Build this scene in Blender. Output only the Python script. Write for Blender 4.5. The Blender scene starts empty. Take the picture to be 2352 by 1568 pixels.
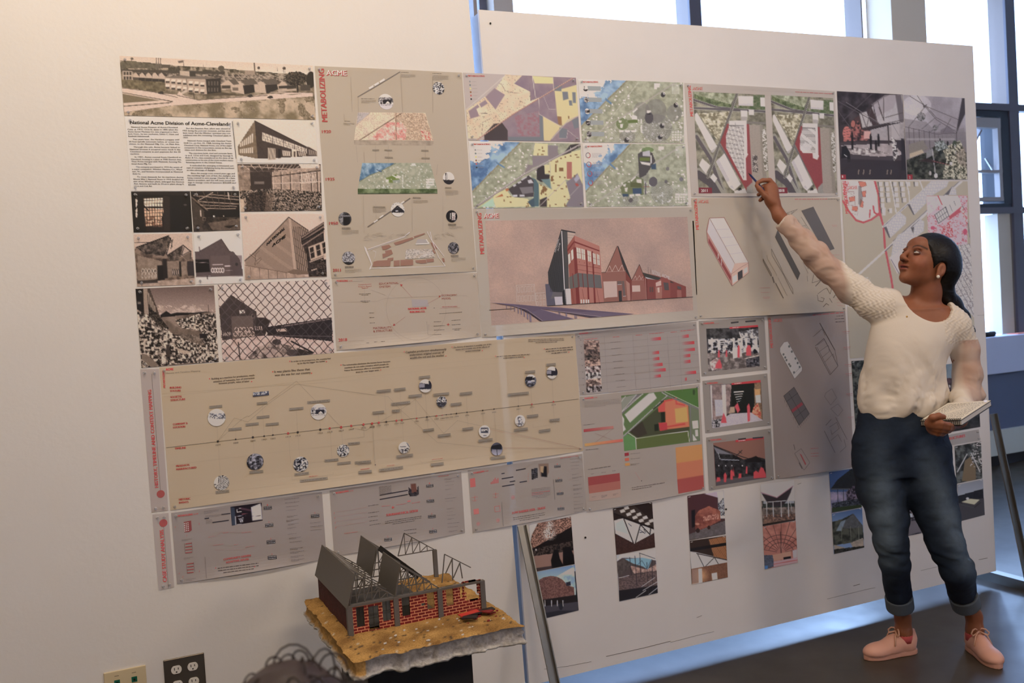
import bpy, bmesh, math, random
import numpy as np
from mathutils import Vector, Matrix

random.seed(7)
sc=bpy.context.scene
COL=sc.collection

# ---------------------------------------------------------------- camera (solved from the wall's vanishing points)
FPX=2150.0
CX, CY=1176.0, 784.0
CAMD, CAMH=3.0531, 1.4253
_d=np.array([5938 - CX, 412 - CY, FPX]);_d /= np.linalg.norm(_d)
_v=np.array([.062, 1., 0.]);_v[2]=-(_d[0]*.062+_d[1])/_d[2];_v /= np.linalg.norm(_v)
_n=np.cross(_d, _v)
MR=np.array([_d, _n, -_v])              # camera (right, down, forward) -> world
CAMP=np.array([0., -CAMD, CAMH])
cam_d=bpy.data.cameras.new('camera');cam=bpy.data.objects.new('camera', cam_d);COL.objects.link(cam)
R=np.column_stack([MR @ [1, 0, 0], MR @ [0, -1, 0], MR @ [0, 0, -1]])
m4=Matrix([list(R[i])+[CAMP[i]] for i in range(3)]+[[0, 0, 0, 1]])
cam.matrix_world=m4
cam_d.sensor_width=36;cam_d.lens=FPX/2352*36
cam_d.dof.use_dof=True;cam_d.dof.focus_distance=2.9;cam_d.dof.aperture_fstop=5.0
sc.camera=cam
sc.view_settings.view_transform='Standard';sc.view_settings.look='None'
sc.view_settings.gamma=1;sc.view_settings.use_curve_mapping=False
sc.view_settings.exposure=0.0
sc.cycles.use_denoising=True
sc.cycles.max_bounces=8

# ---------------------------------------------------------------- world: overcast daylight
w=bpy.data.worlds.new('daylight');sc.world=w;w.use_nodes=True
bg=w.node_tree.nodes['Background']
bg.inputs[0].default_value=(.36, .56, 1.0, 1);bg.inputs[1].default_value=12.0

def area(name, loc, rot, sx, sy, power, col, spread=None):
    l=bpy.data.lights.new(name, 'AREA');l.shape='RECTANGLE';l.size=sx;l.size_y=sy
    l.energy=power;l.color=col
    if spread: l.spread=spread
    o=bpy.data.objects.new(name, l);COL.objects.link(o);o.location=loc;o.rotation_euler=rot
    return o
WARM=(1.0, .80, .60)
area('ceiling_lamp_near_wall', (.0, -1.6, 3.7), (math.radians(28), 0, 0), 1.0, .4, 42, (1, .81, .62))
area('ceiling_lamp_panel', (2.1, -1.6, 3.7), (math.radians(28), 0, 0), .8, .4, 18, (1, .84, .72))
area('ceiling_lamp_back', (0.8, -4.6, 3.3), (math.radians(45), 0, 0), 1.2, .5, 46, (1, .75, .52))
area('fill_lamp_far_right', (3.8, -3.6, 2.9), (math.radians(55), 0, 0), .8, .4, 30, (1, .78, .58))  # added fill light, brightens the lower right of the panel
_s=bpy.data.lights.new('hazy_sun', 'SUN');_s.energy=0.8;_s.angle=math.radians(5);_s.color=(.40, .62, 1.0)
_so=bpy.data.objects.new('hazy_sun', _s);COL.objects.link(_so);_so.rotation_euler=Vector((.655, .655, .375)).to_track_quat('Z', 'Y').to_euler()

# ---------------------------------------------------------------- measuring helpers
def ray(px, py):
    a=np.stack([np.asarray(px, float) - CX, np.asarray(py, float) - CY, np.full(np.shape(px), FPX)], -1)
    return a @ MR.T
def WP(px, py, Y=0.0):
    r=ray(px, py);t=(Y - CAMP[1])/r[..., 1]
    return r*t[..., None]+CAMP if np.ndim(t) else r*t+CAMP
def GP(px, py, z=0.0):
    r=ray(px, py);t=(z - CAMP[2])/r[2];return r*t+CAMP
def DP(px, py, depth):
    r=ray(px, py);return r*(depth/FPX)+CAMP
def S2L(c):
    c=np.asarray(c, float)/255.0
    return np.where(c <= .04045, c/12.92, ((c+.055)/1.055) ** 2.4)

# ---------------------------------------------------------------- materials
MATS={}
def mat(name, col=(200, 200, 200), rough=.6, metal=0, noise=0, nscale=20, bump=0, bscale=80, spec=.5, trans=0, lin=None, coat=0, sheen=0, sss=0):
    if name in MATS: return MATS[name]
    m=bpy.data.materials.new(name);m.use_nodes=True;nt=m.node_tree;b=nt.nodes['Principled BSDF']
    c=tuple(S2L(col)) if lin is None else lin
    b.inputs['Base Color'].default_value=(*c, 1);b.inputs['Roughness'].default_value=rough
    b.inputs['Metallic'].default_value=metal;b.inputs['Specular IOR Level'].default_value=spec
    if trans: b.inputs['Transmission Weight'].default_value=trans
    if coat: b.inputs['Coat Weight'].default_value=coat;b.inputs['Coat Roughness'].default_value=.25
    if sss: b.inputs['Subsurface Weight'].default_value=sss;b.inputs['Subsurface Radius'].default_value=(.012, .005, .003)
    tc=nt.nodes.new('ShaderNodeTexCoord')
    if noise:
        n=nt.nodes.new('ShaderNodeTexNoise');n.inputs['Scale'].default_value=nscale;n.inputs['Detail'].default_value=6
        nt.links.new(tc.outputs['Object'], n.inputs['Vector'])
        r=nt.nodes.new('ShaderNodeMapRange');r.inputs[1].default_value=.3;r.inputs[2].default_value=.7
        r.inputs[3].default_value=1 - noise;r.inputs[4].default_value=1+noise
        nt.links.new(n.outputs['Fac'], r.inputs[0])
        mx=nt.nodes.new('ShaderNodeVectorMath');mx.operation='SCALE';mx.inputs[0].default_value=c
        nt.links.new(r.outputs[0], mx.inputs['Scale']);nt.links.new(mx.outputs[0], b.inputs['Base Color'])
    if bump:
        n2=nt.nodes.new('ShaderNodeTexNoise');n2.inputs['Scale'].default_value=bscale;n2.inputs['Detail'].default_value=4
        nt.links.new(tc.outputs['Object'], n2.inputs['Vector'])
        bp=nt.nodes.new('ShaderNodeBump');bp.inputs['Strength'].default_value=bump;bp.inputs['Distance'].default_value=.01
        nt.links.new(n2.outputs['Fac'], bp.inputs['Height']);nt.links.new(bp.outputs[0], b.inputs['Normal'])
    MATS[name]=m;return m

def vcmat(name, rough=.5, spec=.4, transl=0.0, bump=0, bscale=200, nz=0, sss=0):
    m=bpy.data.materials.new(name);m.use_nodes=True;nt=m.node_tree;b=nt.nodes['Principled BSDF']
    at=nt.nodes.new('ShaderNodeAttribute');at.attribute_name='Col'
    src=at.outputs['Color']
    tc=nt.nodes.new('ShaderNodeTexCoord')
    if nz:
        n=nt.nodes.new('ShaderNodeTexNoise');n.inputs['Scale'].default_value=bscale;n.inputs['Detail'].default_value=5
        nt.links.new(tc.outputs['Object'], n.inputs['Vector'])
        r=nt.nodes.new('ShaderNodeMapRange');r.inputs[1].default_value=.3;r.inputs[2].default_value=.7
        r.inputs[3].default_value=1 - nz;r.inputs[4].default_value=1+nz
        nt.links.new(n.outputs['Fac'], r.inputs[0])
        mx=nt.nodes.new('ShaderNodeVectorMath');mx.operation='SCALE'
        nt.links.new(src, mx.inputs[0]);nt.links.new(r.outputs[0], mx.inputs['Scale']);src=mx.outputs[0]
    nt.links.new(src, b.inputs['Base Color'])
    b.inputs['Roughness'].default_value=rough;b.inputs['Specular IOR Level'].default_value=spec
    if sss: b.inputs['Subsurface Weight'].default_value=sss;b.inputs['Subsurface Radius'].default_value=(.012, .005, .003)
    if bump:
        n2=nt.nodes.new('ShaderNodeTexNoise');n2.inputs['Scale'].default_value=bscale;n2.inputs['Detail'].default_value=4
        nt.links.new(tc.outputs['Object'], n2.inputs['Vector'])
        bp=nt.nodes.new('ShaderNodeBump');bp.inputs['Strength'].default_value=bump;bp.inputs['Distance'].default_value=.004
        nt.links.new(n2.outputs['Fac'], bp.inputs['Height']);nt.links.new(bp.outputs[0], b.inputs['Normal'])
    if transl:
        out=nt.nodes['Material Output'];tr=nt.nodes.new('ShaderNodeBsdfTranslucent');nt.links.new(src, tr.inputs[0])
        ms=nt.nodes.new('ShaderNodeMixShader');ms.inputs[0].default_value=transl
        nt.links.new(b.outputs[0], ms.inputs[1]);nt.links.new(tr.outputs[0], ms.inputs[2]);nt.links.new(ms.outputs[0], out.inputs[0])
    MATS[name]=m;return m

# ---------------------------------------------------------------- mesh helpers
class MB:
    def __init__(s): s.v=[];s.f=[];s.c=[]
    def add(s, vs, fs, col=None):
        o=len(s.v);s.v += [tuple(map(float, p)) for p in vs];s.f += [tuple(i+o for i in f) for f in fs]
        if col is not None: s.c += [tuple(col)]*len(vs)
        return s
    def box(s, a, b, col=None):
        x0, y0, z0=a;x1, y1, z1=b
        return s.hexa([(x0, y0, z0), (x1, y0, z0), (x1, y1, z0), (x0, y1, z0), (x0, y0, z1), (x1, y0, z1), (x1, y1, z1), (x0, y1, z1)], col)
    def hexa(s, p, col=None):
        return s.add(p, [(0, 3, 2, 1), (4, 5, 6, 7), (0, 1, 5, 4), (1, 2, 6, 5), (2, 3, 7, 6), (3, 0, 4, 7)], col)
    def bar(s, a, b, w, h=None, up=(0, 0, 1), col=None):
        h=h or w;a=Vector(a);b=Vector(b);d=(b - a).normalized();u=Vector(up)
        if abs(d.dot(u))>.98: u=Vector((0, 1, 0))
        r=d.cross(u).normalized()*(w/2);u=r.cross(d).normalized()*(h/2)
        return s.hexa([a - r - u, a+r - u, a+r+u, a - r+u, b - r - u, b+r - u, b+r+u, b - r+u], col)
    def tube(s, pts, rad, n=10, col=None, cap=True):
        pts=[Vector(p) for p in pts];rr=rad if hasattr(rad, '__len__') else [rad]*len(pts)
        vs=[];prev=None
        for i, p in enumerate(pts):
            d=(pts[min(i+1, len(pts) - 1)] - pts[max(i - 1, 0)]).normalized()
            if prev is None:
                a=Vector((0, 0, 1)) if abs(d.z)<.9 else Vector((1, 0, 0));u=d.cross(a).normalized()
            else: u=(prev - d*prev.dot(d)).normalized()
            prev=u;w_=d.cross(u)
            for k in range(n):
                t=2*math.pi*k/n;vs.append(p+(u*math.cos(t)+w_*math.sin(t))*rr[i])
        fs=[(i*n+k, i*n+(k+1) % n, (i+1)*n+(k+1) % n, (i+1)*n+k) for i in range(len(pts) - 1) for k in range(n)]
        if cap: fs += [tuple(range(n))[::-1], tuple((len(pts) - 1)*n+k for k in range(n))]
        return s.add(vs, fs, col)
    def ball(s, c, r, n=12, m=8, col=None):
        r=r if hasattr(r, '__len__') else (r, r, r);vs=[];fs=[]
        for j in range(m+1):
            a=math.pi*j/m
            for k in range(n):
                t=2*math.pi*k/n
                vs.append((c[0]+r[0]*math.sin(a)*math.cos(t), c[1]+r[1]*math.sin(a)*math.sin(t), c[2]+r[2]*math.cos(a)))
        for j in range(m):
            for k in range(n): fs.append((j*n+k, (j+1)*n+k, (j+1)*n+(k+1) % n, j*n+(k+1) % n))
        return s.add(vs, fs, col)
    def build(s, name, m, parent=None, smooth=False, bevel=0, label=None, cat=None, group=None, kind=None, origin=None):
        me=bpy.data.meshes.new(name)
        o=bpy.data.objects.new(name, me);COL.objects.link(o)
        off=np.zeros(3)
        if parent is not None: off=np.array(parent.location);o.parent=parent
        elif origin is not None: off=np.array(origin, float);o.location=origin
        vs=(np.array(s.v) - off)
        me.from_pydata([tuple(p) for p in vs], [], s.f);me.materials.append(m)
        if s.c and len(s.c)==len(s.v):
            ca=me.color_attributes.new('Col', 'FLOAT_COLOR', 'POINT')
            ca.data.foreach_set('color', np.c_[np.array(s.c), np.ones(len(s.c))].astype(np.float32).ravel())
        if smooth: me.polygons.foreach_set('use_smooth', [True]*len(me.polygons))
        if bevel:
            bm_=o.modifiers.new('bevel', 'BEVEL');bm_.width=bevel;bm_.segments=2;bm_.limit_method='ANGLE'
        tag(o, label, cat, group, kind);me.update();return o
def tag(o, label=None, cat=None, group=None, kind=None):
    if label: o['label']=label
    if cat: o['category']=cat
    if group: o['group']=group
    if kind: o['kind']=kind
    return o
def thing(name, loc, label, cat, group=None):
    o=bpy.data.objects.new(name, None);COL.objects.link(o);o.location=tuple(float(q) for q in loc);o.empty_display_size=.05
    return tag(o, label, cat, group)

# ================================================================ the room
wallm=mat('wall_paint', lin=(.74, .72, .69), rough=.55, bump=.06, bscale=60, noise=.015, nscale=3)
ceilm=mat('ceiling_paint', lin=(.55, .54, .52), rough=.9)
def floor_mat():
    m=bpy.data.materials.new('polished_concrete');m.use_nodes=True;nt=m.node_tree;b=nt.nodes['Principled BSDF']
    tc=nt.nodes.new('ShaderNodeTexCoord');n=nt.nodes.new('ShaderNodeTexNoise');n.inputs['Scale'].default_value=2.2;n.inputs['Detail'].default_value=9
    n.inputs['Roughness'].default_value=.62
    nt.links.new(tc.outputs['Object'], n.inputs['Vector'])
    cr=nt.nodes.new('ShaderNodeValToRGB');e=cr.color_ramp.elements
    e[0].position=.3;e[0].color=(.030, .025, .019, 1);e[1].position=.72;e[1].color=(.062, .053, .040, 1)
    nt.links.new(n.outputs['Fac'], cr.inputs[0]);nt.links.new(cr.outputs[0], b.inputs['Base Color'])
    n2=nt.nodes.new('ShaderNodeTexNoise');n2.inputs['Scale'].default_value=6;n2.inputs['Detail'].default_value=5
    nt.links.new(tc.outputs['Object'], n2.inputs['Vector'])
    mr=nt.nodes.new('ShaderNodeMapRange');mr.inputs[3].default_value=.30;mr.inputs[4].default_value=.50
    nt.links.new(n2.outputs['Fac'], mr.inputs[0]);nt.links.new(mr.outputs[0], b.inputs['Roughness'])
    b.inputs['Specular IOR Level'].default_value=.45
    bp=nt.nodes.new('ShaderNodeBump');bp.inputs['Strength'].default_value=.08;bp.inputs['Distance'].default_value=.01
    nt.links.new(n2.outputs['Fac'], bp.inputs['Height']);nt.links.new(bp.outputs[0], b.inputs['Normal'])
    return m
X0, X1, YB, ZC, YW=-3.2, 10.5, -6.5, 3.9, 2.05
MB().box((X0, YB, -.15), (X1, 2.6, 0)).build('floor', floor_mat(), kind='structure')
MB().box((X0, YB, ZC), (X1, 2.6, ZC+.15)).build('ceiling', ceilm, kind='structure')
MB().box((X0 - .15, YB, 0), (X0, .15, ZC)).build('wall_left', wallm, kind='structure')
MB().box((X1, YB, 0), (X1+.15, 2.4, ZC)).build('wall_right', wallm, kind='structure')
MB().box((X0, YB - .15, 0), (X1, YB, ZC)).build('wall_rear', wallm, kind='structure')
# the long plastered wall, its right end open to the window bay behind
p=[(X0, 0, 0), (1.345, 0, 0), (1.345, .12, 0), (X0, .12, 0), (X0, 0, ZC), (1.26, 0, ZC), (1.26, .12, ZC), (X0, .12, ZC)]
MB().hexa(p).build('wall_back', wallm, kind='structure')
MB().box((X0, .12, 0), (X0+.1, 2.4, ZC)).build('wall_side', wallm, kind='structure')

# ---- window wall
greym=mat('window_frame_grey', (84, 78, 84), .45)
bluem=mat('window_frame_daylit', rough=.5, lin=(.20, .145, .11))  # daylight on the frame sides put into a paler colour than the fronts
beige=mat('column_beige', (226, 204, 176), .6)
darkm=mat('window_reveal_dark', (24, 26, 34), .5)
glass=bpy.data.materials.new('window_glass');glass.use_nodes=True
nt=glass.node_tree;nt.nodes.clear();o_=nt.nodes.new('ShaderNodeOutputMaterial');t_=nt.nodes.new('ShaderNodeBsdfTransparent');g_=nt.nodes.new('ShaderNodeBsdfGlossy')
g_.inputs['Roughness'].default_value=.02;mx_=nt.nodes.new('ShaderNodeMixShader');mx_.inputs[0].default_value=.06
nt.links.new(t_.outputs[0], mx_.inputs[1]);nt.links.new(g_.outputs[0], mx_.inputs[2]);nt.links.new(mx_.outputs[0], o_.inputs[0])
def wx(px, py, Y=YW): return float(WP(px, py, Y)[0])
def wz(px, py, Y=YW): return float(WP(px, py, Y)[2])
# mullions: (px of the front face's left and right edge near the panel top)
mull=[(1585, 1612, 40), (2312, 2334, 100)]
mx=[(wx(a, y), wx(b, y)) for a, b, y in mull]
colx=(wx(1984, 40), wx(2062, 40))
zs_t1, zb_t1=wz(2260, 236), wz(2260, 252)
zs_t2, zb_t2=wz(2290, 476), wz(2290, 490)
z_sill=wz(2300, 768)
print('window', mx, colx, zs_t1, zs_t2, z_sill)
pitch=mx[1][0] - colx[0]
allm=[mx[0], (colx[0] - .03, colx[0]+.005), mx[1]]
bay=(mx[1][0] - mx[0][0])/2
k=0
extra=[(mx[1][0]+bay*i, mx[1][1]+bay*i) for i in (1, 2)]+[(mx[0][0] - bay*i, mx[0][1] - bay*i) for i in (1, 2, 3)]
for (a, b) in [mx[0], mx[1]]+extra:
    k += 1
    f=MB().box((a, YW, z_sill - .02), (b, YW+.02, ZC))
    o=f.build('window_%d' % k, greym, kind='structure')
    MB().box((a+.004, YW+.02, z_sill - .02), (b - .004, YW+.16, ZC)).build('mullion', bluem, parent=o)
a=colx[0]
o=MB().box((a - .045, YW - .02, 0), (a - .03, YW+.14, ZC)).build('trim_1', bluem, kind='structure')
MB().box((colx[0], YW - .25, 0), (colx[1], YW - .02, ZC)).build('trim_2', beige, kind='structure')
# far left column seen over the end of the wall
MB().box((wx(1118, 10), YW - .1, 0), (wx(1162, 10), YW, ZC)).build('trim_3', mat('column_pale', rough=.6, lin=(.42, .32, .24)), kind='structure')
MB().box((wx(1087, 5, .9), .9, 0), (wx(1095, 5, .9), 1.0, ZC)).build('trim_4', bluem, kind='structure')
# transoms with the awning window between
xl, xr=mx[0][0] - 4*bay, mx[1][0]+2.5*bay
MB().box((xl, YW - .003, zb_t1), (xr, YW+.06, zs_t1)).build('trim_5', greym, kind='structure')
MB().box((xl, YW - .003, zb_t2), (xr, YW+.06, zs_t2)).build('trim_6', greym, kind='structure')
MB().box((mx[1][0] - .16, YW+.02, z_sill), (mx[1][0] - .02, YW+.14, zb_t2)).build('trim_7', mat('mullion_beige', (196, 184, 166), .6), kind='structure')
MB().box((X0, YW+.002, 0), (X1, YW+.2, z_sill - .02)).build('wall_window', mat('wall_blue_grey', (96, 104, 122), .7), kind='structure')  # solid wall below the sill, one even blue grey
MB().box((X0, YW+.1, z_sill), (X1, YW+.106, ZC)).build('window_9', glass, kind='structure')
for i, (a, b) in enumerate([(mx[1][0] - .02, mx[1][0]), (mx[1][1], mx[1][1]+.02)]): pass
# opened awning sash in the bay left of the right mullion
zt, zb=zb_t1, zs_t2
xR=mx[1][0] - .005;xL=xR - bay+.1
rv=MB()
rv.box((xL, YW+.01, zt - .05), (xR, YW+.20, zt));rv.box((xL, YW+.01, zb), (xR, YW+.20, zb+.03))
rv.box((xR - .09, YW+.005, zb+.0301), (xR, YW+.20, zt - .0501));rv.box((xL, YW+.01, zb), (xL+.05, YW+.2, zt))
rv.build('window_10', darkm, kind='structure')
aw=thing('awning_window', (xR - .3, YW+.06, zt - .07), 'grey framed awning window sash tilted open in the dark opening beside the panel', 'window')
a0, a1=xL+.05, xR - .10
f=MB()
zT, zB=zt - .06, zb+.05
f.box((a0, YW - .0, zT - .075), (a1, YW+.05, zT));f.box((a0, YW, zB), (a1, YW+.05, zB+.03))
f.box((a1 - .035, YW+.002, zB+.0301), (a1, YW+.05, zT - .0751));f.box((a0, YW+.002, zB+.0301), (a0+.035, YW+.05, zT - .0751));f.box((a0, YW, zB+.22), (a1, YW+.05, zB+.24))
f.build('screen_frame', mat('awning_pale', (150, 142, 138), .4), parent=aw)
f=MB();sx=a1 - .16
f.bar((sx, YW+.07, zT - .07), (sx - .05, YW+.40, zB+.03), .06, .02, up=(1, 0, 0));f.bar((a0+.05, YW+.07, zT - .07), (a0+.05, YW+.40, zB+.03), .05, .02, up=(1, 0, 0))
f.bar((sx - .05, YW+.40, zB+.03), (a0+.05, YW+.40, zB+.03), .04, .03)
f.build('sash', mat('sash_blue', (150, 144, 146), .4), parent=aw)
MB().bar((a1 - .05, YW+.05, zB+.25), (a1 - .10, YW+.07, zT - .3), .012, .012).build('stay_arm', mat('chrome', (190, 190, 195), .25, 1), parent=aw)
# ledge/heater cabinet below the window
zl=z_sill
cab=thing('heater_cabinet', (7, 1.9, 0), 'long blue grey heater cabinet below the windows behind the white panel', 'cabinet')
yc=YW - .16
MB().box((2.0, yc, zl - .28), (X1 - .01, YW, zl)).build('ledge', mat('ledge_bluegrey', (196, 204, 228), .45), parent=cab, bevel=.004)
MB().box((2.0, yc+.04, .27), (X1 - .01, YW, zl - .28)).build('front_panel', mat('cabinet_dark', (92, 102, 128), .5), parent=cab)
MB().box((2.0, yc+.01, .08), (X1 - .01, YW, .27)).build('kick_strip', mat('kick_white', (196, 200, 192), .6), parent=cab)
MB().box((2.0, yc+.03, .0), (X1 - .01, YW, .08)).build('base', mat('kick_dark', (26, 28, 32), .7), parent=cab)
q=WP(2272, 759, YW - .1)
MB().tube([(q[0] - .12, YW - .1, zl+.02), (q[0]+.05, YW - .1, zl+.02)], .02, 14).build('rolled_cloth', mat('black_cloth', (22, 22, 26), .8), smooth=True, label='black rolled bundle lying on the window ledge beside the panel', cat='bundle', origin=(q[0], YW - .1, zl))
MB().box((q[0]+.28, YW - .13, zl), (q[0]+.62, YW - .03, zl+.006)).build('paper_scrap', mat('orange_paper', (206, 120, 96), .7), label='orange red paper lying on the window ledge', cat='paper', origin=(q[0]+.4, YW - .08, zl))
# sky-lit ground and trees outside
MB().box((-8, 2.7, -.6), (26, 40, -.5)).build('ground', mat('outside_ground', (190, 190, 185), .9), kind='structure')
rt=random.Random(3)
for i, (tx, ty) in enumerate([(11.2, 9.0), (13.4, 10.5)]):
    t=MB()
    def br(p, d, L, r, dep):
        q=p+d*L;t.tube([p, q], [r, r*.6], 6)
        if dep:
            for _ in range(3):
                nd=(d+Vector((rt.uniform(-.7, .7), rt.uniform(-.7, .7), rt.uniform(-.1, .6)))).normalized();br(q, nd, L*.68, r*.55, dep - 1)
    br(Vector((tx, ty, -.5)), Vector((0, 0, 1)), 1.6, .035, 4)
    t.build('bare_tree', mat('bark', (170, 166, 160), .9), label=('thin bare tree outside the lower window pane', 'thin bare tree outside farther behind the window')[i], cat='tree', origin=(tx, ty, -.5))

# ---- white display panel on its metal stand
pan=thing('display_panel', (2.55, 0, 0), 'large white freestanding display panel covered in pinned drawings, standing at the end of the wall', 'display panel')
zb0=.058
pm=mat('panel_paint', lin=(.74, .72, .70), rough=.5, noise=.02, nscale=5, bump=.03, bscale=40)
MB().hexa([(1.360, 0, zb0), (3.784, 0, zb0), (3.784, .012, zb0), (1.360, .012, zb0), (1.326, 0, 2.478), (3.784, 0, 2.495), (3.784, .012, 2.495), (1.326, .012, 2.478)]).build('front_board', pm, parent=pan)
sidem=mat('panel_edge_blue', (150, 152, 160), .5, noise=.12, nscale=9)
fr=MB()
fr.hexa([(1.362, .012, zb0), (1.42, .012, zb0), (1.42, .08, zb0), (1.362, .08, zb0), (1.328, .012, 2.47), (1.386, .012, 2.47), (1.386, .08, 2.47), (1.328, .08, 2.47)])
fr.box((3.72, .012, zb0), (3.782, .05, 2.47));fr.box((1.42, .012, 2.42), (3.72, .05, 2.47));fr.box((1.42, .012, zb0), (3.72, .03, zb0+.04))
fr.build('frame', sidem, parent=pan)
MB().box((1.42, .03, zb0+.04), (3.72, .035, 2.42)).build('back_board', mat('back_board', (150, 140, 125), .7), parent=pan)
mtl=mat('galvanised_steel', (128, 126, 120), .38, .85, noise=.1, nscale=8)
def brace(x, ztop, ylow, zlow=.05, parent=None):
    b=MB();b.bar((x, -.004, ztop), (x+.0, ylow, zlow), .030, .006, up=(0, 1, 0));b.bar((x+.015, -.004, ztop), (x+.015, ylow, zlow), .004, .03, up=(0, 1, 0))
    b.build('strut', mtl, parent=pan)
    c=MB();c.box((x - .02, ylow - .06, 0), (x+.03, .7, .045));c.build('foot_rail', mtl, parent=pan)
qa=WP(1193, 1207, -.004);tgt=WP(1272, 1568, -.62)
print('brace', qa, tgt)
def XP(px, py, x): r=ray(px, py);return r*(x/r[0])+CAMP
for x, a, b in ((1.365, (1196, 1207), (1272, 1568)), (3.80, (2276, 950), (2352, 1300))):
    A_, B_=XP(*a, x), XP(*b, x);k=(.03 - A_[2])/(B_[2] - A_[2]);low=A_+(B_ - A_)*k;print('strut', A_, B_, low)
    brace(x, A_[2], low[1], .03)
# dents, screws and scuffs on the panel face
sc_=MB()
def mark(px, py, r): q=WP(px, py, 0);sc_.tube([(q[0], -.0005, q[2]), (q[0], -.003, q[2])], r, 8)
for a in [(1126, 54, .0035), (1344, 1234, .004), (1667, 1169, .004), (2041, 1343, .003)]: sc_=MB();mark(*a);sc_.build('screw', mat('screw_dark', (40, 38, 36), .5, .5), parent=pan)
def scuff(pts, wd=.0016):
    P=[WP(x, y, 0) for x, y in pts];su=MB()
    for a, b in zip(P, P[1:]): su.bar((a[0], -.0004, a[2]), (b[0], -.0004, b[2]), wd, .0006, up=(0, 1, 0))
    su.build('scuff_mark', mat('scuff_grey', (96, 88, 80), .7), parent=pan)
scuff([(1392, 1507), (1480, 1487), (1540, 1472)]);scuff([(1540, 1475), (1600, 1459), (1640, 1450)], .001)
scuff([(1250, 1536), (1300, 1530), (1358, 1519)], .001);scuff([(1600, 1418), (1612, 1413)], .0012)
scuff([(1960, 1345), (1975, 1341)], .002);scuff([(1900, 1375), (1995, 1352), (2010, 1349)], .001);scuff([(2115, 1310), (2170, 1297)], .001);scuff([(2248, 1285), (2268, 1281)], .002)
scuff([(1832, 1112), (1840, 1109)], .0012);scuff([(2245, 724), (2262, 723)], .0008)

# ================================================================ printed sheets: paper with the print laid on it, all on the wall's plane
printm=vcmat('printed_paper', rough=.42, spec=.35, transl=.12)
def _h(ix, iy, seed):
    n=(ix.astype(np.int64)*374761393+iy.astype(np.int64)*668265263+seed*974711) & 0x7fffffff
    n=((n ^ (n >> 13))*1274126177) & 0x7fffffff
    return ((n ^ (n >> 16)) & 0xffff)/65535.0
def vnoise(x, y, seed=0):
    ix=np.floor(x);iy=np.floor(y);fx=x - ix;fy=y - iy;fx=fx*fx*(3 - 2*fx);fy=fy*fy*(3 - 2*fy)
    a=_h(ix, iy, seed);b=_h(ix+1, iy, seed);c=_h(ix, iy+1, seed);d=_h(ix+1, iy+1, seed)
    return (a*(1 - fx)+b*fx)*(1 - fy)+(c*(1 - fx)+d*fx)*fy
def fbm(x, y, sc_, seed=0, o=4):
    r=0;a=1;t=0
    x=x/sc_;y=y/sc_
    for k in range(o): r=r+a*vnoise(x, y, seed+k*17);t += a;a *= .55;x, y=(x*.8 - y*.6)*2.03, (x*.6+y*.8)*2.03
    return r/t
def inpoly(X, Y, pts):
    m=np.zeros(X.shape, bool);n=len(pts);j=n - 1
    for i in range(n):
        xi, yi=pts[i];xj, yj=pts[j]
        if yi != yj:
            c=((yi>Y) != (yj>Y)) & (X<(xj - xi)*(Y - yi)/(yj - yi)+xi);m ^= c
        j=i
    return m
def segd(X, Y, a, b):
    ax, ay=a;bx, by=b;dx, dy=bx - ax, by - ay;L=dx*dx+dy*dy+1e-9
    t=np.clip(((X - ax)*dx+(Y - ay)*dy)/L, 0, 1)
    return np.hypot(X - ax - t*dx, Y - ay - t*dy)
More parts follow.
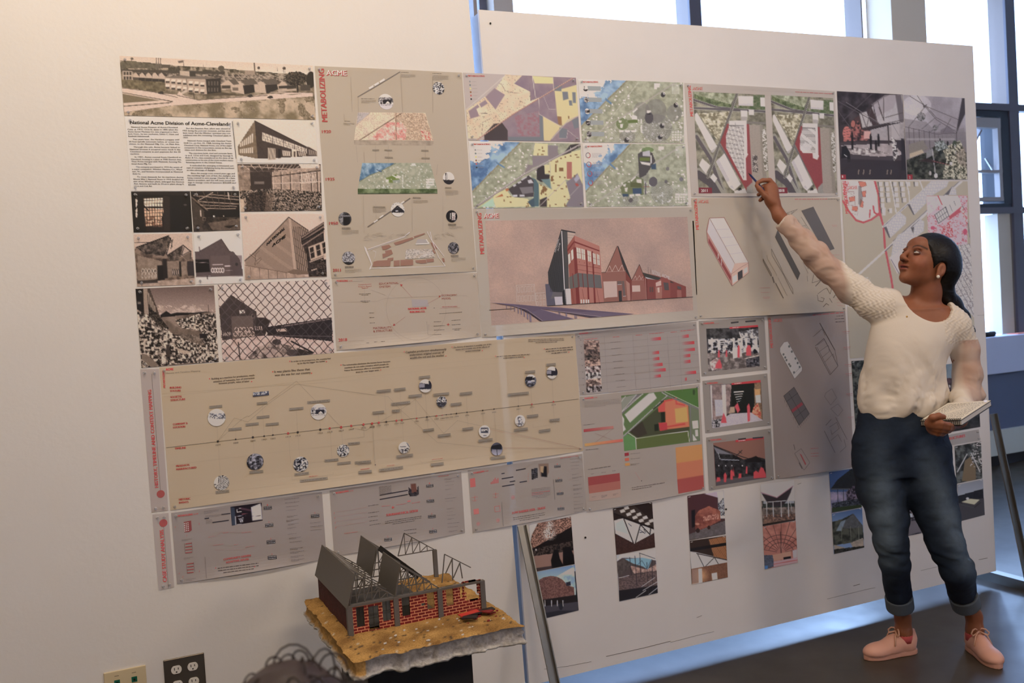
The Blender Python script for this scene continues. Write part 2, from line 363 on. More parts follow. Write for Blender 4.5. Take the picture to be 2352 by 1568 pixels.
class Ras:
    """a painted photograph: colours on a fine lattice of points;coordinates are in the author's zoomed pixels"""
    def __init__(s, PX, PY, z):
        s.PX, s.PY=PX, PY;s.z=z;s.X=(PX - z[0])*z[2];s.Y=(PY - z[1])*z[2];s.C=np.zeros(PX.shape+(3,))
    def fill(s, c): s.C[:]=c;return s
    def vgrad(s, c0, y0, c1, y1):
        t=np.clip((s.Y - y0)/(y1 - y0), 0, 1)[..., None];s.C=np.array(c0)*(1 - t)+np.array(c1)*t
    def put(s, m, c, a=1.0):
        c=np.asarray(c, float);m=(m*a)[..., None] if not isinstance(a, np.ndarray) else (m*a)[..., None]
        s.C=s.C*(1 - m)+c*m
    def poly(s, p, c, a=1.0, nz=0, ns=20, seed=1):
        m=inpoly(s.X, s.Y, p);q=np.array(p, float);e=s.z[2]*.8
        B_=(s.X>q[:, 0].min() - e*2) & (s.X<q[:, 0].max()+e*2) & (s.Y>q[:, 1].min() - e*2) & (s.Y<q[:, 1].max()+e*2)
        if B_.any() and not nz:
            x, y=s.X[B_], s.Y[B_];d=np.full(x.shape, 1e9)
            for k in range(len(q)): d=np.minimum(d, segd(x, y, q[k - 1], q[k]))
            w_=np.clip(.5+np.where(m[B_], d, -d)/(2*e), 0, 1)[:, None]*a;s.C[B_]=s.C[B_]*(1 - w_)+np.array(c, float)*w_
            return m
        if nz:
            f=1+(fbm(s.X, s.Y, ns, seed)[..., None] - .5)*2*nz;s.put(m, np.array(c, float)*f, a)
        else: s.put(m, c, a)
        return m
    def line(s, p, w, c, a=1.0):
        for u, v in zip(p, p[1:]): s.put(np.clip((w/2+1.5 - segd(s.X, s.Y, u, v))/3, 0, 1), c, a)
    def ell(s, cx, cy, rx, ry, c, a=1.0):
        d=np.hypot((s.X - cx)/rx, (s.Y - cy)/ry);s.put(np.clip((1 - d)*min(rx, ry)/3+.5, 0, 1), c, a)
    def mott(s, m, c0, c1, ns, seed=1, k=2.2, o=4):
        t=np.clip((fbm(s.X, s.Y, ns, seed, o) - .5)*k+.5, 0, 1)[..., None]
        col=np.array(c0)*(1 - t)+np.array(c1)*t;mm=np.asarray(m, float)[..., None];s.C=s.C*(1 - mm)+col*mm
    def grain(s, a, ns=4, seed=5): s.C *= 1+(fbm(s.X, s.Y, ns, seed, 2)[..., None] - .5)*2*a
    def rect(s, x0, y0, x1, y1, c, sl=0, a=1.0): s.poly([(x0, y0), (x1, y0+sl*(x1 - x0)), (x1, y1+sl*(x1 - x0)), (x0, y1)], c, a)

_tc={}
def textmesh(t):
    if t in _tc: return _tc[t]
    cu=bpy.data.curves.new('t', 'FONT');cu.body=t;cu.size=1;cu.resolution_u=2;cu.fill_mode='FRONT'
    ob=bpy.data.objects.new('t', cu);me=ob.to_mesh()
    v=np.array([p.co[:2] for p in me.vertices]) if len(me.vertices) else np.zeros((0, 2));f=[tuple(p.vertices) for p in me.polygons]
    ob.to_mesh_clear();bpy.data.objects.remove(ob);bpy.data.curves.remove(cu)
    _tc[t]=(v, f);return _tc[t]

SHEETS=[]
class Sheet:
    def __init__(s, name, label, cat, quad, base, wl=(190, 180, 170), z=(0, 0, 1), curl=(.0, .0), group=None, Y=0.0, outline=None, vg=0):
        s.name, s.label, s.cat, s.group=name, label, cat, group
        s.q=[np.array(p, float) for p in quad];s.wl=wl;s.z=z;s.Y=Y;s.curl=curl
        s.g=.74/S2L(wl);s.V=[];s.Fs=[];s.Cc=[];s.nv=0;s.rnd=random.Random(hash_(label))
        s.wq=np.array([WP(p[0], p[1], Y) for p in s.q]);s.n=0
        # the paper itself
        if outline is None:
            n=26;uu, vv=np.meshgrid(np.linspace(0, 1, n), np.linspace(0, 1, n));P=s.uvp(uu, vv)
            s._grid(P[..., 0], P[..., 1], np.broadcast_to(s.lin(base), P.shape[:2]+(3,)), 0)
        else: s.poly([s.A(p) for p in outline], base, 0, raw=True)
    def lin(s, c):
        a=S2L(np.clip(c, 0, 255))*s.g;m=a.mean(-1, keepdims=True);return np.clip(m+(a - m)*.78, .006, .70)*1.2
    def A(s, p): return (s.z[0]+p[0]/s.z[2], s.z[1]+p[1]/s.z[2])
    def uvp(s, u, v):
        u=np.asarray(u, float)[..., None];v=np.asarray(v, float)[..., None]
        return (s.q[0]*(1 - u)+s.q[1]*u)*(1 - v)+(s.q[3]*(1 - u)+s.q[2]*u)*v
    def place(s, PX, PY, L):
        W=WP(PX, PY, s.Y);tl, tr, br, bl=s.wq
        u=(W[..., 0] - tl[0])/(tr[0] - tl[0]);v=(tl[2] - W[..., 2])/(tl[2] - bl[2])
        cb, ct=s.curl;uu=np.clip(u, 0, 1)
        lift=cb*np.sin(np.pi*uu) ** 1*np.clip((v - .80)/.20, 0, 1.1) ** 2+ct*np.sin(np.pi*uu*1.0)*np.clip((.12 - v)/.12, 0, 1.1) ** 2
        s.n += 1;W=W.copy();W[..., 1]=s.Y - .0012 - L*.00022 - s.n*2.5e-6 - lift
        return W
    def _grid(s, PX, PY, C, L):
        W=s.place(PX, PY, L);n, m=PX.shape;s.V.append(W.reshape(-1, 3));s.Cc.append(np.asarray(C).reshape(-1, 3))
        i=np.arange(n*m).reshape(n, m)+s.nv;f=np.stack([i[:-1, :-1], i[1:, :-1], i[1:, 1:], i[:-1, 1:]], -1).reshape(-1, 4)
        s.Fs.append(f);s.nv += n*m
    def _poly(s, V2, F, col, L):
        V2=np.asarray(V2, float)
        if not len(V2): return
        W=s.place(V2[:, 0], V2[:, 1], L);s.V.append(W);s.Cc.append(np.tile(s.lin(col), (len(V2), 1)))
        s.Fs.append([tuple(i+s.nv for i in f) for f in F]);s.nv += len(V2)
    def poly(s, p, col, L=2, raw=False):
        p=p if raw else [s.A(q) for q in p]
        a=sum(p[i][0]*p[(i+1) % len(p)][1] - p[(i+1) % len(p)][0]*p[i][1] for i in range(len(p)))
        if a>0: p=p[::-1]
        s._poly(p, [tuple(range(len(p)))], col, L)
    def line(s, p, w, col, L=3, dash=None):
        p=[np.array(s.A(q)) for q in p];w=w/s.z[2]
        for a, b in zip(p, p[1:]):
            d=b - a;n=np.linalg.norm(d)
            if n<1e-6: continue
            d /= n;o=np.array([-d[1], d[0]])*w/2
            segs=[(0, n)] if not dash else [(t, min(t+dash[0]/s.z[2], n)) for t in np.arange(0, n, (dash[0]+dash[1])/s.z[2])]
            for t0, t1 in segs:
                s._poly([a+d*t0 - o, a+d*t0+o, a+d*t1+o, a+d*t1 - o], [(0, 1, 2, 3)], col, L)
    def circ(s, c, r, col, L=3, ring=None, a0=0, a1=360):
        c=np.array(s.A(c));r=r/s.z[2];n=28
        # true circle on the wall, radius measured along the vertical there
        W0=WP(c[0], c[1], s.Y);W1=WP(c[0], c[1]+1, s.Y);R=r*np.linalg.norm(W1 - W0)
        t=np.radians(np.linspace(a0, a1, n+1));
        def pts(R): return [s.inv(W0[0]+R*math.cos(k), W0[2]+R*math.sin(k)) for k in t]
        if ring is None: s._poly(pts(R)[:-1], [tuple(range(n))], col, L)
        else:
            P=pts(R)+pts(R*ring);s._poly(P, [(i, i+1, n+2+i, n+1+i) for i in range(n)], col, L)
    def inv(s, X, Z):
        v=np.array([X, s.Y, Z]) - CAMP;c=MR.T @ v;return (CX+FPX*c[0]/c[2], CY+FPX*c[1]/c[2])
    def text(s, t, p0, p1, h, col, L=4, up=None, bold=0, capw=None):
        v, f=textmesh(t)
        if not len(v): return
        a=np.array(s.A(p0));b=np.array(s.A(p1));h=h/s.z[2];d=b - a
        if up is None:
            up=np.array([.062, 1.0])*-1 if abs(d[0])>abs(d[1]) else np.array([-1.0, .06*0+abs(d[0])/max(abs(d[1]), 1)*.0])
            if abs(d[0]) <= abs(d[1]): up=np.array([-1.0, -s.hs(a)])
        x0, x1=v[:, 0].min(), v[:, 0].max();u=(v[:, 0] - x0)/(x1 - x0);w=v[:, 1]/.70
        P=a+np.outer(u, d)+np.outer(w, up*h)
        offs=[np.zeros(2)] if not bold else [np.array([k*bold/s.z[2], 0]) for k in (-1, 0, 1)]
        if bold and abs(d[0]) <= abs(d[1]): offs=[o[::-1] for o in offs]
        for i, o in enumerate(offs): s._poly(P+o, f, col, L+i*.12)
    def hs(s, a):  # slope of the wall's horizontals at this pixel
        A_, B_=WP(a[0], a[1], s.Y), None;q=s.inv(A_[0]+.02, A_[2]);return (q[1] - a[1])/(q[0] - a[0])
    def tiny(s, p0, p1, h, col, rows=1, gap=1.9, just='l', L=3, fill=.82, last=.6):
        """rows of lettering too small to read, as short strokes"""
        a=np.array(p0, float);b=np.array(p1, float);d=b - a;n=np.linalg.norm(d)
        for r in range(rows):
            e=1.0 if r<rows - 1 or rows==1 else last
            st={'l': 0, 'c': (1 - e)/2, 'r': 1 - e}[just];t=st
            o=np.array([.062, 1.0])*h*gap*r
            while t<st+e - .01:
                wl_=s.rnd.uniform(1.2, 4.5)*h/n;t2=min(t+wl_, st+e);
                s.line([a+d*t+o, a+d*t2+o], h*s.rnd.uniform(.45, .7), col, L);t=t2+h*.55/n
    def label_box(s, p0, p1, h, col, tcol=None, rows=1):
        a=np.array(p0, float);b=np.array(p1, float);up=np.array([.062, 1.0])*h
        s.poly([a, b, b+up, a+up], col, 3)
        if tcol is not None:
            for r in range(rows):
                o=up*(r+.5)/rows;s.tiny(a+(b - a)*.06+o, a+(b - a)*.94+o, h*.42/rows, tcol, L=4)
    def raster(s, quad, paint, step=1.55, L=1):
        q=[np.array(s.A(p)) if quad is not None else p for p in (quad or s.q)]
        wd=max(np.linalg.norm(q[1] - q[0]), np.linalg.norm(q[2] - q[3]));ht=max(np.linalg.norm(q[3] - q[0]), np.linalg.norm(q[2] - q[1]))
        n, m=max(int(ht/step), 3), max(int(wd/step), 3);uu, vv=np.meshgrid(np.linspace(0, 1, m), np.linspace(0, 1, n))
        U=uu[..., None];V_=vv[..., None];P=(q[0]*(1 - U)+q[1]*U)*(1 - V_)+(q[3]*(1 - U)+q[2]*U)*V_
        r=Ras(P[..., 0], P[..., 1], s.z);r.u, r.v=uu, vv;paint(r);s._grid(P[..., 0], P[..., 1], s.lin(r.C), L)
    def disc(s, c, rad, paint, L=3, step=1.2):
        """round photograph"""
        cc=np.array(s.A(c));r=rad/s.z[2];W0=WP(cc[0], cc[1], s.Y);W1=WP(cc[0], cc[1]+1, s.Y);R_=r*np.linalg.norm(W1 - W0)
        nr=max(int(r/step), 5);na=40;rr=np.linspace(0, 1, nr)[:, None]*R_;th=np.linspace(0, 2*np.pi, na+1)[None, :]
        X=W0[0]+rr*np.cos(th);Z=W0[2]+rr*np.sin(th)
        v=np.stack([X, np.full(X.shape, s.Y), Z], -1) - CAMP;c_=v @ MR;PX=CX+FPX*c_[..., 0]/c_[..., 2];PY=CY+FPX*c_[..., 1]/c_[..., 2]
        ra=Ras(PX, PY, s.z);ra.dx=(ra.X - c[0])/rad;ra.dy=(ra.Y - c[1])/rad;paint(ra);s._grid(PX[:, ::-1], PY[:, ::-1], s.lin(ra.C)[:, ::-1], L)
    def done(s):
        V=np.concatenate(s.V);C=np.concatenate(s.Cc);org=(s.wq[0]+s.wq[2])/2;org=np.array([org[0], s.Y, org[2]])
        F=[]
        for f in s.Fs: F += [tuple(x) for x in (f.tolist() if isinstance(f, np.ndarray) else f)]
        me=bpy.data.meshes.new(s.name);o=bpy.data.objects.new(s.name, me);COL.objects.link(o);o.location=org
        me.from_pydata((V - org).tolist(), [], F);me.materials.append(printm)
        ca=me.color_attributes.new('Col', 'FLOAT_COLOR', 'POINT');ca.data.foreach_set('color', np.c_[C, np.ones(len(C))].astype(np.float32).ravel())
        tag(o, s.label, s.cat, s.group);SHEETS.append(s);s.V=s.Fs=s.Cc=None
        return o
def hash_(t): return sum(ord(c)*(i+7) for i, c in enumerate(t))
PINS=[]

# ================================================================ sepia photographs at the left of the display
Z1=(240,100,4.2);Z2=(280,430,3.646)
RED=(186,52,48)
def sheet(short, cat, quad, base, **k):
    nm={'photo print': 'photo_print', 'poster': 'poster', 'map': 'map_sheet', 'clipping': 'newspaper_clipping', 'banner': 'banner', 'board': 'drawing_sheet'}[cat]
    lab=k.pop('label', short+' pinned on the wall');nop=k.pop('nopin', ());raw=k.pop('raw', False);z=k.get('z', (0,0,1))
    if z != (0,0,1) and not raw: quad=[(z[0]+p[0]/z[2], z[1]+p[1]/z[2]) for p in quad]
    s=Sheet(nm, lab, cat, quad, base, **k);s.short=short;s.nopin=nop;return s
WL=(222,208,190)

# ---- aerial view of the factory
s=sheet('wide sepia aerial photo of the factory', 'photo print', [(145,120),(2010,215),(2038,737),(190,695)],(200,170,130), z=Z1, wl=(232,216,196), label='wide sepia aerial photo of a sawtooth roofed factory, topmost print at the left')
def P(r):
    r.vgrad((226,190,158),150,(236,204,172),280)
    r.mott(r.Y>230+.06*r.X*.6,(92,76,52),(168,140,106),40,3)
    r.mott(inpoly(r.X, r.Y, [(150,165),(380,180),(700,215),(1100,235),(1400,265),(1750,290),(2010,300),(2010,420),(1100,330),(150,270)]),(70,60,42),(178,150,118),30,4,3)
    r.poly([(150,175),(260,165),(420,195),(560,205),(560,240),(150,240)],(104,90,66), nz=.3)
    for x, y0, y1 in [(500,130,240),(520,135,245),(540,140,240)]: r.line([(x, y0),(x, y1)],9,(110,92,74))
    r.rect(550,205,635,235,(90,76,60));r.line([(765,165),(765,240)],4,(70,58,46));r.poly([(708,170),(760,162),(762,182),(715,190)],(110,90,76))
    r.line([(1443,190),(1450,290)],12,(110,88,68));r.ell(1487,236,12,14,(80,64,52));r.line([(1487,236),(1487,280)],3,(90,74,60));r.ell(1733,240,16,15,(80,64,52));r.line([(1725,240),(1728,280)],3,(90,74,60));r.line([(1741,240),(1741,280)],3,(90,74,60))
    r.line([(955,205),(957,245)],3,(120,98,80));r.line([(1668,220),(1668,265)],4,(120,98,80));r.ell(1125,240,30,26,(92,78,58));r.ell(265,148,14,12,(100,84,66))
    r.poly([(160,250),(1160,270),(1160,300),(160,275)],(74,62,48))
    # roofs
    r.mott(inpoly(r.X, r.Y, [(270,285),(760,290),(880,300),(1120,300),(1500,300),(1770,350),(1600,420),(1120,390),(980,340),(600,330),(300,320)]),(70,58,46),(176,148,120),18,7,3)
    for k in range(12): r.line([(1130+k*52,300),(1180+k*60,400 - k*6)],5,(196,166,138),.8);
    for k in range(5): r.line([(1120,315+k*20),(1700 - k*30,350+k*16)],4,(190,160,132),.7)
    for k in range(5):
        x=275+k*62;r.poly([(x, 300),(x+28,280),(x+62,318),(x+62,345),(x, 340)],(206,172,142));r.poly([(x+28,280),(x+70,290),(x+75,318),(x+62,318)],(66,54,44))
    r.poly([(172,264),(268,268),(275,358),(176,350)],(200,168,138));
    for a in range(3):
        for b in range(2): r.rect(184+a*28,274+b*44,204+a*28,304+b*44,(70,58,46))
    r.poly([(270,325),(580,345),(584,380),(330,366),(275,350)],(84,70,54));
    for k in range(4): r.rect(330+k*66,332+k*5,388+k*66,362+k*5,(48,40,34))
    # office block
    r.poly([(580,330),(990,345),(990,495),(586,430)],(196,162,132));r.poly([(975,340),(1118,335),(1125,475),(990,495)],(44,36,30))
    r.poly([(585,330),(980,344),(1115,334),(760,300)],(120,100,82))
    for k in range(7):
        x=592+k*56;y=336+k*6
        for dy in (0,56+k*2): r.poly([(x, y+dy),(x+40, y+dy+3),(x+30, y+dy+30),(x - 8, y+dy+26)],(232,202,172));r.rect(x - 2, y+dy+28, x+34, y+dy+44,(60,48,38))
    r.line([(790,345),(800,440)],10,(150,124,100));r.poly([(720,485),(790,440),(800,465),(750,490)],(210,180,150))
    for k in range(4):
        for j in range(2): r.rect(1000+k*28,365+j*62,1014+k*28,405+j*60,(96,80,66))
    r.poly([(725,262),(820,268),(822,318),(728,305)],(200,168,138));r.poly([(820,268),(878,270),(880,318),(822,318)],(60,50,40));r.rect(1355,262,1450,302,(170,140,112))
    # saw tooth gables to the right
    for g in ([(1120,395),(1192,350),(1262,395),(1262,440),(1130,445)],[(1215,400),(1305,362),(1350,400),(1350,490),(1225,465)],[(1440,395),(1510,362),(1560,400),(1560,480),(1450,470)],[(1665,400),(1718,365),(1760,392),(1760,450),(1675,440)]): r.poly(g, (206,172,140))
    r.poly([(1335,405),(1440,395),(1450,470),(1350,490)],(40,32,28));r.poly([(1548,400),(1660,388),(1675,440),(1580,482),(1560,480)],(46,38,32))
    for a, b in ((1195,1260),(1310,1440),(1515,1650),(1722,1800)): r.poly([(a, 352),(b, 340),(b+40,392),(a+50,400)],(100,84,68))
    r.rect(1130,405,1215,435,(70,58,46));r.rect(1235,425,1290,455,(120,98,78));r.poly([(1680,410),(1850,402),(1850,430),(1680,436)],(60,50,42));r.poly([(1665,450),(1850,435),(1850,455),(1680,470)],(196,164,134))
    # tree and dark right side
    r.mott(np.hypot((r.X - 1850)/105,(r.Y - 340)/70)<1+.35*(fbm(r.X, r.Y, 14,3) - .5),(26,22,16),(98,80,58),10,9,2.5);r.line([(1862,360),(1862,480)],12,(40,32,26));r.ell(1990,350,45,80,(50,42,32));r.rect(1890,400,1985,455,(80,66,52))
    # lawns and streets
    r.mott(inpoly(r.X, r.Y, [(160,345),(580,375),(600,460),(520,470),(170,420)]),(88,72,44),(138,116,78),30,8)
    r.poly([(168,425),(530,480),(700,495),(720,460),(760,500),(905,545),(1380,505),(1700,480),(1600,470),(2010,478),(2010,512),(1500,545),(640,600),(190,665),(178,560),(160,470)],(228,190,162))
    r.poly([(800,490),(1000,505),(1340,498),(1130,470),(900,500),(820,475)],(84,68,46));r.line([(700,500),(905,545),(1400,512),(1570,500)],7,(110,90,66));r.line([(170,428),(460,465),(700,520)],6,(110,90,66))
    for pp in ([(1655,480),(1740,478),(1700,490)],[(1760,492),(1850,485),(1900,485),(1800,497)]): r.poly(pp, (120,100,70))
    r.poly([(172,485),(540,550),(180,575)],(128,106,72));r.line([(172,474),(655,560),(620,572),(185,605)],9,(104,86,64));r.line([(172,478),(600,556)],5,(214,180,150))
    m=inpoly(r.X, r.Y, [(190,668),(640,602),(1500,545),(2010,510),(2045,745),(190,700)]);r.mott(m, (132,110,74),(206,172,134),120,12,3.2)
    r.mott(m & (fbm(r.X, r.Y, 90,31)>.58),(112,92,62),(168,140,104),10,13)
    for x, y in ((545,478),(1405,508),(1598,520)): r.ell(x, y, 28,11,(50,42,36));r.ell(x+5, y - 10,15,8,(60,50,42))
    r.line([(862,430),(864,530)],4,(60,50,40));r.grain(.07)
s.raster(None, P);s.done()

# ---- newspaper clipping
s=sheet('newspaper clipping about the plant', 'clipping', [(195,705),(1238,742),(1290,1422),(255,1422)],(236,222,204), z=Z1, wl=(228,212,192), nopin=(), label='white newspaper clipping with two typed columns below the wide aerial photo')
s.text('National Acme Division of Acme-Cleveland', (248,776),(1190,793),33,(34,28,24), bold=1.6)
A1 = """   National Acme Division of Acme-Cleveland|Corp. at 170 E. 131st St. dates to 1895 when the|Acme Screw Machine Co. was organized in Hart-|ford, Conn., by two mechanics, Edwin C. Henn and|Reinhold Hakewessell.||   Two years later, the Hartford company sold|25 four-spindle automatic lathes, or screw ma-|chines, to the National Mfg. Co., on Platt Ave.||   Through this sale, Acme became linked to|National because it accepted some stock in the|Cleveland company as part payment for the 25|machines.||   In 1901, Acme moved from Hartford to|Cleveland, locating in a plant at 7500 Stanton Ave.|Then Acme merged with National, forming Na-|tional Acme Mfg. Co.||   The company purchased in 1915 the assets of|a major competitor, Windsor Machine Co., Wind-|sor, Vt., and became incorporated as National|Acme Co.||   To meet demands for its machines during|World War I, National Acme in 1916 doubled the|size of its Windsor plant, enlarged the Stanton|Ave. factory and built its 25-acre plant along E.|131st and Coit Rd.""".split('|')
A2 = """   But the Stanton Ave. plant was closed in|1922 during the post-war recession, and has since|been razed. And the Windsor operation was con-|solidated into the remaining Cleveland plant in|1933.||   National Acme merged with Cleveland Twist|Drill Co. on Oct. 25, 1968, forming the Acme-|Cleveland Corp. National Acme, one of five major|companies in the corporation, serves as the ma-|chine tool division for the firm.||   The one-story brick, steel and concrete facto-|ry at E. 131st and Coit, designed by George S.|Rider & Co., was considered at the time of its|construction to be one of the most modern manu-|facturing plants in the United States.||   It embodied the emerging architectural con-|cept of complete skylighting facing the northeast|to take advantage of daylight.||   Since the energy crisis several years ago and|the resulting high cost of fuel, the skylights are|being covered to save energy. Charles W. Clark,|division president, said this will mean annual sav-|ings in energy costs of between $50,000 and|$60,000.""".split('|')
for T, xa, xb, ya, xa2, ya2, w in ((A1,220,0,812,285,1380,486),(A2,752,0,824,808,1368,460)):
    n=len(T)
    nn=sum(1 if t else .35 for t in T) - 1;k=0
    for t in T:
        if not t: k += .35;continue
        f=k/nn;x=xa+(xa2 - xa)*f;y=ya+(ya2 - ya)*f;ln=t.strip();ind=.08 if t.startswith('   ') else 0
        full=len(t)>38;x1=x+w if full else x+w*(ind+len(ln)/50.);x += w*ind
        s.text(ln, (x, y),(x1, y+(x1 - x)*.008),12.5,(60,52,46), bold=.5);k += 1
s.line([(1232,750),(1268,1110)],5,(40,32,30));s.done()

# ---- factory corner
s=sheet('sepia photo of the long brick factory corner', 'photo print', [(1245,738),(2032,740),(2060,1158),(1282,1150)],(232,200,174), z=Z1, wl=(226,208,190), label='sepia photo of a long brick factory seen from its sharp corner, right of the clipping')
def P(r):
    r.fill((234,200,174));r.poly([(1245,1090),(2070,1080),(2070,1170),(1245,1170)],(240,206,184))
    r.poly([(1448,745),(1285,990),(1290,1075),(1475,1112),(1480,1000)],(128,100,72), nz=.2)
    r.poly([(1448,745),(1480,760),(1950,998),(1955,1088),(1475,1112)],(68,50,42), nz=.15);r.poly([(1950,995),(1975,1000),(2045,1040),(2048,1085),(1950,1088)],(74,56,48))
    r.poly([(1518,855),(1952,1015),(1952,1062),(1520,935)],(226,196,168))
    for k in range(26): t=k/25;r.line([(1518+434*t, 855+160*t),(1518+434*t, 935+127*t)],3 if k % 6 else 9,(80,60,50),.8)
    for t in (.35,.7): r.line([(1518,855+80*t),(1952,1015+47*t)],2,(90,70,58))
    r.poly([(1575,1005),(1648,1012),(1652,1118),(1578,1122)],(190,160,132));
    for k in range(4): r.line([(1590+k*16,1010),(1592+k*16,1118)],3,(90,70,56))
    r.poly([(1672,1015),(1700,1018),(1702,1105),(1674,1108)],(40,30,28));r.poly([(1716,1030),(1795,1040),(1798,1085),(1718,1085)],(214,184,156));r.poly([(1868,1045),(1945,1055),(1945,1085),(1868,1085)],(196,166,140));
    for k in range(8): r.line([(1722+k*10,1032),(1722+k*10,1085)],2,(80,62,50));r.line([(1872+k*10,1045),(1872+k*10,1085)],3,(80,62,50))
    r.poly([(1805,1015),(1852,1025),(1855,1095),(1808,1095)],(228,198,168));r.rect(1824,1040,1842,1094,(90,66,52))
    for k in range(7):
        t=k/6.;x=1305+115*t;r.poly([(x, 960 - 85*t),(x+12,955 - 90*t),(x+12,995 - 45*t),(x, 1000 - 40*t)],(226,196,168));r.poly([(x, 1020 - 18*t),(x+12,1018 - 18*t),(x+12,1058),(x, 1056)],(226,196,168))
    for k in range(8): r.rect(1970+k*10,1022+k*3,1975+k*10,1075,(190,160,134))
    r.line([(1448,745),(1950,998)],6,(36,26,24));r.grain(.04)
s.raster(None, P);s.done()

# ---- machine hall
s=sheet('sepia photo of the machine hall', 'photo print', [(545,377),(736,377),(739.5,483.5),(553.5,486)],(120,90,70), z=Z1, raw=True, wl=(222,204,186), label='sepia photo of a crowded machine hall under open roof trusses')
def P(r):
    r.fill((60,44,36));r.poly([(1280,1165),(1620,1165),(1600,1280),(1400,1300),(1300,1560)],(70,52,42), nz=.4, ns=30)
    r.poly([(1600,1240),(2080,1170),(2085,1500),(1620,1420)],(178,142,116), nz=.25, ns=25);r.poly([(1285,1170),(1400,1200),(1420,1640),(1300,1700)],(150,118,94), nz=.4, ns=40)
    for k in range(9): r.line([(1330+k*80,1170),(1420+k*55,1235)],6,(196,160,134));r.line([(1420+k*70,1170),(1340+k*75,1240)],4,(180,146,120))
    r.line([(1300,1180),(1900,1215)],7,(190,156,130));r.line([(1300,1240),(1900,1215)],6,(170,136,112));r.poly([(1870,1160),(2070,1160),(2070,1200),(1900,1205)],(226,192,166))
    for x in (1610,1700,1790,1885,1990,2050): r.line([(x, 1240),(x+12,1560)],9,(84,62,50));r.line([(x+12,1240),(x+22,1500)],7,(214,178,150))
    r.line([(1600,1285),(2085,1225)],10,(70,52,42));r.line([(1620,1350),(2085,1330)],8,(210,174,148));r.line([(1880,1270),(2040,1240)],6,(220,186,160));r.line([(1885,1345),(2040,1340)],7,(220,186,160))
    for k in range(7): r.line([(1890+k*22,1335),(1902+k*22,1262)],4,(220,186,160));r.line([(1902+k*22,1262),(1912+k*22,1335)],4,(220,186,160))
    r.rect(1445,1330,1540,1355,(232,200,172));r.poly([(1400,1210),(1620,1210),(1600,1400),(1420,1400)],(50,36,30),.6)
    m=inpoly(r.X, r.Y, [(1300,1420),(1600,1400),(2085,1430),(2110,1720),(1300,1720)]);r.mott(m, (14,10,8),(176,142,116),9,41,3.2,3)
    r.mott(inpoly(r.X, r.Y, [(1400,1440),(1560,1420),(1600,1640),(1320,1700)]),(14,10,8),(90,66,52),10,42,3);r.poly([(1560,1450),(1640,1440),(1600,1720),(1540,1720)],(128,98,76),.6)
    r.poly([(1300,1500),(1345,1500),(1350,1640),(1305,1640)],(208,170,136));r.grain(.12,6)
s.raster(None, P);s.done()

# ---- two dark interiors
s=sheet('dark photo with a glowing broken window', 'photo print', [(77,37),(570,35),(591,372),(98,378)],(20,14,12), z=Z2, wl=(214,196,178), label='dark photo of a ruined room with a glowing gridded window')
def P(r):
    r.fill((17,11,10));r.poly([(120,60),(570,70),(570,40),(100,40)],(34,26,22));r.vg=0
    m=r.poly([(180,95),(342,88),(350,210),(330,260),(340,335),(200,325)],(240,200,160));t=np.clip((r.Y - 90)/230,0,1);r.put(m & (r.Y>180),(224,158,116),.9);r.put(m & (r.Y>245) & (fbm(r.X, r.Y, 20,3)>.47),(140,90,62))
    for k in range(8): r.line([(182+k*23,90),(192+k*21,330)],4,(40,24,18))
    for k in range(9): r.line([(180,112+k*27),(350,106+k*27)],4,(40,24,18))
    r.line([(130,170),(350,170)],10,(20,13,10));r.line([(180,150),(220,195)],10,(20,13,10))
    for y in (110,150,190,230): r.ell(122, y, 8,24,(214,184,160));
    r.line([(110,90),(180,115)],10,(18,12,10));r.line([(105,200),(140,140)],9,(18,12,10));r.poly([(345,70),(400,80),(405,365),(350,365)],(40,28,22));r.poly([(405,160),(580,150),(590,370),(408,370)],(12,8,8));r.ell(530,148,14,8,(70,56,50))
    r.rect(205,330,350,372,(30,20,16));r.grain(.15)
s.raster(None, P);s.done()
s=sheet('dark photo of an empty hall with roof beams', 'photo print', [(575,35),(980,32),(991,358),(600,372)],(30,22,18), z=Z2, wl=(214,196,178), label='dark photo of an empty hall with lit roof beams and a small bright opening')
def P(r):
    r.fill((28,20,17));r.mott((r.Y>250),(30,22,18),(84,64,50),30,5);r.poly([(578,90),(690,200),(690,300),(600,320)],(66,50,38), nz=.2);r.line([(578,80),(715,190)],12,(110,84,64))
    for a, b, c in (((600,70),(975,105),7),((640,120),(975,140),8),((660,150),(960,160),6),((700,178),(950,180),6),((730,60),(980,80),6)): r.line([a, b], c, (164,130,104))
    for k in range(6): r.line([(620+k*60,40),(700+k*40,170)],5,(90,68,54));r.line([(760,45),(640,110)],4,(180,146,120));r.line([(890,45),(895,100)],5,(196,162,138))
    r.rect(740,190,985,250,(18,12,11));r.rect(764,236,777,250,(255,236,205));r.rect(848,236,855,246,(220,190,160));r.line([(658,195),(662,240)],10,(190,156,130));r.rect(675,250,700,280,(120,92,72));r.rect(682,256,696,276,(40,28,24))
    r.poly([(720,300),(985,260),(990,355),(760,360)],(118,90,70),.7, nz=.3);r.poly([(850,325),(960,315),(900,345)],(30,22,18));r.grain(.14)
s.raster(None, P);s.done()

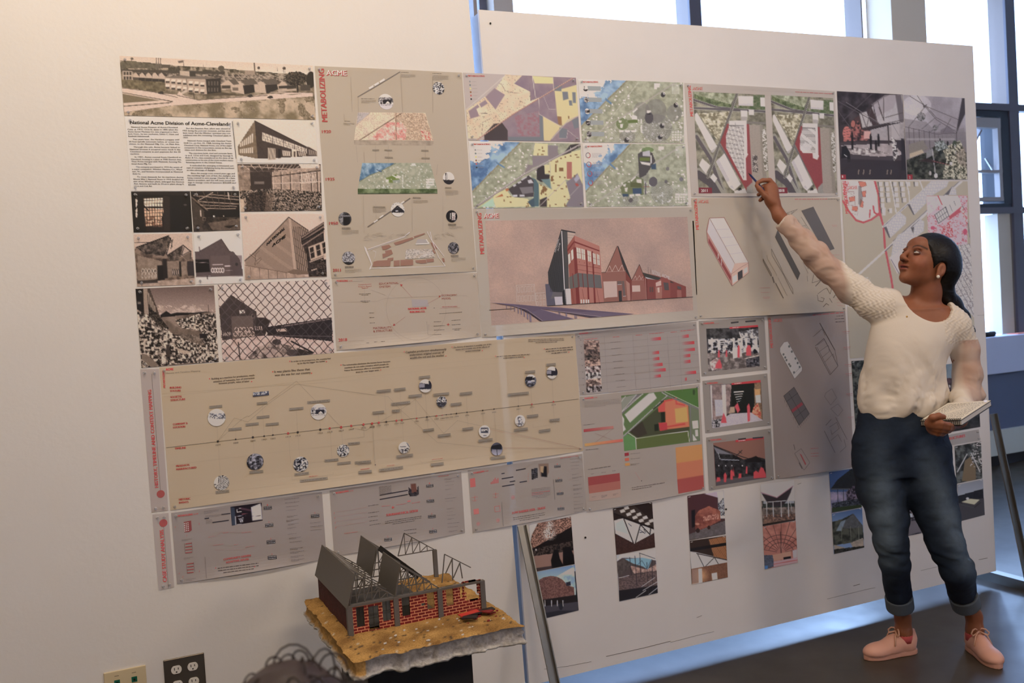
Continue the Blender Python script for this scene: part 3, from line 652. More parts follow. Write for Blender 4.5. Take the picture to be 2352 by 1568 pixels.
# ---- ruined sawtooth gables, gable shed
s=sheet('sepia photo of collapsed sawtooth roofs', 'photo print', [(98,395),(585,385),(612,815),(128,832)],(180,140,115), z=Z2, wl=(208,188,168), label='sepia photo of two collapsed sawtooth roofs above graffiti walls')
def P(r):
    r.fill((198,158,130));r.mott(r.Y>760,(150,116,92),(186,148,122),30,2);r.line([(100,462),(230,462)],4,(60,46,40))
    r.mott(inpoly(r.X, r.Y, [(118,510),(300,440),(390,405),(405,420),(375,500),(375,580),(500,490),(575,540),(590,600),(612,620),(612,760),(130,800),(100,520)]),(74,54,42),(140,106,82),34,3,2.4)
    r.mott(inpoly(r.X, r.Y, [(118,505),(300,435),(392,405),(408,425),(372,545),(350,575),(200,560)]),(36,28,24),(112,86,68),22,13,3)
    r.mott(inpoly(r.X, r.Y, [(375,575),(512,484),(490,580),(480,610),(400,615)]),(44,34,28),(116,90,72),22,14,3)
    r.poly([(510,490),(575,540),(540,612),(500,575)],(186,148,122));r.line([(512,485),(578,538),(572,600)],8,(50,38,32));r.line([(505,570),(575,532)],6,(50,38,32));r.line([(520,500),(500,570)],6,(50,38,32));r.poly([(505,578),(572,540),(570,600),(545,615)],(110,84,66))
    r.line([(118,505),(392,405)],9,(26,20,18));r.line([(408,425),(376,560)],7,(40,30,26));r.line([(425,440),(410,515)],6,(50,40,34));r.line([(378,570),(512,484)],7,(30,22,20));r.line([(390,480),(425,440)],6,(50,40,34));r.line([(410,430),(420,500)],4,(60,46,40))
    r.poly([(130,570),(335,620),(340,760),(135,790)],(150,118,92),.75, nz=.15);r.poly([(370,620),(540,620),(545,730),(372,760)],(146,114,90),.75, nz=.15)
    r.poly([(295,655),(355,650),(360,775),(300,780)],(26,19,17));r.poly([(340,600),(375,600),(385,760),(350,765)],(34,25,22));r.poly([(478,620),(495,620),(500,745),(482,748)],(34,26,22));r.poly([(545,618),(605,618),(612,740),(552,742)],(50,38,36))
    for k in range(5): r.ell(175+k*26,700,11,20,(212,180,152));r.ell(175+k*26,700,7,15,(100,78,62));r.ell(170+k*28,742,8,22,(206,174,146));r.ell(170+k*28,742,4,16,(120,94,76))
    for k in range(4): r.ell(425+k*16,712,8,30,(70,56,50));r.ell(425+k*16,712,4,20,(170,136,112))
    r.poly([(128,780),(300,775),(300,800),(130,808)],(40,30,26),.8);r.grain(.09)
s.raster(None, P);s.done()
s=sheet('photo of a plain gabled shed', 'photo print', [(600,382),(1000,365),(1026,800),(622,815)],(215,180,160), z=Z2, wl=(208,188,168), label='photo of a plain dark gabled shed with graffiti under a pale sky')
def P(r):
    r.fill((232,200,184));r.poly([(608,540),(640,540),(832,433),(900,535),(930,535),(985,600),(1010,690),(1015,735),(620,750)],(88,66,60), nz=.08);r.line([(650,535),(832,433),(900,535)],5,(48,36,34))
    r.poly([(612,605),(728,602),(738,708),(618,715)],(20,15,14));r.line([(612,628),(725,632)],4,(150,120,108));r.poly([(740,575),(905,570),(910,735),(748,738)],(98,74,66));r.line([(760,648),(845,645)],7,(190,158,146))
    for k in range(5): r.ell(760+k*21,695,14,22,(206,176,160));r.ell(760+k*21,695,7,13,(110,86,76))
    r.line([(865,660),(910,658)],10,(190,158,146));r.line([(870,695),(925,695)],4,(170,138,126));r.rect(905,570,1005,735,(80,60,56), a=.6);r.ell(960,645,12,14,(50,40,38));r.line([(648,498),(652,540)],6,(60,46,42));r.mott(r.Y>742,(210,178,158),(238,208,190),40,3);r.line([(620,748),(1012,740)],8,(100,80,72));r.line([(715,742),(716,768)],8,(60,46,42));r.grain(.04)
s.raster(None, P);s.done()

# ---- corrugated facade with the company name
s=sheet('pink toned photo of the corrugated facade lettered NATIONAL ACME', 'photo print', [(998,222),(1690,222),(1716,748),(1031,775)],(205,160,140), z=Z2, wl=(210,190,174), label='pink toned photo of a corrugated factory facade lettered NATIONAL ACME')
def P(r):
    r.fill((220,172,148));fac=[(1028,620),(1395,250),(1440,700),(1380,720),(1035,660)]
    m=r.poly(fac, (160,122,98));r.C *= np.where(m & (np.mod(r.X*1.0 - (r.Y - 250)*.1,11)<4),.86,1)[..., None]
    m=r.poly([(1395,250),(1560,360),(1590,560),(1560,730),(1450,700)],(150,114,92));r.C *= np.where(m & (np.mod(r.X - (r.Y - 250)*.14,16)<6) & (r.Y>330),.5,1)[..., None]
    r.poly([(1395,250),(1415,265),(1462,705),(1440,700)],(184,144,118));r.line([(1028,615),(1110,545),(1395,250)],7,(36,26,22));r.line([(1395,250),(1562,362)],6,(50,36,30))
    r.poly([(1380,710),(1440,685),(1562,705),(1562,730),(1440,735)],(120,90,70));r.mott(inpoly(r.X, r.Y, [(1030,655),(1380,720),(1580,745),(1580,770),(1031,778)]),(160,122,98),(190,148,122),40,4)
    for k in range(6): r.line([(1075+k*75,668+k*12),(1078+k*75,765)],4,(110,82,66))
    r.line([(1028,652),(1380,715)],5,(110,82,66))
    m=r.poly([(1505,410),(1690,290),(1690,720),(1716,748),(1565,750),(1545,560),(1505,470)],(44,32,28));r.mott(m, (30,21,19),(70,50,42),12,8)
    for y in (0,28,70): r.line([(1508,420+y),(1692,300+y)],8,(150,114,94));
    r.line([(1508,452),(1692,350)],12,(26,19,17))
    r.poly([(1560,500),(1690,450),(1698,570),(1580,615)],(196,156,128))
    for x, y in ((1570,510),(1622,490),(1674,470)): r.poly([(x, y),(x+32, y - 14),(x+45, y+75),(x+14, y+88)],(40,28,24));r.line([(x+6, y+42),(x+40, y+28)],5,(180,142,118))
    r.line([(1575,625),(1700,578)],8,(190,150,124));r.line([(1590,695),(1640,680)],9,(190,150,124));r.rect(1665,605,1685,630,(170,134,110));m=inpoly(r.X, r.Y, [(1640,620),(1712,600),(1716,748),(1620,745)]);r.mott(m, (16,11,10),(90,66,54),8,3,3)
    for p in ([(1115,650),(1120,560),(1150,530)],[(1120,600),(1070,560)],[(1118,620),(1160,590)],[(1100,560),(1120,580)],[(1130,640),(1170,600)]): r.line(p, 4,(86,62,50))
    r.grain(.05)
s.raster(None, P)
for t, a, b, h in (('NATIONAL', (1212,490),(1362,352),25),('ACME', (1258,502),(1368,420),27)):
    for dx, c in ((0,(24,18,17)),): s.text(t, a, b, h, c, up=np.array([.10,-1.0]), bold=2.6)
s.done()

# ---- rubble yard
s=sheet('sepia photo of a rubble yard', 'photo print', [(113,850),(770,822),(811,1460),(165,1512)],(130,100,80), z=Z2, wl=(198,178,160), label='sepia photo of heaped rubble between walls under a dark sky')
def P(r):
    r.vgrad((104,76,64),840,(160,124,104),1040);r.mott((r.Y>985) & (fbm(r.X, r.Y*2,40,6)>.5),(196,160,138),(170,134,112),20,5)
    r.poly([(320,1070),(370,1035),(410,1060),(460,1048),(600,1050),(700,1040),(790,1050),(790,1100),(330,1110)],(26,20,18));r.line([(725,985),(728,1050)],3,(50,40,36))
    m=inpoly(r.X, r.Y, [(330,1090),(800,1040),(812,1465),(165,1515),(125,1030)]);r.mott(m, (88,66,52),(140,108,86),50,7)
    for pp, sd, ns in (([(560,1090),(640,1055),(700,1065),(790,1045),(812,1300),(640,1200),(500,1180),(440,1110)],3,13),([(125,1030),(200,1060),(330,1150),(420,1220),(520,1340),(640,1460),(165,1515)],11,17),([(420,1230),(812,1240),(812,1465),(560,1470)],19,12)):
        m=inpoly(r.X, r.Y, pp);r.mott(m, (28,20,16),(204,168,140), ns, sd, 3.6,3)
    r.poly([(380,1120),(480,1180),(640,1210),(700,1330),(560,1290),(400,1200)],(104,80,62),.7, nz=.2)
    r.poly([(113,850),(180,850),(190,1060),(125,1020)],(24,18,16));r.poly([(178,850),(212,850),(220,1062),(186,1058)],(150,118,94));r.poly([(212,850),(235,850),(322,1090),(330,1160),(222,1070)],(70,52,42), nz=.2)
    for k in range(4): r.poly([(218+k*17,880+k*35),(228+k*17,890+k*35),(232+k*17,985+k*25),(224+k*17,975+k*25)],(170,138,112))
    r.mott(inpoly(r.X, r.Y, [(222,1000),(300,1060),(400,1190),(330,1170),(225,1080)]),(20,15,12),(80,62,48),10,23,3);r.rect(132,958,158,978,(110,90,74))
    r.poly([(648,1225),(712,1225),(715,1265),(652,1265)],(34,26,24));r.poly([(370,1320),(395,1318),(405,1420),(376,1420)],(60,44,36));r.poly([(440,1340),(590,1380),(520,1400)],(176,142,114));r.poly([(165,1390),(210,1400),(310,1490),(250,1512),(165,1440)],(120,94,74));r.grain(.1)
s.raster(None, P);s.done()

# ---- chain link fence
s=sheet('pink toned photo behind chain link fence', 'photo print', [(800,815),(1736,772),(1777,1385),(845,1457)],(190,150,135), z=Z2, wl=(198,178,164), label='wide pink toned photo of a graffiti shed seen through chain link fence')
def P(r):
    r.fill((208,164,148));r.mott(r.Y>1230,(180,140,124),(206,164,148),50,2)
    r.poly([(812,1010),(912,898),(1125,1040),(1130,1090),(1240,1110),(1200,1240),(840,1280)],(62,46,42), nz=.1);r.poly([(915,1080),(1095,1075),(1105,1240),(925,1270)],(100,76,66),.9);r.poly([(982,1030),(1028,1026),(1030,1055),(986,1058)],(214,176,156));r.rect(1085,1062,1110,1096,(120,92,80));r.rect(1091,1068,1104,1090,(40,30,28))
    r.poly([(1205,1170),(1755,1090),(1765,1290),(1220,1240)],(40,30,30), nz=.2);r.poly([(1130,1090),(1200,1090),(1245,1120),(1200,1220),(1110,1225)],(50,37,34));r.poly([(1290,1190),(1370,1180),(1390,1205),(1300,1210)],(190,150,130));r.line([(1340,1165),(1760,1100)],9,(120,94,86));r.line([(1220,1240),(1765,1248)],6,(90,70,66))
    for k in range(5): r.ell(960+k*30,1192,18,22,(196,158,140));r.ell(960+k*30,1192,11,15,(90,68,60));r.ell(950+k*36,1228,18,22,(186,148,130));r.ell(950+k*36,1228,11,14,(96,74,64))
    for k in range(4): r.ell(852+k*17,1228,8,18,(150,120,106));r.line([(1115+k*17,1165),(1122+k*17,1195)],7,(190,152,136))
    m=inpoly(r.X, r.Y, [(1050,1425),(1140,1340),(1260,1290),(1420,1330),(1600,1385),(1560,1410),(1080,1440)]);r.mott(m, (50,38,34),(176,140,122),60,5,3.4);r.ell(1240,1385,55,40,(176,138,122),.8);r.ell(1295,1295,38,24,(60,46,42));r.ell(1420,1385,45,28,(70,54,48));r.line([(1420,1290),(1600,1385)],14,(40,30,28));r.line([(975,1300),(988,1440)],10,(60,46,42))
    X, Y=r.X, r.Y
    # wire mesh: two families of wavy wires
    sk=1.0;a=(X+(Y - 800)*.92)*.72;b=(X - (Y - 800)*.92)*.72
    wv=2.5*np.sin((X - Y)/20.);wv2=2.5*np.sin((X+Y)/20.);sp=54.
    d1=np.abs(np.mod(a+wv, sp) - sp/2);d2=np.abs(np.mod(b+wv2, sp) - sp/2)
    wire=np.clip((4.2 - np.minimum(d1, d2))/2.6,0,1);dark=(fbm(X, Y, 8,1,1)>-1)
    lum=r.C.mean(-1);r.put(wire, (44,28,26), np.where(lum>80,.95,0.0));r.put(wire, (112,88,82), np.where(lum <= 80,.35,0.0))
    r.grain(.04)
s.raster(None, P, step=1.25);s.done()

# ================================================================ tan project posters
Z3=(700,130,4.237);Z4=(720,440,4.127);Z5=(1050,150,4.276);Z6=(1080,460,4.3556);Z7=(1560,180,5.226);Z8=(1900,190,4.237);Z15=(1570,430,5.06)
GR=(120,104,86);DK=(44,38,36)
def logo(s, zz, v0, v1, vh, a0, a1, ah, white=(214,200,188)):
    """METABOLIZING up the side, ACME in shadowed letters beside it"""
    o=s.z;s.z=zz;s.text('METABOLIZING', v0, v1, vh, RED, bold=vh*.05)
    if a0:
        s.text('ACME', (a0[0]+ah*.12, a0[1]+ah*.1),(a1[0]+ah*.12, a1[1]+ah*.1), ah, RED, L=4, bold=ah*.10);s.text('ACME', a0, a1, ah, white, L=5, bold=ah*.02)
    s.z=o
def smalllogo(s, p0, p1, h): s.text('METABOLIZING', p0, p1, h, RED, bold=h*.06)
def photo_disc(s, c, r, kind, tone=(235,222,214)):
    def P(q):
        x, y=q.dx, q.dy;d=(34,30,36);q.fill(tone)
        if kind=='factory': q.mott((y>-.55) & (y<.05),(70,64,66),(190,176,168), r*.15,4);q.put((abs(x - .15)<.55) & (abs(y - .02)<.28), d);q.put((abs(x - .25)<.3) & (y>-.1) & (y<.25) & (y>abs(x - .25) - .1), tone);q.put((y>.3),(205,190,184));q.put((y>.42) & (y<.47),(120,110,108));q.mott((x<-.45) & (abs(y)<.3), d, tone, r*.12,7,4)
        elif kind=='aerial': q.mott((y>-.5) & (y<.15),(60,56,60),(226,214,208), r*.14,9,3.4);q.mott(y>.5,(214,202,196),(238,228,222), r*.2,3)
        elif kind=='dark': q.mott(y>-2,(22,20,24),(150,140,140), r*.22,5,3)
        elif kind=='busy': q.mott(y>-2,(20,18,24),(232,222,218), r*.16,6,4.2,3)
        elif kind=='crowd': q.mott(y<.1,(30,26,32),(240,230,226), r*.13,8,4.5,3);q.mott(y >= .1,(16,14,18),(80,74,78), r*.15,9,3)
        elif kind=='stripes': 
            t=np.where(y<0, x*1.0, x*.5+y);q.put(np.mod(t*4.5,1)<.42,(30,26,30));q.put((x<-.5) & (y<.2), tone)
        elif kind=='tower': q.put(y>.25+.25*np.abs(x) - .3*x*x, d);q.put((abs(x+.45)<.05) & (y<.4) & (y>-.8), d);q.put(np.hypot(x+.45, y+.72)<.13, d);q.put((abs(x+.25)<.03) & (y<.4) & (y>-.7), d)
        elif kind=='gable': q.put((y>-.6+np.abs(x)*.9) & (y<.45), d);q.put((y<-.1) & (np.mod((x+y)*3,1)<.12),(120,110,110));q.put((abs(x+.1)<.18) & (abs(y - .2)<.1),(170,160,158))
        elif kind=='door': q.fill((60,56,56));q.put((abs(x - .25)<.5) & (y>-.25),(18,16,18));q.mott((x<-.3),(40,38,40),(150,142,138), r*.3,4);q.put((abs(x - .25)<.25) & (abs(y+.68)<.1),(20,18,20));q.put((y<-.35) & (y>-.5),(130,122,118))
        elif kind=='window': q.fill((14,14,20));q.mott((abs(x - .3)<.28) & (abs(y)<.62),(255,246,236),(150,120,110), r*.2,4,3);q.put((abs(x+.22)<.05) & (abs(y)<.5), tone)
        elif kind=='tree': q.mott(y>-2,(196,186,184),(90,84,88), r*.3,3,2);q.mott(y>-2,(196,188,186),(70,64,68), r*.10,12,3);q.put(y>.6,(30,28,30))
        elif kind=='house': q.mott(y>-.3 - .4*np.abs(x),(20,18,22),(110,104,108), r*.2,4,3);q.put((x<.3) & (abs(y+.35)<.3),(24,22,26));q.put((x>-.5) & (x<.1) & (abs(y - .2)<.15),(150,140,140));q.put((abs(x - .35)<.3) & (abs(y - .05)<.1),(200,190,188))
        elif kind=='shed': q.put((y>-.35+.15*x) & (y<.5), d);q.put((x<-.1) & (abs(y+.05)<.28),(120,110,112));q.put((x>.5) & (y>-.8) & (y<.3), d)
        elif kind=='press': q.mott(y>.1,(40,36,42),(226,216,212), r*.16,5,4);q.put((abs(x)<.6) & (y>-.7) & (y<-.15),(236,228,224));q.line([(c[0] - r*.7, c[1] - r*.1),(c[0]+r*.3, c[1] - r*.15)], r*.12, d);q.line([(c[0]+r*.5, c[1] - r*.8),(c[0]+r*.9, c[1] - r*.1)], r*.12, d)
        elif kind=='statue': q.mott((abs(x - .1*np.sin(y*4))<.38) & (y>-.7),(70,64,68),(236,228,224), r*.2,5,4);q.put((y>.55) & (y<.62), d)
        elif kind=='billboard': q.vgrad((60,56,64), c[1] - r, (150,140,144), c[1]+r);q.poly([(c[0] - r*.9, c[1] - r*.5),(c[0]+r*.8, c[1] - r*.8),(c[0]+r*.8, c[1]+r*.1),(c[0] - r*.9, c[1]+r*.05)],(26,24,28));q.line([(c[0], c[1]),(c[0]+r*.05, c[1]+r)], r*.09,(24,22,26));q.put(x<-.8,(24,22,26))
        elif kind=='monitor': q.fill((226,218,216));q.rect(c[0] - r*.62, c[1] - r*.62, c[0]+r*.62, c[1]+r*.25,(40,40,50));q.rect(c[0] - r*.2, c[1]+r*.6, c[0]+r*.3, c[1]+r*.75,(50,46,52))
    s.disc(c, r, P)
    if kind=='monitor': s.text('IBM', (c[0] - r*.48, c[1]+.02*r),(c[0]+r*.45, c[1] - r*.06), r*.42,(230,226,224), L=5, bold=r*.03)

# ---- tall poster with years
s=sheet('tall tan poster dated 1920 to 2011', 'poster', [(722.4,151.7),(1060.5,167),(1094,623),(761,638.7)],(182,160,132), wl=(218,204,188), z=Z3, raw=True, curl=(.006,.003), label='tall tan poster with aerial site drawings dated 1920 to 2011')
logo(s, Z3,(221,634),(186,122),55,(208,182),(403,186),50)
s.text('1920', (168,746),(254,744),29, RED, bold=1.4);s.text('1935', (205,1208),(288,1206),29, RED, bold=1.4)
s.line([(512,394),(925,150)],9,(128,112,98));s.line([(625,312),(775,222)],20,(238,232,226));s.line([(668,292),(680,284)],21,(182,160,132), L=4);s.line([(720,258),(730,252)],21,(182,160,132), L=4)
photo_disc(s, (1300,310),61, 'busy');photo_disc(s, (788,440),76, 'factory')
def P(r):
    r.fill((232,196,158));r.mott(r.X>-1,(236,200,160),(222,186,156),60,3);m=inpoly(r.X, r.Y, [(870,545),(1170,555),(1250,815),(890,812)]);r.mott(m, (176,138,104),(224,188,152),8,5,2.6)
    r.mott(inpoly(r.X, r.Y, [(620,815),(800,640),(940,640),(990,700),(980,815)]),(238,200,172),(222,120,106),26,9,2.4);r.mott(inpoly(r.X, r.Y, [(1120,700),(1215,740),(1245,815),(1150,815)]),(232,196,160),(210,96,84),14,9,3.4)
    r.poly([(515,542),(640,545),(575,600),(500,660)],(186,168,158));r.line([(535,812),(940,552)],9,(150,110,80));r.line([(538,812),(943,552)],3,(80,60,48));r.line([(880,552),(885,812)],9,(206,166,130));r.line([(884,560),(890,812)],4,(120,90,74))
    r.line([(640,545),(575,605),(498,665)],4,(200,170,140));r.C *= (1 - .12*(fbm(r.X, r.Y, 5,4,2)>.6))[..., None]
s.raster([(515,542),(1172,548),(1252,818),(478,812)], P)
def P(r): r.mott(r.X>-1,(150,128,104),(190,166,138),60,3)
s.raster([(478,812),(1252,818),(1250,866),(478,858)], P)
def city(r, lake, seed=2):
    """green map with white blocks and a blue lake in the corner"""
    r.mott(r.X>-1e9,(146,148,116),(178,172,142),30, seed)
def P(r):
    city(r, None);r.mott(inpoly(r.X, r.Y, [(560,1035),(880,1035),(740,1110),(620,1160),(525,1215)]),(52,100,134),(160,182,190),55,5,2.6);r.line([(880,1040),(750,1110),(630,1155),(535,1215)],6,(110,112,80))
    r.line([(700,1100),(745,1120)],10,(52,90,126));r.poly([(790,1180),(900,1140),(930,1230),(800,1225)],(112,130,50));r.poly([(850,1205),(925,1195),(930,1230),(860,1228)],(150,152,134))
    for k in range(6): r.rect(850+k*14,1150+(k % 3)*8,862+k*14,1160+(k % 3)*8,(246,244,240))
    r.rect(885,1165,922,1185,(250,248,244));r.rect(790,1195,815,1220,(248,246,242))
    rr=random.Random(4)
    for k in range(150): x=rr.uniform(540,1270);y=rr.uniform(1050,1285);r.rect(x, y, x+rr.uniform(4,9), y+rr.uniform(4,8),(244,242,236)) if (y>1215 - (x - 525)*.5) else None
    for k in range(14): r.rect(1180+(k % 4)*20,1190+(k // 4)*24,1196+(k % 4)*20,1204+(k // 4)*24,(248,246,242));r.rect(945+(k % 3)*4,1150+k*9,955,1156+k*9,(246,244,240))
    r.rect(1040,1042,1075,1060,(248,246,242));r.line([(550,1280),(950,1040)],4,(176,170,142));r.line([(910,1280),(1170,1040)],4,(176,170,142))
s.raster([(556,1033),(1220,1035),(1288,1288),(517,1285)], P)
def P(r): r.mott(r.X>-1,(66,84,40),(140,150,100),50,6,2.6);r.put(r.Y>1326,(64,66,50),.6)
s.raster([(514,1285),(1288,1288),(1290,1334),(514,1340)], P)
photo_disc(s, (1398,1183),60, 'tower');
for a, b in (((545,410),(680,412)),((934,155),(1010,157)),((1240,165),(1330,168)),((385,628),(440,629))): s.tiny(a, b, 7, GR)
for a, b, n in (((548,426),(690,428),4),((936,176),(1075,180),4),((1240,184),(1395,190),6),((375,646),(480,648),3),((1365,1302),(1490,1306),6),((1052,1396),(1195,1400),4),((660,1480),(790,1482),5)): s.tiny(a, b, 5,(156,136,112), rows=n, gap=1.7)
for a, b in (((655,910),(722,910)),((772,910),(848,912)),((1130,914),(1202,916)),((775,980),(856,984)),((1132,988),(1215,990)),((1362,1276),(1425,1278)),((1048,1372),(1128,1376)),((662,1462),(782,1466))): s.label_box((a[0], a[1] - 8),(b[0], b[1] - 8),15,(156,136,110), GR)
for x0, y0, x1, y1 in ((445,200,460,540),(518,400,520,540),(930,160,950,545),(1240,200,1245,545),(685,870,690,1030),(810,870,812,1030),(1168,870,1172,1030),(498,870,512,1030),(380,560,385,620),(575,930,580,1030),(1290,1050,1280,1150)): s.line([(x0, y0),(x1, y1)],2,(150,130,108))
s.z=Z4
s.text('1950', (148,315),(232,313),28, RED, bold=1.4);s.text('2011', (183,759),(257,757),28, RED, bold=1.4)
s.line([(512,334),(915,62)],9,(118,102,90));s.line([(570,292),(606,268)],12,(236,230,224));s.line([(625,248),(660,224)],12,(236,230,224));s.line([(830,112),(858,92)],14,(236,230,224))
photo_disc(s, (796,170),68, 'gable');photo_disc(s, (297,257),62, 'door');photo_disc(s, (330,630),62, 'tree');photo_disc(s, (1308,234),57, 'window');photo_disc(s, (1325,535),56, 'dark')
PW=(206,190,180);BR=(156,106,84)
for p in ([(478,515),(500,540),(555,690),(535,740),(522,738),(545,690),(488,560)],): s.poly(p, PW)
s.line([(910,385),(860,425),(510,548)],7, PW);s.line([(880,425),(520,558)],3, PW);s.line([(1075,378),(1110,450),(1235,615)],6, PW);s.line([(1105,380),(1120,460),(1180,620),(1245,705)],6, PW);s.line([(535,728),(1245,706)],5, PW);s.line([(575,635),(590,570),(560,560)],3, PW)
for p in ([(642,518),(715,503),(735,525),(690,548),(655,552)],[(675,560),(735,550),(750,590),(655,632),(650,590),(680,585)],[(758,485),(935,432),(948,448),(820,498),(775,508)],[(948,425),(1050,392),(1056,402),(955,440)],[(555,712),(565,665),(600,655),(695,650),(700,632),(755,625),(752,650),(728,655),(722,708)],[(757,655),(812,650),(812,705),(757,708)],[(820,648),(940,645),(940,698),(820,706)],[(962,652),(1060,645),(1068,680),(1015,682),(965,672)],[(1062,640),(1135,635),(1138,665),(1072,672)],[(1105,480),(1140,490),(1170,545),(1140,550),(1120,510)],[(1120,548),(1140,555),(1155,585),(1135,585)],[(1212,630),(1235,632),(1242,670),(1225,668)]): s.poly(p, BR, 3)
s.poly([(965,495),(985,450),(1075,455),(1092,495),(965,502)],(172,158,150),3);s.line([(965,497),(1092,493),(1065,452)],10,(242,238,234), L=4)
def P(r):
    X=r.X;Y=r.Y;r.fill((186,164,142));r.put((np.mod(X, 12)<4) | (np.mod(Y, 14)<3),(220,206,194),.75);r.C *= (1 - .25*(fbm(X, Y, 7,3,2)>.6))[..., None]
s.raster([(875,545),(1120,545),(1150,625),(865,640)], P, L=2)
for k in range(26): 
    x=470+s.rnd.uniform(0,200);y=395+s.rnd.uniform(0,70);s.line([(x, y),(x+s.rnd.uniform(15,50), y+s.rnd.uniform(-14,14))],1.6,(148,128,106));x += 230;s.line([(x, y),(x+s.rnd.uniform(15,50), y+s.rnd.uniform(-14,14))],1.4,(148,128,106)) if y<440 else None;s.line([(x+430, y - 10),(x+460, y+s.rnd.uniform(-14,14))],1.4,(148,128,106))
for a, b in (((265,346),(350,346)),((294,714),(378,712)),((1272,310),(1350,312)),((1298,608),(1372,608))): s.label_box((a[0], a[1] - 8),(b[0], b[1] - 8),17,(150,130,106),(90,76,64), rows=1)
for a, b, n in (((265,366),(425,366),5),((296,738),(450,736),4),((1280,330),(1410,332),3),((1302,628),(1440,628),4)): s.tiny(a, b, 5,(150,130,106), rows=n, gap=1.8)
for p in ([(470,40),(478,390)],[(930,60),(935,380)],[(1222,40),(1225,380)],[(590,120),(592,300)]): s.line(p, 1.6,(160,140,116))
s.done()

# ---- diagram poster 2018
s=sheet('tan diagram poster dated 2018', 'poster', [(175,826),(1550,768),(1588,1375),(218,1505)],(170,148,122), wl=(200,186,168), z=Z4, curl=(.012,.003), label='tan diagram poster dated 2018 below the tall dated poster')
smalllogo(s, (215,855),(325,853),16);s.text('ACME', (334,852),(368,851),10, RED);s.line([(370,851),(470,847)],1.5, GR)
s.text('EDUCATIONAL', (622,882),(806,873),19,(150,52,44));s.text('SYSTEM', (624,912),(726,907),19,(150,52,44));s.text('ECONOMIC', (1213,992),(1362,988),18,(150,52,44));s.text('MODEL', (1216,1022),(1304,1020),18,(150,52,44))
s.text('MATERIALITY', (566,1303),(738,1295),20,(150,52,44));s.text('& STRUCTURE', (566,1333),(746,1322),20,(150,52,44));s.text('NATIONAL ACME', (896,1121),(1070,1112),19, RED, bold=1.6);s.text('BUILDING CO.', (914,1149),(1056,1143),18, RED, bold=1.6)
s.text('2018', (238,1420),(317,1415),28, RED, bold=1.4)
for p in ([(820,876),(846,882),(828,900)],[(1183,985),(1206,986),(1195,1003)],[(763,1248),(775,1268),(750,1270)]): s.poly(p, (168,50,44),3)
for p in ([(835,895),(935,1005)],[(1190,1000),(1080,1062)],[(770,1260),(868,1186)]): s.line(p, 1.6,(160,70,58))
s.circ((975,1110),298,(140,120,98), ring=.995, L=3)
s.poly([(928,1020),(1080,1024),(1092,1086),(935,1092)],(158,142,132),2)
s.line([(1262,1259),(1288,1257)],5, RED);s.line([(1275,1246),(1275,1271)],5, RED)
for y, t in ((880, 'Comprehensive'),(900, 'Enquiry Based'),(916, 'Method')): w_=len(t)*9.4;s.text(t, (486 - w_/2, y+6),(486+w_/2, y),11,(170,66,54))
for a, b, n in (((430,970),(540,966),2),((445,1038),(535,1034),2),((525,1150),(572,1148),1),((530,1193),(575,1191),1),((532,1244),(580,1242),1),((1136,1102),(1150,1102),1),((1192,1156),(1410,1140),1),((1138,1233),(1210,1230),1),((1306,1220),(1392,1214),1),((1136,1274),(1245,1268),1),((1310,1262),(1394,1256),1),((1140,1312),(1240,1308),1),((1316,1302),(1398,1296),2),((1142,1354),(1210,1351),1),((498,1434),(524,1432),1),((570,1424),(600,1422),1),((636,1420),(672,1418),1)): s.tiny(a, b, 6,(92,78,66), rows=n, just='c')
s.tiny((1218,1092),(1364,1086),8,(172,84,72));s.line([(1200,1104),(1388,1098)],1.5,(170,80,70));s.line([(1072,1230),(1082,1356),(1210,1350)],1.6, GR);s.line([(1090,1260),(1092,1310)],1.5, GR)
for p in ([(230,1048),(600,1040),(680,1010),(1160,990),(1450,985)],[(482,925),(484,1030)],[(545,930),(680,980)],[(760,1340),(850,1420)],[(325,1416),(480,1408)]): s.line(p, 1.4,(146,126,104))
s.done()

# ---- four maps
def lakecity(r, u0=0):
    u, v=r.u, r.v;N=fbm(r.PX, r.PY, 9,3)
    r.C[:]=np.array((150,148,122))*1.0;r.mott(u>-1,(132,132,104),(166,166,138),34,3)
    shore=(u+v*.62) ;lake=shore<.46+.02*(N - .5);r.mott(lake, (58,100,140),(138,168,190),90,8,2.4);r.mott(lake & (shore<.31+.22*(N - .5)),(226,222,222),(240,234,232),40,4)
    r.mott(lake & (v>.30+.1*(N - .5)) & (u<.06+v*.1 - (v - .6)*.3),(54,96,140),(120,156,184),60,5,2.4)
    r.mott((shore>.46) & (shore<.48),(120,112,84),(150,140,110),10,4)
    for a, b in (((.44,.0),(.0,.62)),): pass
    return N
def upx(s, u, v): p=s.uvp(u, v);return ((p[0] - s.z[0])*s.z[2],(p[1] - s.z[1])*s.z[2])
def blocks(r, seed, n, dens=1.0, col=(222,218,208), reg=None):
    rr=random.Random(seed);H, Wd=r.u.shape
    for k in range(n):
        u=rr.random();v=rr.random()
        if reg and not reg(u, v): continue
        du=rr.uniform(.006,.013);dv=rr.uniform(.008,.02);i0, i1=int(v*H), int((v+dv)*H)+1;j0, j1=int(u*Wd), int((u+du)*Wd)+1
        r.C[i0:i1, j0:j1]=col
def rline(r, pts, w, c, a=1):
    H, Wd=r.u.shape;P_=[((r.X[int(min(v, .999)*(H - 1)), int(min(u, .999)*(Wd - 1))]),(r.Y[int(min(v, .999)*(H - 1)), int(min(u, .999)*(Wd - 1))])) for u, v in pts];r.line(P_, w, c, a)
MW=(196,184,172)
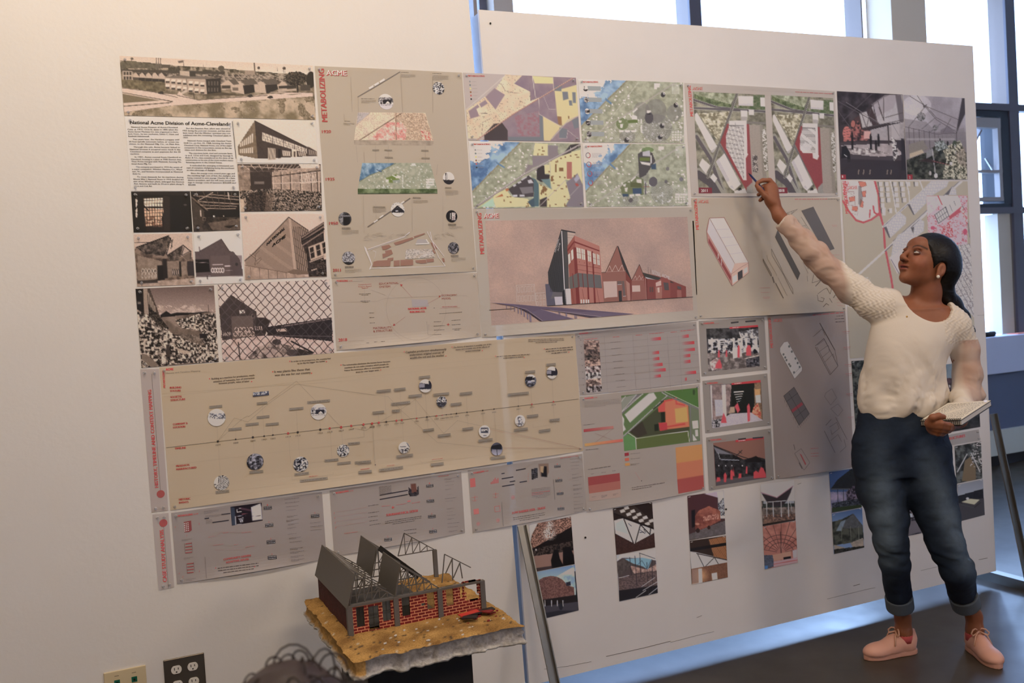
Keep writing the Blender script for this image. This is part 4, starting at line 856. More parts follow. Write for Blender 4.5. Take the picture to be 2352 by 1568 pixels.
# map 1: plain land use
s=sheet('purple and cream land use map', 'map', [(55,72),(1165,122),(1205,752),(108,735)],(180,160,150), z=Z5, wl=(206,194,182), label='purple and cream land use map beside the tall dated poster', nopin=())
def P(r):
    r.fill((176,158,148));PUR=(142,118,124)
    r.mott(inpoly(r.X, r.Y, [(470,90),(640,100),(560,180),(720,260),(720,350),(820,310),(430,555),(200,720),(100,720),(90,440),(380,230)]),(226,194,156),(210,174,140),90,3);r.C *= (1 - .25*((fbm(r.X, r.Y, 9,6,2)>.76) & (r.C[..., 0]>200)))[..., None]
    m=r.poly([(640,100),(1165,122),(1180,240),(1195,500),(1205,760),(250,740),(430,560),(820,310),(720,350),(720,260),(560,180)], PUR);r.mott(m, PUR, (128,104,116),90,5);r.mott(inpoly(r.X, r.Y, [(560,500),(800,450),(840,700),(600,690)]), PUR, (150,96,104),20,6,3)
    r.poly([(365,225),(468,290),(375,435),(275,310)], PUR);r.poly([(215,380),(275,340),(300,375),(235,415)], PUR);r.poly([(110,450),(200,385),(218,410),(188,430),(215,500),(130,525)], PUR)
    r.poly([(735,105),(940,118),(945,182),(760,178)],(212,192,128));r.poly([(955,252),(1180,190),(1192,495),(1020,600),(980,500)],(206,186,126));r.poly([(840,500),(1025,600),(940,700),(910,742),(848,740)],(206,184,126));
    for p in ([(1030,260),(1085,260),(1092,330),(1040,345)],[(1128,265),(1162,265),(1165,370),(1135,370)],[(1095,345),(1125,345),(1130,395),(1100,395)],[(970,200),(1030,200),(1020,255),(940,250)],[(1005,610),(1080,630),(1070,715),(1000,715)],[(1125,540),(1190,510),(1195,610),(1150,625)],[(805,490),(838,500),(850,742),(812,742)],[(500,702),(820,705),(820,745),(500,740)]): r.poly(p, (108,112,118))
    r.poly([(982,500),(1022,505),(1028,592),(992,580)],(146,100,58));r.poly([(360,575),(440,565),(495,640),(495,738),(268,738),(262,680)],(66,54,56));r.rect(1088,498,1100,525,(130,90,50))
    r.line([(190,735),(540,485),(1130,130)],10,(160,104,84));r.line([(190,732),(540,482),(1130,127)],3,(216,180,150));r.line([(735,105),(770,320)],6,(190,176,160));r.line([(940,118),(948,250)],4,(200,182,160));r.line([(1185,500),(1090,540),(930,720)],8,(180,160,150));r.line([(80,440),(470,100)],6,(196,180,164));r.line([(800,320),(805,480),(1020,605)],4,(190,170,158));r.line([(712,180),(722,350)],3,(96,80,84));r.line([(850,310),(900,430),(965,435)],4,(170,150,146))
    r.line([(1000,715),(1075,716),(1085,640),(1160,700)],4,(176,158,152));r.line([(430,180),(470,250),(560,270),(640,270)],4,(130,104,86));r.line([(240,700),(250,560),(330,520)],3,(130,104,86));r.line([(218,474),(295,472)],4,(90,74,66))
s.raster(None, P)
def mapbits(s, lg=True, dots=None):
    a=upx(s, .04,.045);b=upx(s, .19,.05);smalllogo(s, (a[0], a[1]+8), b, 15)
    if dots:
        for k, c in enumerate(dots): p=upx(s, .055,.13+k*.052);s.circ(p, 9, c);s.tiny((p[0]+18, p[1]),(p[0]+66, p[1]+1),5,(150,136,126))
DOTS=[(140,132,126),(110,122,118),(206,190,110),(140,90,50),(186,86,80),(50,50,54)]
mapbits(s, dots=DOTS);s.done()
s=sheet('lake map with dark circles', 'map', [(1185,135),(2215,170),(2228,765),(1228,755)],(205,200,190), z=Z5, wl=(202,192,182), label='blue lake map with grey circles and tags, upper right of the four maps')
def P(r):
    lakecity(r);X, Y=r.X, r.Y;blocks(r, 5,230, reg=lambda u, v: u+v*.62>.5 and (u<.5 or v>.6 or u>.9))
    G=(110,106,102)
    for (a, b, rx, ry) in ((1810,450,80,90),(1950,450,105,120),(1960,620,150,140),(2130,470,75,85),(1670,700,80,60)): r.ell(a, b, rx, ry, G, .55)
    r.put((X+Y*.0>1450) & (Y>560) & (np.mod(X*.5+Y*.9,15)<4) & (fbm(X, Y, 26,4)>.42),(176,172,162),.8);r.ell(1883,515,42,58,(74,70,74));r.ell(1620,575,60,60,(96,112,62),.8);r.poly([(1672,540),(1770,530),(1772,565),(1680,570)],(90,108,50))
    r.line([(1400,660),(1780,165)],4,(190,184,168));r.line([(1240,750),(1600,520),(2150,165)],9,(160,150,140));r.line([(1225,640),(1560,648),(2210,620)],3,(176,172,156));r.line([(1240,590),(1245,750)],3,(176,172,156))
    for p in ([(1585,540),(1615,545),(1605,565),(1588,560)],[(1600,580),(1628,575),(1620,615),(1602,612)],[(1718,488),(1762,500),(1768,535),(1715,530)],[(1720,455),(1765,420),(1770,430),(1728,468)],[(1630,512),(1650,505),(1645,530)],[(1680,480),(1700,470),(1700,490)],[(1590,640),(1630,638),(1630,655),(1590,657)],[(1650,640),(1695,640),(1695,657),(1650,657)],[(1710,640),(1755,640),(1755,655),(1710,655)],[(1935,180),(1990,180),(1985,215),(1960,220),(1960,235),(1935,232)],[(2190,590),(2210,610),(2200,625),(2180,605)],[(2160,495),(2170,505),(2158,520),(2148,508)]): r.poly(p, (240,236,230))
    r.poly([(1455,318),(1520,372),(1510,386),(1450,340)],(76,116,150))
    for a, b in ((2020,290),(2145,392),(2010,595),(1662,735),(1992,705)): r.ell(a, b, 22,24,(46,44,50));r.ell(a+10, b - 14,11,12,(226,222,220));r.ell(a+10, b - 14,5,6,(40,40,46))
    r.rect(1800,530,1812,570,(236,232,226));r.rect(1802,590,1814,655,(236,232,226));r.rect(1862,445,1900,470,(236,232,226));r.poly([(1862,480),(1900,460),(1895,482)],(24,22,26))
    for k in range(40): r.rect(2110+(k % 5)*15,190+(k // 5)*12,2117+(k % 5)*15,195+(k // 5)*12,(222,220,212))
    for k in range(16): r.rect(2110+(k % 4)*26,650+(k // 4)*25,2126+(k % 4)*26,664+(k // 4)*25,(240,236,230))
s.raster(None, P);mapbits(s)
for k, kd in enumerate(('tower', 'busy', 'shed', 'house', 'dark')):
    p=(1258+k*9,228+k*112);photo_disc(s, p, 28, kd);s.poly([(p[0]+20, p[1] - 24),(p[0]+150, p[1] - 20),(p[0]+150, p[1]+22),(p[0]+22, p[1]+20)],(140,144,142),2)
s.done()
s=sheet('lake and colour block zoning map', 'map', [(110,745),(1210,768),(1245,1392),(160,1405)],(205,200,190), z=Z5, wl=(202,190,178), label='blue lake map with yellow and brown zoning blocks, lower left of the four maps')
def P(r):
    lakecity(r);X, Y=r.X, r.Y;blocks(r, 8,260, reg=lambda u, v: .5<u+v*.62<.86)
    r.poly([(760,765),(890,770),(892,890),(745,885)],(204,196,134));r.poly([(888,785),(990,790),(985,850),(1010,900),(900,930),(745,985),(735,890),(890,888)],(126,112,114));r.poly([(745,890),(900,890),(890,940),(735,1010),(660,1060),(690,975),(740,980)],(128,114,116))
    r.poly([(1030,880),(1110,780),(1205,770),(1212,800),(1118,850),(1118,915),(1030,912)],(50,44,48));r.poly([(900,930),(1080,870),(1210,830),(1230,1180),(1180,1250),(1100,1130),(1060,1120),(1110,1300),(1050,1390),(800,1392),(900,1260),(930,1220),(905,1110)],(204,192,132));r.poly([(1120,850),(1210,830),(1222,1060),(1130,1110)],(204,192,132))
    r.poly([(800,985),(855,985),(860,1070),(910,1075),(905,1110),(870,1140),(820,1145),(780,1120),(780,1030)],(44,38,42));r.poly([(855,980),(905,975),(905,1060),(860,1065)],(204,192,132));r.poly([(820,1120),(912,1115),(918,1215),(850,1150)],(92,122,122));r.poly([(700,1090),(770,1120),(800,1170),(800,1385),(740,1385),(755,1250)],(66,96,102))
    r.poly([(800,1165),(930,1220),(870,1300),(810,1340)],(204,192,132));r.poly([(500,1215),(700,1080),(750,1130),(750,1290),(560,1300)],(66,58,62));r.poly([(610,1200),(740,1190),(745,1250),(640,1265)],(112,104,106));r.poly([(360,1270),(480,1215),(530,1290),(690,1310),(740,1385),(380,1395),(350,1320)],(204,192,132));r.poly([(225,1390),(350,1300),(370,1390)],(160,196,160))
    r.poly([(1070,1150),(1180,1060),(1235,1180),(1245,1390),(1060,1390),(1110,1300)],(120,108,114));r.poly([(1145,1120),(1180,1070),(1205,1110),(1165,1150)],(150,146,160));r.poly([(690,1340),(755,1300),(760,1390),(730,1390)],(58,80,92));r.poly([(810,1320),(880,1290),(880,1390),(810,1390)],(60,50,52))
    rr=random.Random(6);B=(124,84,42)
    for k in range(120):
        x, y=rr.uniform(380,1220), rr.uniform(780,1390)
        ii=(np.abs(X - x)+np.abs(Y - y)).argmin();c=r.C.reshape(-1,3)[ii]
        if abs(c[0] - 204)<3 and abs(c[2] - 132)<6: w_, h_=rr.choice([(18,9),(10,22),(26,10),(14,14)]);r.rect(x, y, x+w_, y+h_, B)
    r.rect(1075,948,1125,1115,(166,92,78));r.rect(1000,1005,1042,1040, B);r.rect(960,970,975,1050, B);r.rect(918,1090,940,1140, B)
    for k in range(3): r.poly([(815+k*20,1260 - k*15),(850+k*12,1180+k*12),(862+k*12,1190+k*12),(828+k*20,1275 - k*15)], B)
    r.poly([(472,1215),(500,1205),(508,1225),(480,1240)],(176,96,50));r.poly([(375,1298),(440,1262),(452,1285)],(176,96,50));r.poly([(1155,1160),(1180,1158),(1195,1180),(1170,1190)],(166,60,50))
    r.line([(175,1395),(650,1075),(1205,780)],16,(140,124,122));r.line([(175,1388),(650,1070),(1205,775)],3,(206,196,186));r.line([(200,1400),(460,1230)],5,(206,196,120));r.line([(640,1070),(690,970),(710,870),(760,770)],6,(150,140,132));r.line([(155,1280),(300,1285)],4,(176,172,156));r.line([(1060,1130),(800,1390)],5,(176,160,150));r.line([(905,930),(930,1215)],4,(176,166,140));r.line([(1205,1180),(1060,1330)],4,(176,160,156));r.line([(1115,790),(1110,870)],3,(190,180,170))
    for p in ([(545,1178),(570,1165),(580,1180),(555,1195)],[(590,1150),(622,1135),(630,1150),(600,1165)],[(625,1120),(680,1090),(685,1100),(635,1132)],[(690,1130),(725,1120),(748,1155),(700,1160)],[(545,1272),(590,1270),(590,1290),(548,1292)],[(612,1270),(660,1270),(660,1288),(612,1290)]): r.poly(p, (180,174,176))
    r.poly([(375,940),(470,1000),(460,1010),(380,962)],(76,116,150))
s.raster(None, P);mapbits(s, dots=DOTS);s.done()
s=sheet('lake map with red rings', 'map', [(1228,770),(2238,775),(2270,1380),(1272,1390)],(205,200,190), z=Z5, wl=(200,188,176), label='blue lake map with four red rings, lower right of the four maps')
def P(r):
    lakecity(r);X, Y=r.X, r.Y;blocks(r, 11,230, reg=lambda u, v: u+v*.62>.5 and (u<.5 or v>.6 or u>.9));G=(112,108,102)
    for (a, b, rx, ry) in ((1820,1080,60,80),(2010,1250,110,110),(1700,1320,80,60)): r.ell(a, b, rx, ry, G, .4)
    r.put((X>1480) & (Y>1180) & (np.mod(X*.45+Y*.9,15)<4) & (fbm(X, Y, 26,4)>.42),(176,172,162),.7)
    r.line([(1300,1385),(1640,1160),(2200,790)],10,(160,150,140));r.line([(1290,1280),(1600,1290),(2250,1250)],3,(176,172,156))
    m=inpoly(X, Y, [(1775,870),(1835,830),(1915,860),(1945,940),(1850,1080),(1785,1115)]);r.put(m, (70,66,66));r.ell(1870,830,60,26,(92,118,60),.8)
    r.poly([(1820,850),(1890,835),(1895,895),(1820,890)],(170,164,166));r.poly([(1790,905),(1890,905),(1890,940),(1790,938)],(92,106,40));r.poly([(1795,945),(1900,960),(1890,985),(1810,970)],(200,196,190));r.rect(1898,885,1908,960,(220,216,210));r.poly([(1905,980),(1950,962),(1952,1022),(1905,1020)],(44,70,92));r.poly([(1785,845),(1808,815),(1812,822),(1790,850)],(236,232,226))
    m=inpoly(X, Y, [(1600,1200),(1640,1150),(1760,1090),(1830,1120),(1830,1270),(1700,1290),(1625,1290)]);r.put(m, (104,110,72));r.poly([(1700,1150),(1800,1150),(1815,1200),(1700,1195)],(84,88,50));r.poly([(1720,1208),(1808,1205),(1812,1262),(1725,1265)],(46,70,96));r.poly([(1620,1262),(1680,1262),(1680,1288),(1625,1290)],(46,70,96))
    for p in ([(1700,1130),(1748,1092),(1752,1102),(1708,1142)],[(1760,1120),(1808,1120),(1810,1158),(1762,1150)],[(1628,1170),(1655,1165),(1650,1190),(1632,1190)],[(1645,1205),(1672,1200),(1668,1240),(1648,1238)],[(1672,1145),(1692,1135),(1692,1152)],[(1690,1268),(1735,1265),(1735,1285),(1690,1287)],[(1748,1265),(1795,1262),(1795,1280),(1748,1282)],[(1975,800),(2030,800),(2028,825),(2000,830),(2000,840),(1975,835)],[(2225,1200),(2245,1218),(2235,1232),(2218,1215)]): r.poly(p, (240,236,230))
    r.ell(1923,1143,42,48,(86,80,84));r.ell(2065,1016,18,19,(110,106,104));r.ell(2050,1142,16,18,(96,92,92));r.ell(2200,1118,20,22,(110,106,108));r.ell(1703,1325,22,22,(86,80,80));r.line([(1826,1192),(1880,1190)],4,(150,70,66));r.rect(1842,1150,1856,1270,(90,86,90));r.poly([(1455+45,958),(1560,1012),(1550,1022),(1492,975)],(76,116,150))
    for k in range(40): r.rect(2145+(k % 5)*15,800+(k // 5)*12,2152+(k % 5)*15,805+(k // 5)*12,(222,220,212))
    for k in range(16): r.rect(2140+(k % 4)*26,1262+(k // 4)*25,2158+(k % 4)*26,1276+(k // 4)*25,(240,236,230))
s.raster(None, P);mapbits(s)
for k in range(4): p=(1284+k*8,884+k*90);s.circ(p, 28,(172,48,56), ring=.74);s.circ(p, 28,(120,108,110), L=4, ring=.74, a0=60, a1=60+(200 if k==0 else 110));s.tiny((p[0]+38, p[1] - 18),(p[0]+130, p[1] - 16),6,(150,140,140), rows=4)
s.done()

# ---- big rendering poster
s=sheet('big poster with the red factory rendering', 'poster', [(1086,479.5),(1591.5,476),(1603.5,734.5),(1106.5,775)],(164,146,126), wl=(196,182,168), z=Z6, raw=True, curl=(.016,.004), label='large poster with a red and black factory rendering across the gap between wall and panel')
def P(r):
    r.fill((170,134,116));r.mott(r.X>-1,(180,140,118),(158,126,110),300,4,2);r.grain(.07,5)
s.raster([(148,205),(2170,165),(2230,1100),(212,1250)], P, step=1.8)
logo(s, Z6,(140,534),(110,130),42,(135,178),(280,174),47)
c_r, c_dr, c_lr=(146,72,58),(120,40,36),(168,100,84);c_w=(186,172,166)
def pp(p, c, L=2): s.poly(p, c, L)
pp([(775,725),(908,298),(930,300),(985,880),(975,1045),(950,1050),(830,920),(785,900)],(60,58,58));pp([(748,838),(780,835),(850,960),(850,1050),(765,1055)],(84,78,90),3)
for k in range(16): t=k/15.;s.line([(785+120*t, 720 - 380*t),(800+140*t, 915+10*t)],3,(36,34,34))
pp([(908,290),(1050,318),(1050,328),(908,302)],(44,42,44),4);pp([(930,302),(970,312),(985,880),(958,880)],(70,66,64),2);pp([(970,318),(1045,330),(1040,360),(975,440)],(176,148,130),3);s.line([(970,345),(1045,352)],2,(90,80,76), L=4);s.line([(970,372),(1030,378)],2,(90,80,76), L=4)
s.line([(912,306),(948,1045)],9, c_w, L=5);s.line([(908,298),(775,725)],4,(36,34,36), L=4)
s.text('NATIONAL', (852,522),(888,388),15, c_w, L=6, up=np.array([-.85,-.5]));s.text('ACME', (880,510),(900,430),15, c_w, L=6, up=np.array([-.85,-.5]))
pp([(800,985),(825,915),(918,920),(920,965)],(96,88,88),5);pp([(838,965),(918,962),(922,1045),(850,1050)],(176,162,164),6);pp([(918,915),(942,890),(952,1042),(928,1045)],(34,32,34),5);pp([(948,885),(1000,882),(1010,1040),(960,1045)], c_w, 6)
pp([(968,460),(1040,352),(1050,470),(1078,1035),(1010,1040),(985,700)], c_r, 4);pp([(1040,352),(1290,458),(1335,1025),(1078,1036),(1050,470)], c_lr, 4)
pp([(968,520),(1042,420),(1040,400),(968,492)], c_dr, 5);pp([(1042,408),(1290,500),(1290,512),(1042,425)], c_dr, 5);pp([(1030,470),(1058,472),(1095,1034),(1060,1036)], c_dr, 5)
for x, y in ((1150,490),(1212,508)): pp([(x, y),(x+14, y+4),(x+42,1030),(x+24,1031)], c_dr, 5)
for x0, y0, x1 in ((1058,470,1100),(1108,482,1142),(1168,500,1202),(1222,525,1250),(1262,535,1288)):
    pp([(x0, y0),(x1, y0+12),(x1+6, y0+115),(x0+8, y0+110)],(206,176,158),6);s.line([(x0+(x1 - x0)/2, y0+6),(x0+(x1 - x0)/2+6, y0+112)],2.5, c_dr, L=7);s.line([(x0, y0+52),(x1+3, y0+62)],2.5, c_dr, L=7)
for x0, y0 in ((975,545),(1005,505)): pp([(x0, y0),(x0+20, y0 - 18),(x0+26, y0+75),(x0+6, y0+100)],(206,176,158),6)
pp([(985,770),(1065,728),(1075,870),(992,885)],(96,90,82),6);pp([(1068,725),(1300,748),(1315,878),(1078,865)],(96,90,86),6)
for x in (1020,1075,1118,1165,1228): s.line([(x, 730),(x+12,872)],7, c_dr, L=7)
for y in (640,690): s.line([(1068, y),(1300, y+40)],2.5, c_dr, L=6)
for k in range(5): s.circ((1090+k*49,615+k*10),4, c_dr, L=7)
for x in (1100,1125,1150,1172): pp([(x, 992),(x+14,991),(x+16,1030),(x+2,1031)],(214,190,168),7)
for x0, x1 in ((1015,1035),(1118,1145),(1262,1292)): s.line([(x0,890 if x0<1200 else 880),(x1,1036)],3, c_dr, L=6)
# saw tooth houses of the rendering
pp([(1308,722),(1350,720),(1468,455),(1605,800),(1610,1000),(1330,1022)],(140,84,68),3);pp([(1468,455),(1480,460),(1612,795),(1585,790),(1550,710),(1520,640)],(58,50,48),4);s.line([(1350,720),(1468,455)],4,(50,44,44), L=5);s.line([(1308,722),(1350,720)],4,(50,44,44), L=5)
s.line([(1362,714),(1392,655),(1416,712),(1450,648),(1480,710),(1516,645),(1532,705)],4,(190,160,142), L=5);s.line([(1355,716),(1550,706)],4,(176,130,112), L=5)
pp([(1328,812),(1462,808),(1470,965),(1370,972),(1340,980)],(186,152,136),5);pp([(1480,905),(1510,903),(1516,1008),(1486,1010)],(52,48,46),6);pp([(1468,808),(1510,806),(1512,840),(1470,842)],(104,84,78),5);s.line([(1470,843),(1512,841)],4, c_w, L=6);pp([(1515,806),(1535,806),(1552,955),(1526,958)],(104,84,78),5);s.line([(1525,960),(1555,957)],4, c_w, L=6);pp([(1555,800),(1595,830),(1605,1002),(1572,1004)],(166,112,94),4);pp([(1552,712),(1612,800),(1612,1002),(1600,1002),(1592,830),(1555,800)],(120,52,44),4)
pp([(1610,800),(1690,640),(1755,840),(1758,990),(1615,1000)],(142,82,68),3);s.line([(1612,800),(1690,640),(1720,720)],4,(60,50,48), L=5);s.line([(1630,790),(1650,755),(1662,795),(1690,750),(1705,792),(1725,760)],3,(190,160,142), L=5);s.line([(1615,800),(1735,795)],3,(176,130,112), L=5);pp([(1615,852),(1695,850),(1698,912),(1618,915)],(190,158,142),5)
pp([(1700,655),(1720,722),(1930,770),(2155,862),(2158,968),(1760,990),(1740,800)],(128,58,50),3);pp([(1718,720),(1880,768),(2010,810),(2040,830),(1900,800),(1745,775)],(62,58,54),5);pp([(1745,765),(1850,795),(1760,782)],(176,166,160),6)
pp([(1840,830),(1900,780),(1960,772),(1998,800),(2000,975),(1915,982),(1850,985)],(140,66,56),5);pp([(1852,825),(1905,800),(1908,850),(1855,862)],(190,150,134),6);pp([(1868,875),(1888,870),(1890,920),(1874,922)],(196,160,142),6);pp([(1928,820),(1978,825),(1985,898),(1940,898)],(84,72,70),6);pp([(2065,855),(2105,865),(2108,892),(2072,885)],(84,72,70),6);pp([(1850,870),(1915,862),(1915,982),(1855,985)],(158,96,80),5);pp([(2065,895),(2108,900),(2112,970),(2068,972)],(150,84,72),5)
for x in (1790,1812): pp([(x, 868),(x+14,866),(x+16,915),(x+2,917)],(92,66,60),6)
s.line([(1762,780),(1765,990)],4,(90,30,28), L=6);s.line([(1748,775),(1760,990)],4,(180,130,114), L=6)
s.text('NATIONAL', (1815,738),(1900,770),46, c_w, L=6, up=np.array([.02,-1.0]));s.text('ACME', (1915,762),(1990,796),34, c_w, L=6, up=np.array([.02,-1.0]))
for x, y in ((1775,665),(1800,690)): s.line([(x, y),(x+2,730)],3,(90,82,78), L=5)
s.line([(765,1056),(2225,965)],5,(40,32,32), L=7);s.line([(188,1098),(450,1082)],5,(40,32,32), L=3)
# outlined houses in the distance
lw=(206,180,164)
s.line([(465,1020),(458,850),(640,840),(648,1015)],2.6, lw);s.line([(655,1040),(650,930),(745,922)],2.6, lw)
for r_ in (0,1):
    for k in range(5): x=472+k*34+r_*5;y=865+r_*92 - k*2;s.line([(x, y),(x+20, y - 1),(x+22, y+55),(x+2, y+57),(x, y)],2.4, lw)
    for k in range(3): x=660+k*34;y=950+r_*62 - k*3;s.line([(x, y),(x+16, y - 1),(x+18, y+38),(x+2, y+40),(x, y)],2.4, lw)
# elevated highway
V1, V2=(92,74,92),(60,46,64)
pp([(200,1022),(460,1040),(700,1062),(900,1072),(1635,1136),(1290,1166),(850,1105),(700,1088),(1025,1185),(712,1208),(600,1120),(430,1060)], V1,8);pp([(430,1062),(480,1075),(600,1140),(690,1206),(712,1208),(610,1120),(500,1070)], V2,9);pp([(790,1100),(900,1118),(1190,1172),(1300,1165),(1100,1140),(900,1110)], V2,9)
s.line([(430,1058),(560,1090),(715,1205)],2.5,(176,150,150), L=10);s.line([(790,1098),(1300,1164)],2.5,(176,150,150), L=10);s.line([(700,1088),(1025,1184)],2.5,(150,126,140), L=10)
for k, (x, y, h_, w_) in enumerate(((360,1052,32,6),(402,1062,36,7),(440,1068,44,7),(476,1078,55,9),(506,1088,55,10),(535,1100,62,12),(568,1120,68,14),(596,1135,80,18))): pp([(x - w_/2, y),(x+w_/2, y),(x+w_/2+2, y+h_),(x - w_/2+2, y+h_)],(112,96,112),7)
for x, y, h_, w_ in ((882,1115,30,9),(892,1118,26,6),(955,1130,36,14),(1040,1148,34,12),(1055,1150,32,8)): pp([(x - w_/2, y),(x+w_/2, y),(x+w_/2+2, y+h_),(x - w_/2+2, y+h_)],(112,96,112),7)
s.done()

# ---- satellite comparison
s=sheet('poster comparing two site aerials', 'poster', [(1571.5,190.5),(1917,209.7),(1924.8,450.5),(1587.7,451.7)],(158,144,132), wl=(184,174,166), z=Z7, raw=True, curl=(.004,.006), label='square poster comparing the 2011 and 2018 site aerials, touched by the pen')
logo(s, Z7,(166,455),(134,90),36,(155,137),(270,138),34,(158,144,132))
s.tiny((1385,165),(1840,185),13,(166,84,80), fill=.9);s.tiny((1740,182),(1840,188),11,(166,84,80))
WH=(206,196,194)
def site(r, old, T):
    X, Y=T(r.X, r.Y)     # to the left picture's coordinates
    o=(r.X, r.Y);r.X, r.Y=X, Y
    r.fill((110,104,82));r.mott(X>-1e9,(84,80,66),(142,134,110),60,4,2.4);r.mott(inpoly(X, Y, [(170,160),(680,185),(600,350),(180,250)]),(96,100,70),(164,164,136),50,9);r.mott(inpoly(X, Y, [(220,420),(600,400),(480,760),(420,700)]),(110,100,74),(190,180,150),26,12,3)
    r.mott(inpoly(X, Y, [(180,190),(680,330),(700,360),(400,350),(180,250)]),(60,72,44),(110,120,80),30,3);r.mott(inpoly(X, Y, [(885,200),(1030,200),(1030,380),(700,370),(720,330),(880,330)]),(66,84,50),(110,110,84),20,5)
    RD=(84,76,78)
    r.line([(160,255),(450,350),(700,375),(1040,400)],34,(140,134,124));r.line([(160,355),(500,372),(1050,398)],34,(140,134,124));r.line([(160,255),(450,350),(700,375),(1040,400)],24, RD);r.line([(160,355),(500,372),(1050,398)],24, RD)
    r.poly([(240,320),(495,360),(250,335)],(150,144,120));r.line([(205,680),(370,940),(540,1380)],60,(132,126,112));r.line([(205,700),(370,960),(530,1400)],40, RD);r.line([(235,1130),(400,1240),(500,1400)],110,(130,124,112));r.line([(225,1150),(380,1260),(470,1420)],92,(72,64,66))
    r.line([(690,190),(640,340),(480,790),(340,1190)],34,(104,98,90));r.line([(690,190),(640,340),(480,790),(340,1190)],4,(60,56,52));r.line([(705,190),(655,340),(495,790),(355,1190)],4,(150,144,132));r.line([(480,790),(800,1310)],26,(104,98,94));r.line([(480,790),(800,1310)],4,(70,64,62))
    r.poly([(835,555),(965,560),(1010,1380),(880,1380),(850,950)],(140,126,112));r.poly([(965,560),(1000,560),(1060,1380),(1010,1380)],(126,114,100));r.line([(805,530),(1040,540)],26,(110,102,92));r.mott(inpoly(X, Y, [(870,910),(935,930),(945,1130),(885,1120)]) if old else X<-1e9,(70,62,60),(160,146,134),12,4,4);r.mott(inpoly(X, Y, [(990,620),(1045,600),(1065,1100),(1020,1120)]),(90,84,66),(196,186,176),14,5,3.4)
    r.poly([(575,545),(835,550),(875,1250),(800,1345),(490,770)],(130,50,52));r.poly([(805,1310),(870,1250),(880,1380),(800,1380)],(130,122,112))
    if old: r.poly([(600,510),(805,505),(815,900),(825,910),(795,960),(805,1222),(765,1220),(560,830),(560,690),(590,600)], WH);m=inpoly(X, Y, [(590,568),(775,568),(780,1215),(765,1215),(560,830),(560,690)]);r.put(m & (np.mod(X, 17)<6) & (np.mod(Y, 16)<11),(100,92,90));r.put(m & (np.mod(X, 17) >= 6) & (np.mod(Y, 16)<3),(160,150,146))
    else: r.poly([(600,510),(805,505),(815,900),(825,910),(800,960),(740,940),(735,880),(600,880),(560,830),(560,690),(590,600)], WH);m=inpoly(X, Y, [(590,568),(775,568),(780,880),(560,830),(560,690)]);r.put(m & (np.mod(X, 17)<6) & (np.mod(Y, 16)<11),(100,92,90));r.poly([(630,740),(730,790),(700,860),(560,850)],(190,178,174),.8)
    r.poly([(590,560),(775,562),(775,572),(590,572)],(90,84,80));r.line([(672,510),(672,560)],3,(120,112,108))
    for p in ([(705,212),(885,218),(885,330),(712,325)],[(970,230),(1040,232),(1040,340),(975,335)],[(735,385),(815,388),(815,470),(740,468)],[(832,375),(895,378),(892,440),(835,438)],[(185,430),(210,412),(452,815),(410,885),(370,860),(190,500)],[(235,1040),(275,962),(370,1045),(318,1145)],[(370,1190),(405,1140),(455,1200),(420,1250)],[(440,1000),(540,900),(735,1270),(650,1350),(600,1310)],[(655,1350),(785,1320),(805,1380),(660,1380)]): r.poly(p, WH)
    r.poly([(712,300),(885,305),(885,330),(712,325)],(170,160,158));r.poly([(410,850),(452,815),(400,895),(370,880)],(150,142,138));r.line([(300,530),(440,800)],3,(150,142,138));r.poly([(440,1000),(470,960),(660,1330),(600,1310)],(166,156,154));r.poly([(735,455),(815,460),(810,505),(740,500)],(150,140,134));r.poly([(570,1250),(620,1215),(640,1280),(600,1300)],(190,180,176));r.mott(inpoly(X, Y, [(690,1330),(735,1300),(745,1340),(700,1350)]),(20,20,20),(90,86,84),10,3)
    r.X, r.Y=o;r.grain(.06,6)
s.raster([(160,158),(1022,198),(1082,1380),(232,1378)], lambda r: site(r, True, lambda X, Y: (X, Y)), step=1.35)
s.raster([(1095,200),(1845,238),(1895,1380),(1160,1372)], lambda r: site(r, False, lambda X, Y: (160+r.u*860+r.v*60,178+r.v*1200)), step=1.35)
for x, t in ((230, '2011'),(1162, '2018')): s.poly([(x, 1310),(x+158 - (x>900)*30,1312),(x+160 - (x>900)*30,1380),(x, 1380)],(110,24,40),3);s.text(t, (x+30 - (x>900)*10,1366),(x+106 - (x>900)*14,1364),36,(226,214,210), bold=1.2)
s.done()

# ---- axonometric poster behind the arm
s=sheet('tan poster with white roofed building drawing', 'poster', [(88,125),(1812,118),(1880,1435),(160,1530)],(152,134,112), wl=(178,166,154), z=Z15, curl=(.012,.003), label='tan poster of a white roofed building and its parts, behind the raised arm')
logo(s, Z15,(176,490),(150,138),34,(168,180),(282,180),36,(152,134,112));s.tiny((1285,140),(1665,138),14,(166,84,80), fill=.9);s.tiny((1670,138),(1790,137),8,(70,60,54))
ol=(120,56,56)
s.poly([(296,358),(468,350),(750,875),(755,990),(560,1145),(278,640),(262,500)],(160,110,98),2);s.poly([(298,362),(466,356),(748,872),(590,885),(575,940),(575,950)],(176,164,168),3);s.poly([(298,366),(590,885),(550,1005),(272,520)],(168,156,158),3)
for k in range(4): a=k/4.;s.line([(372+54*k*1.0,492+95*k),(548+48*k, 485+90*k)],3,(150,138,146), L=4)
s.poly([(290,590),(548,1035),(545,1090),(285,640)],(128,54,52),4);s.line([(398,770),(400,830)],8,(176,160,150), L=5);s.line([(435,835),(438,905)],6,(176,160,150), L=5)
s.poly([(590,885),(748,875),(755,990),(560,1145),(552,1010)],(190,142,124),4);s.poly([(625,990),(680,955),(683,1045),(630,1085)],(58,56,58),5);s.poly([(565,1040),(615,1010),(618,1085),(568,1115)],(166,160,154),5);s.poly([(695,950),(735,925),(740,980),(698,1008)],(166,160,154),5)
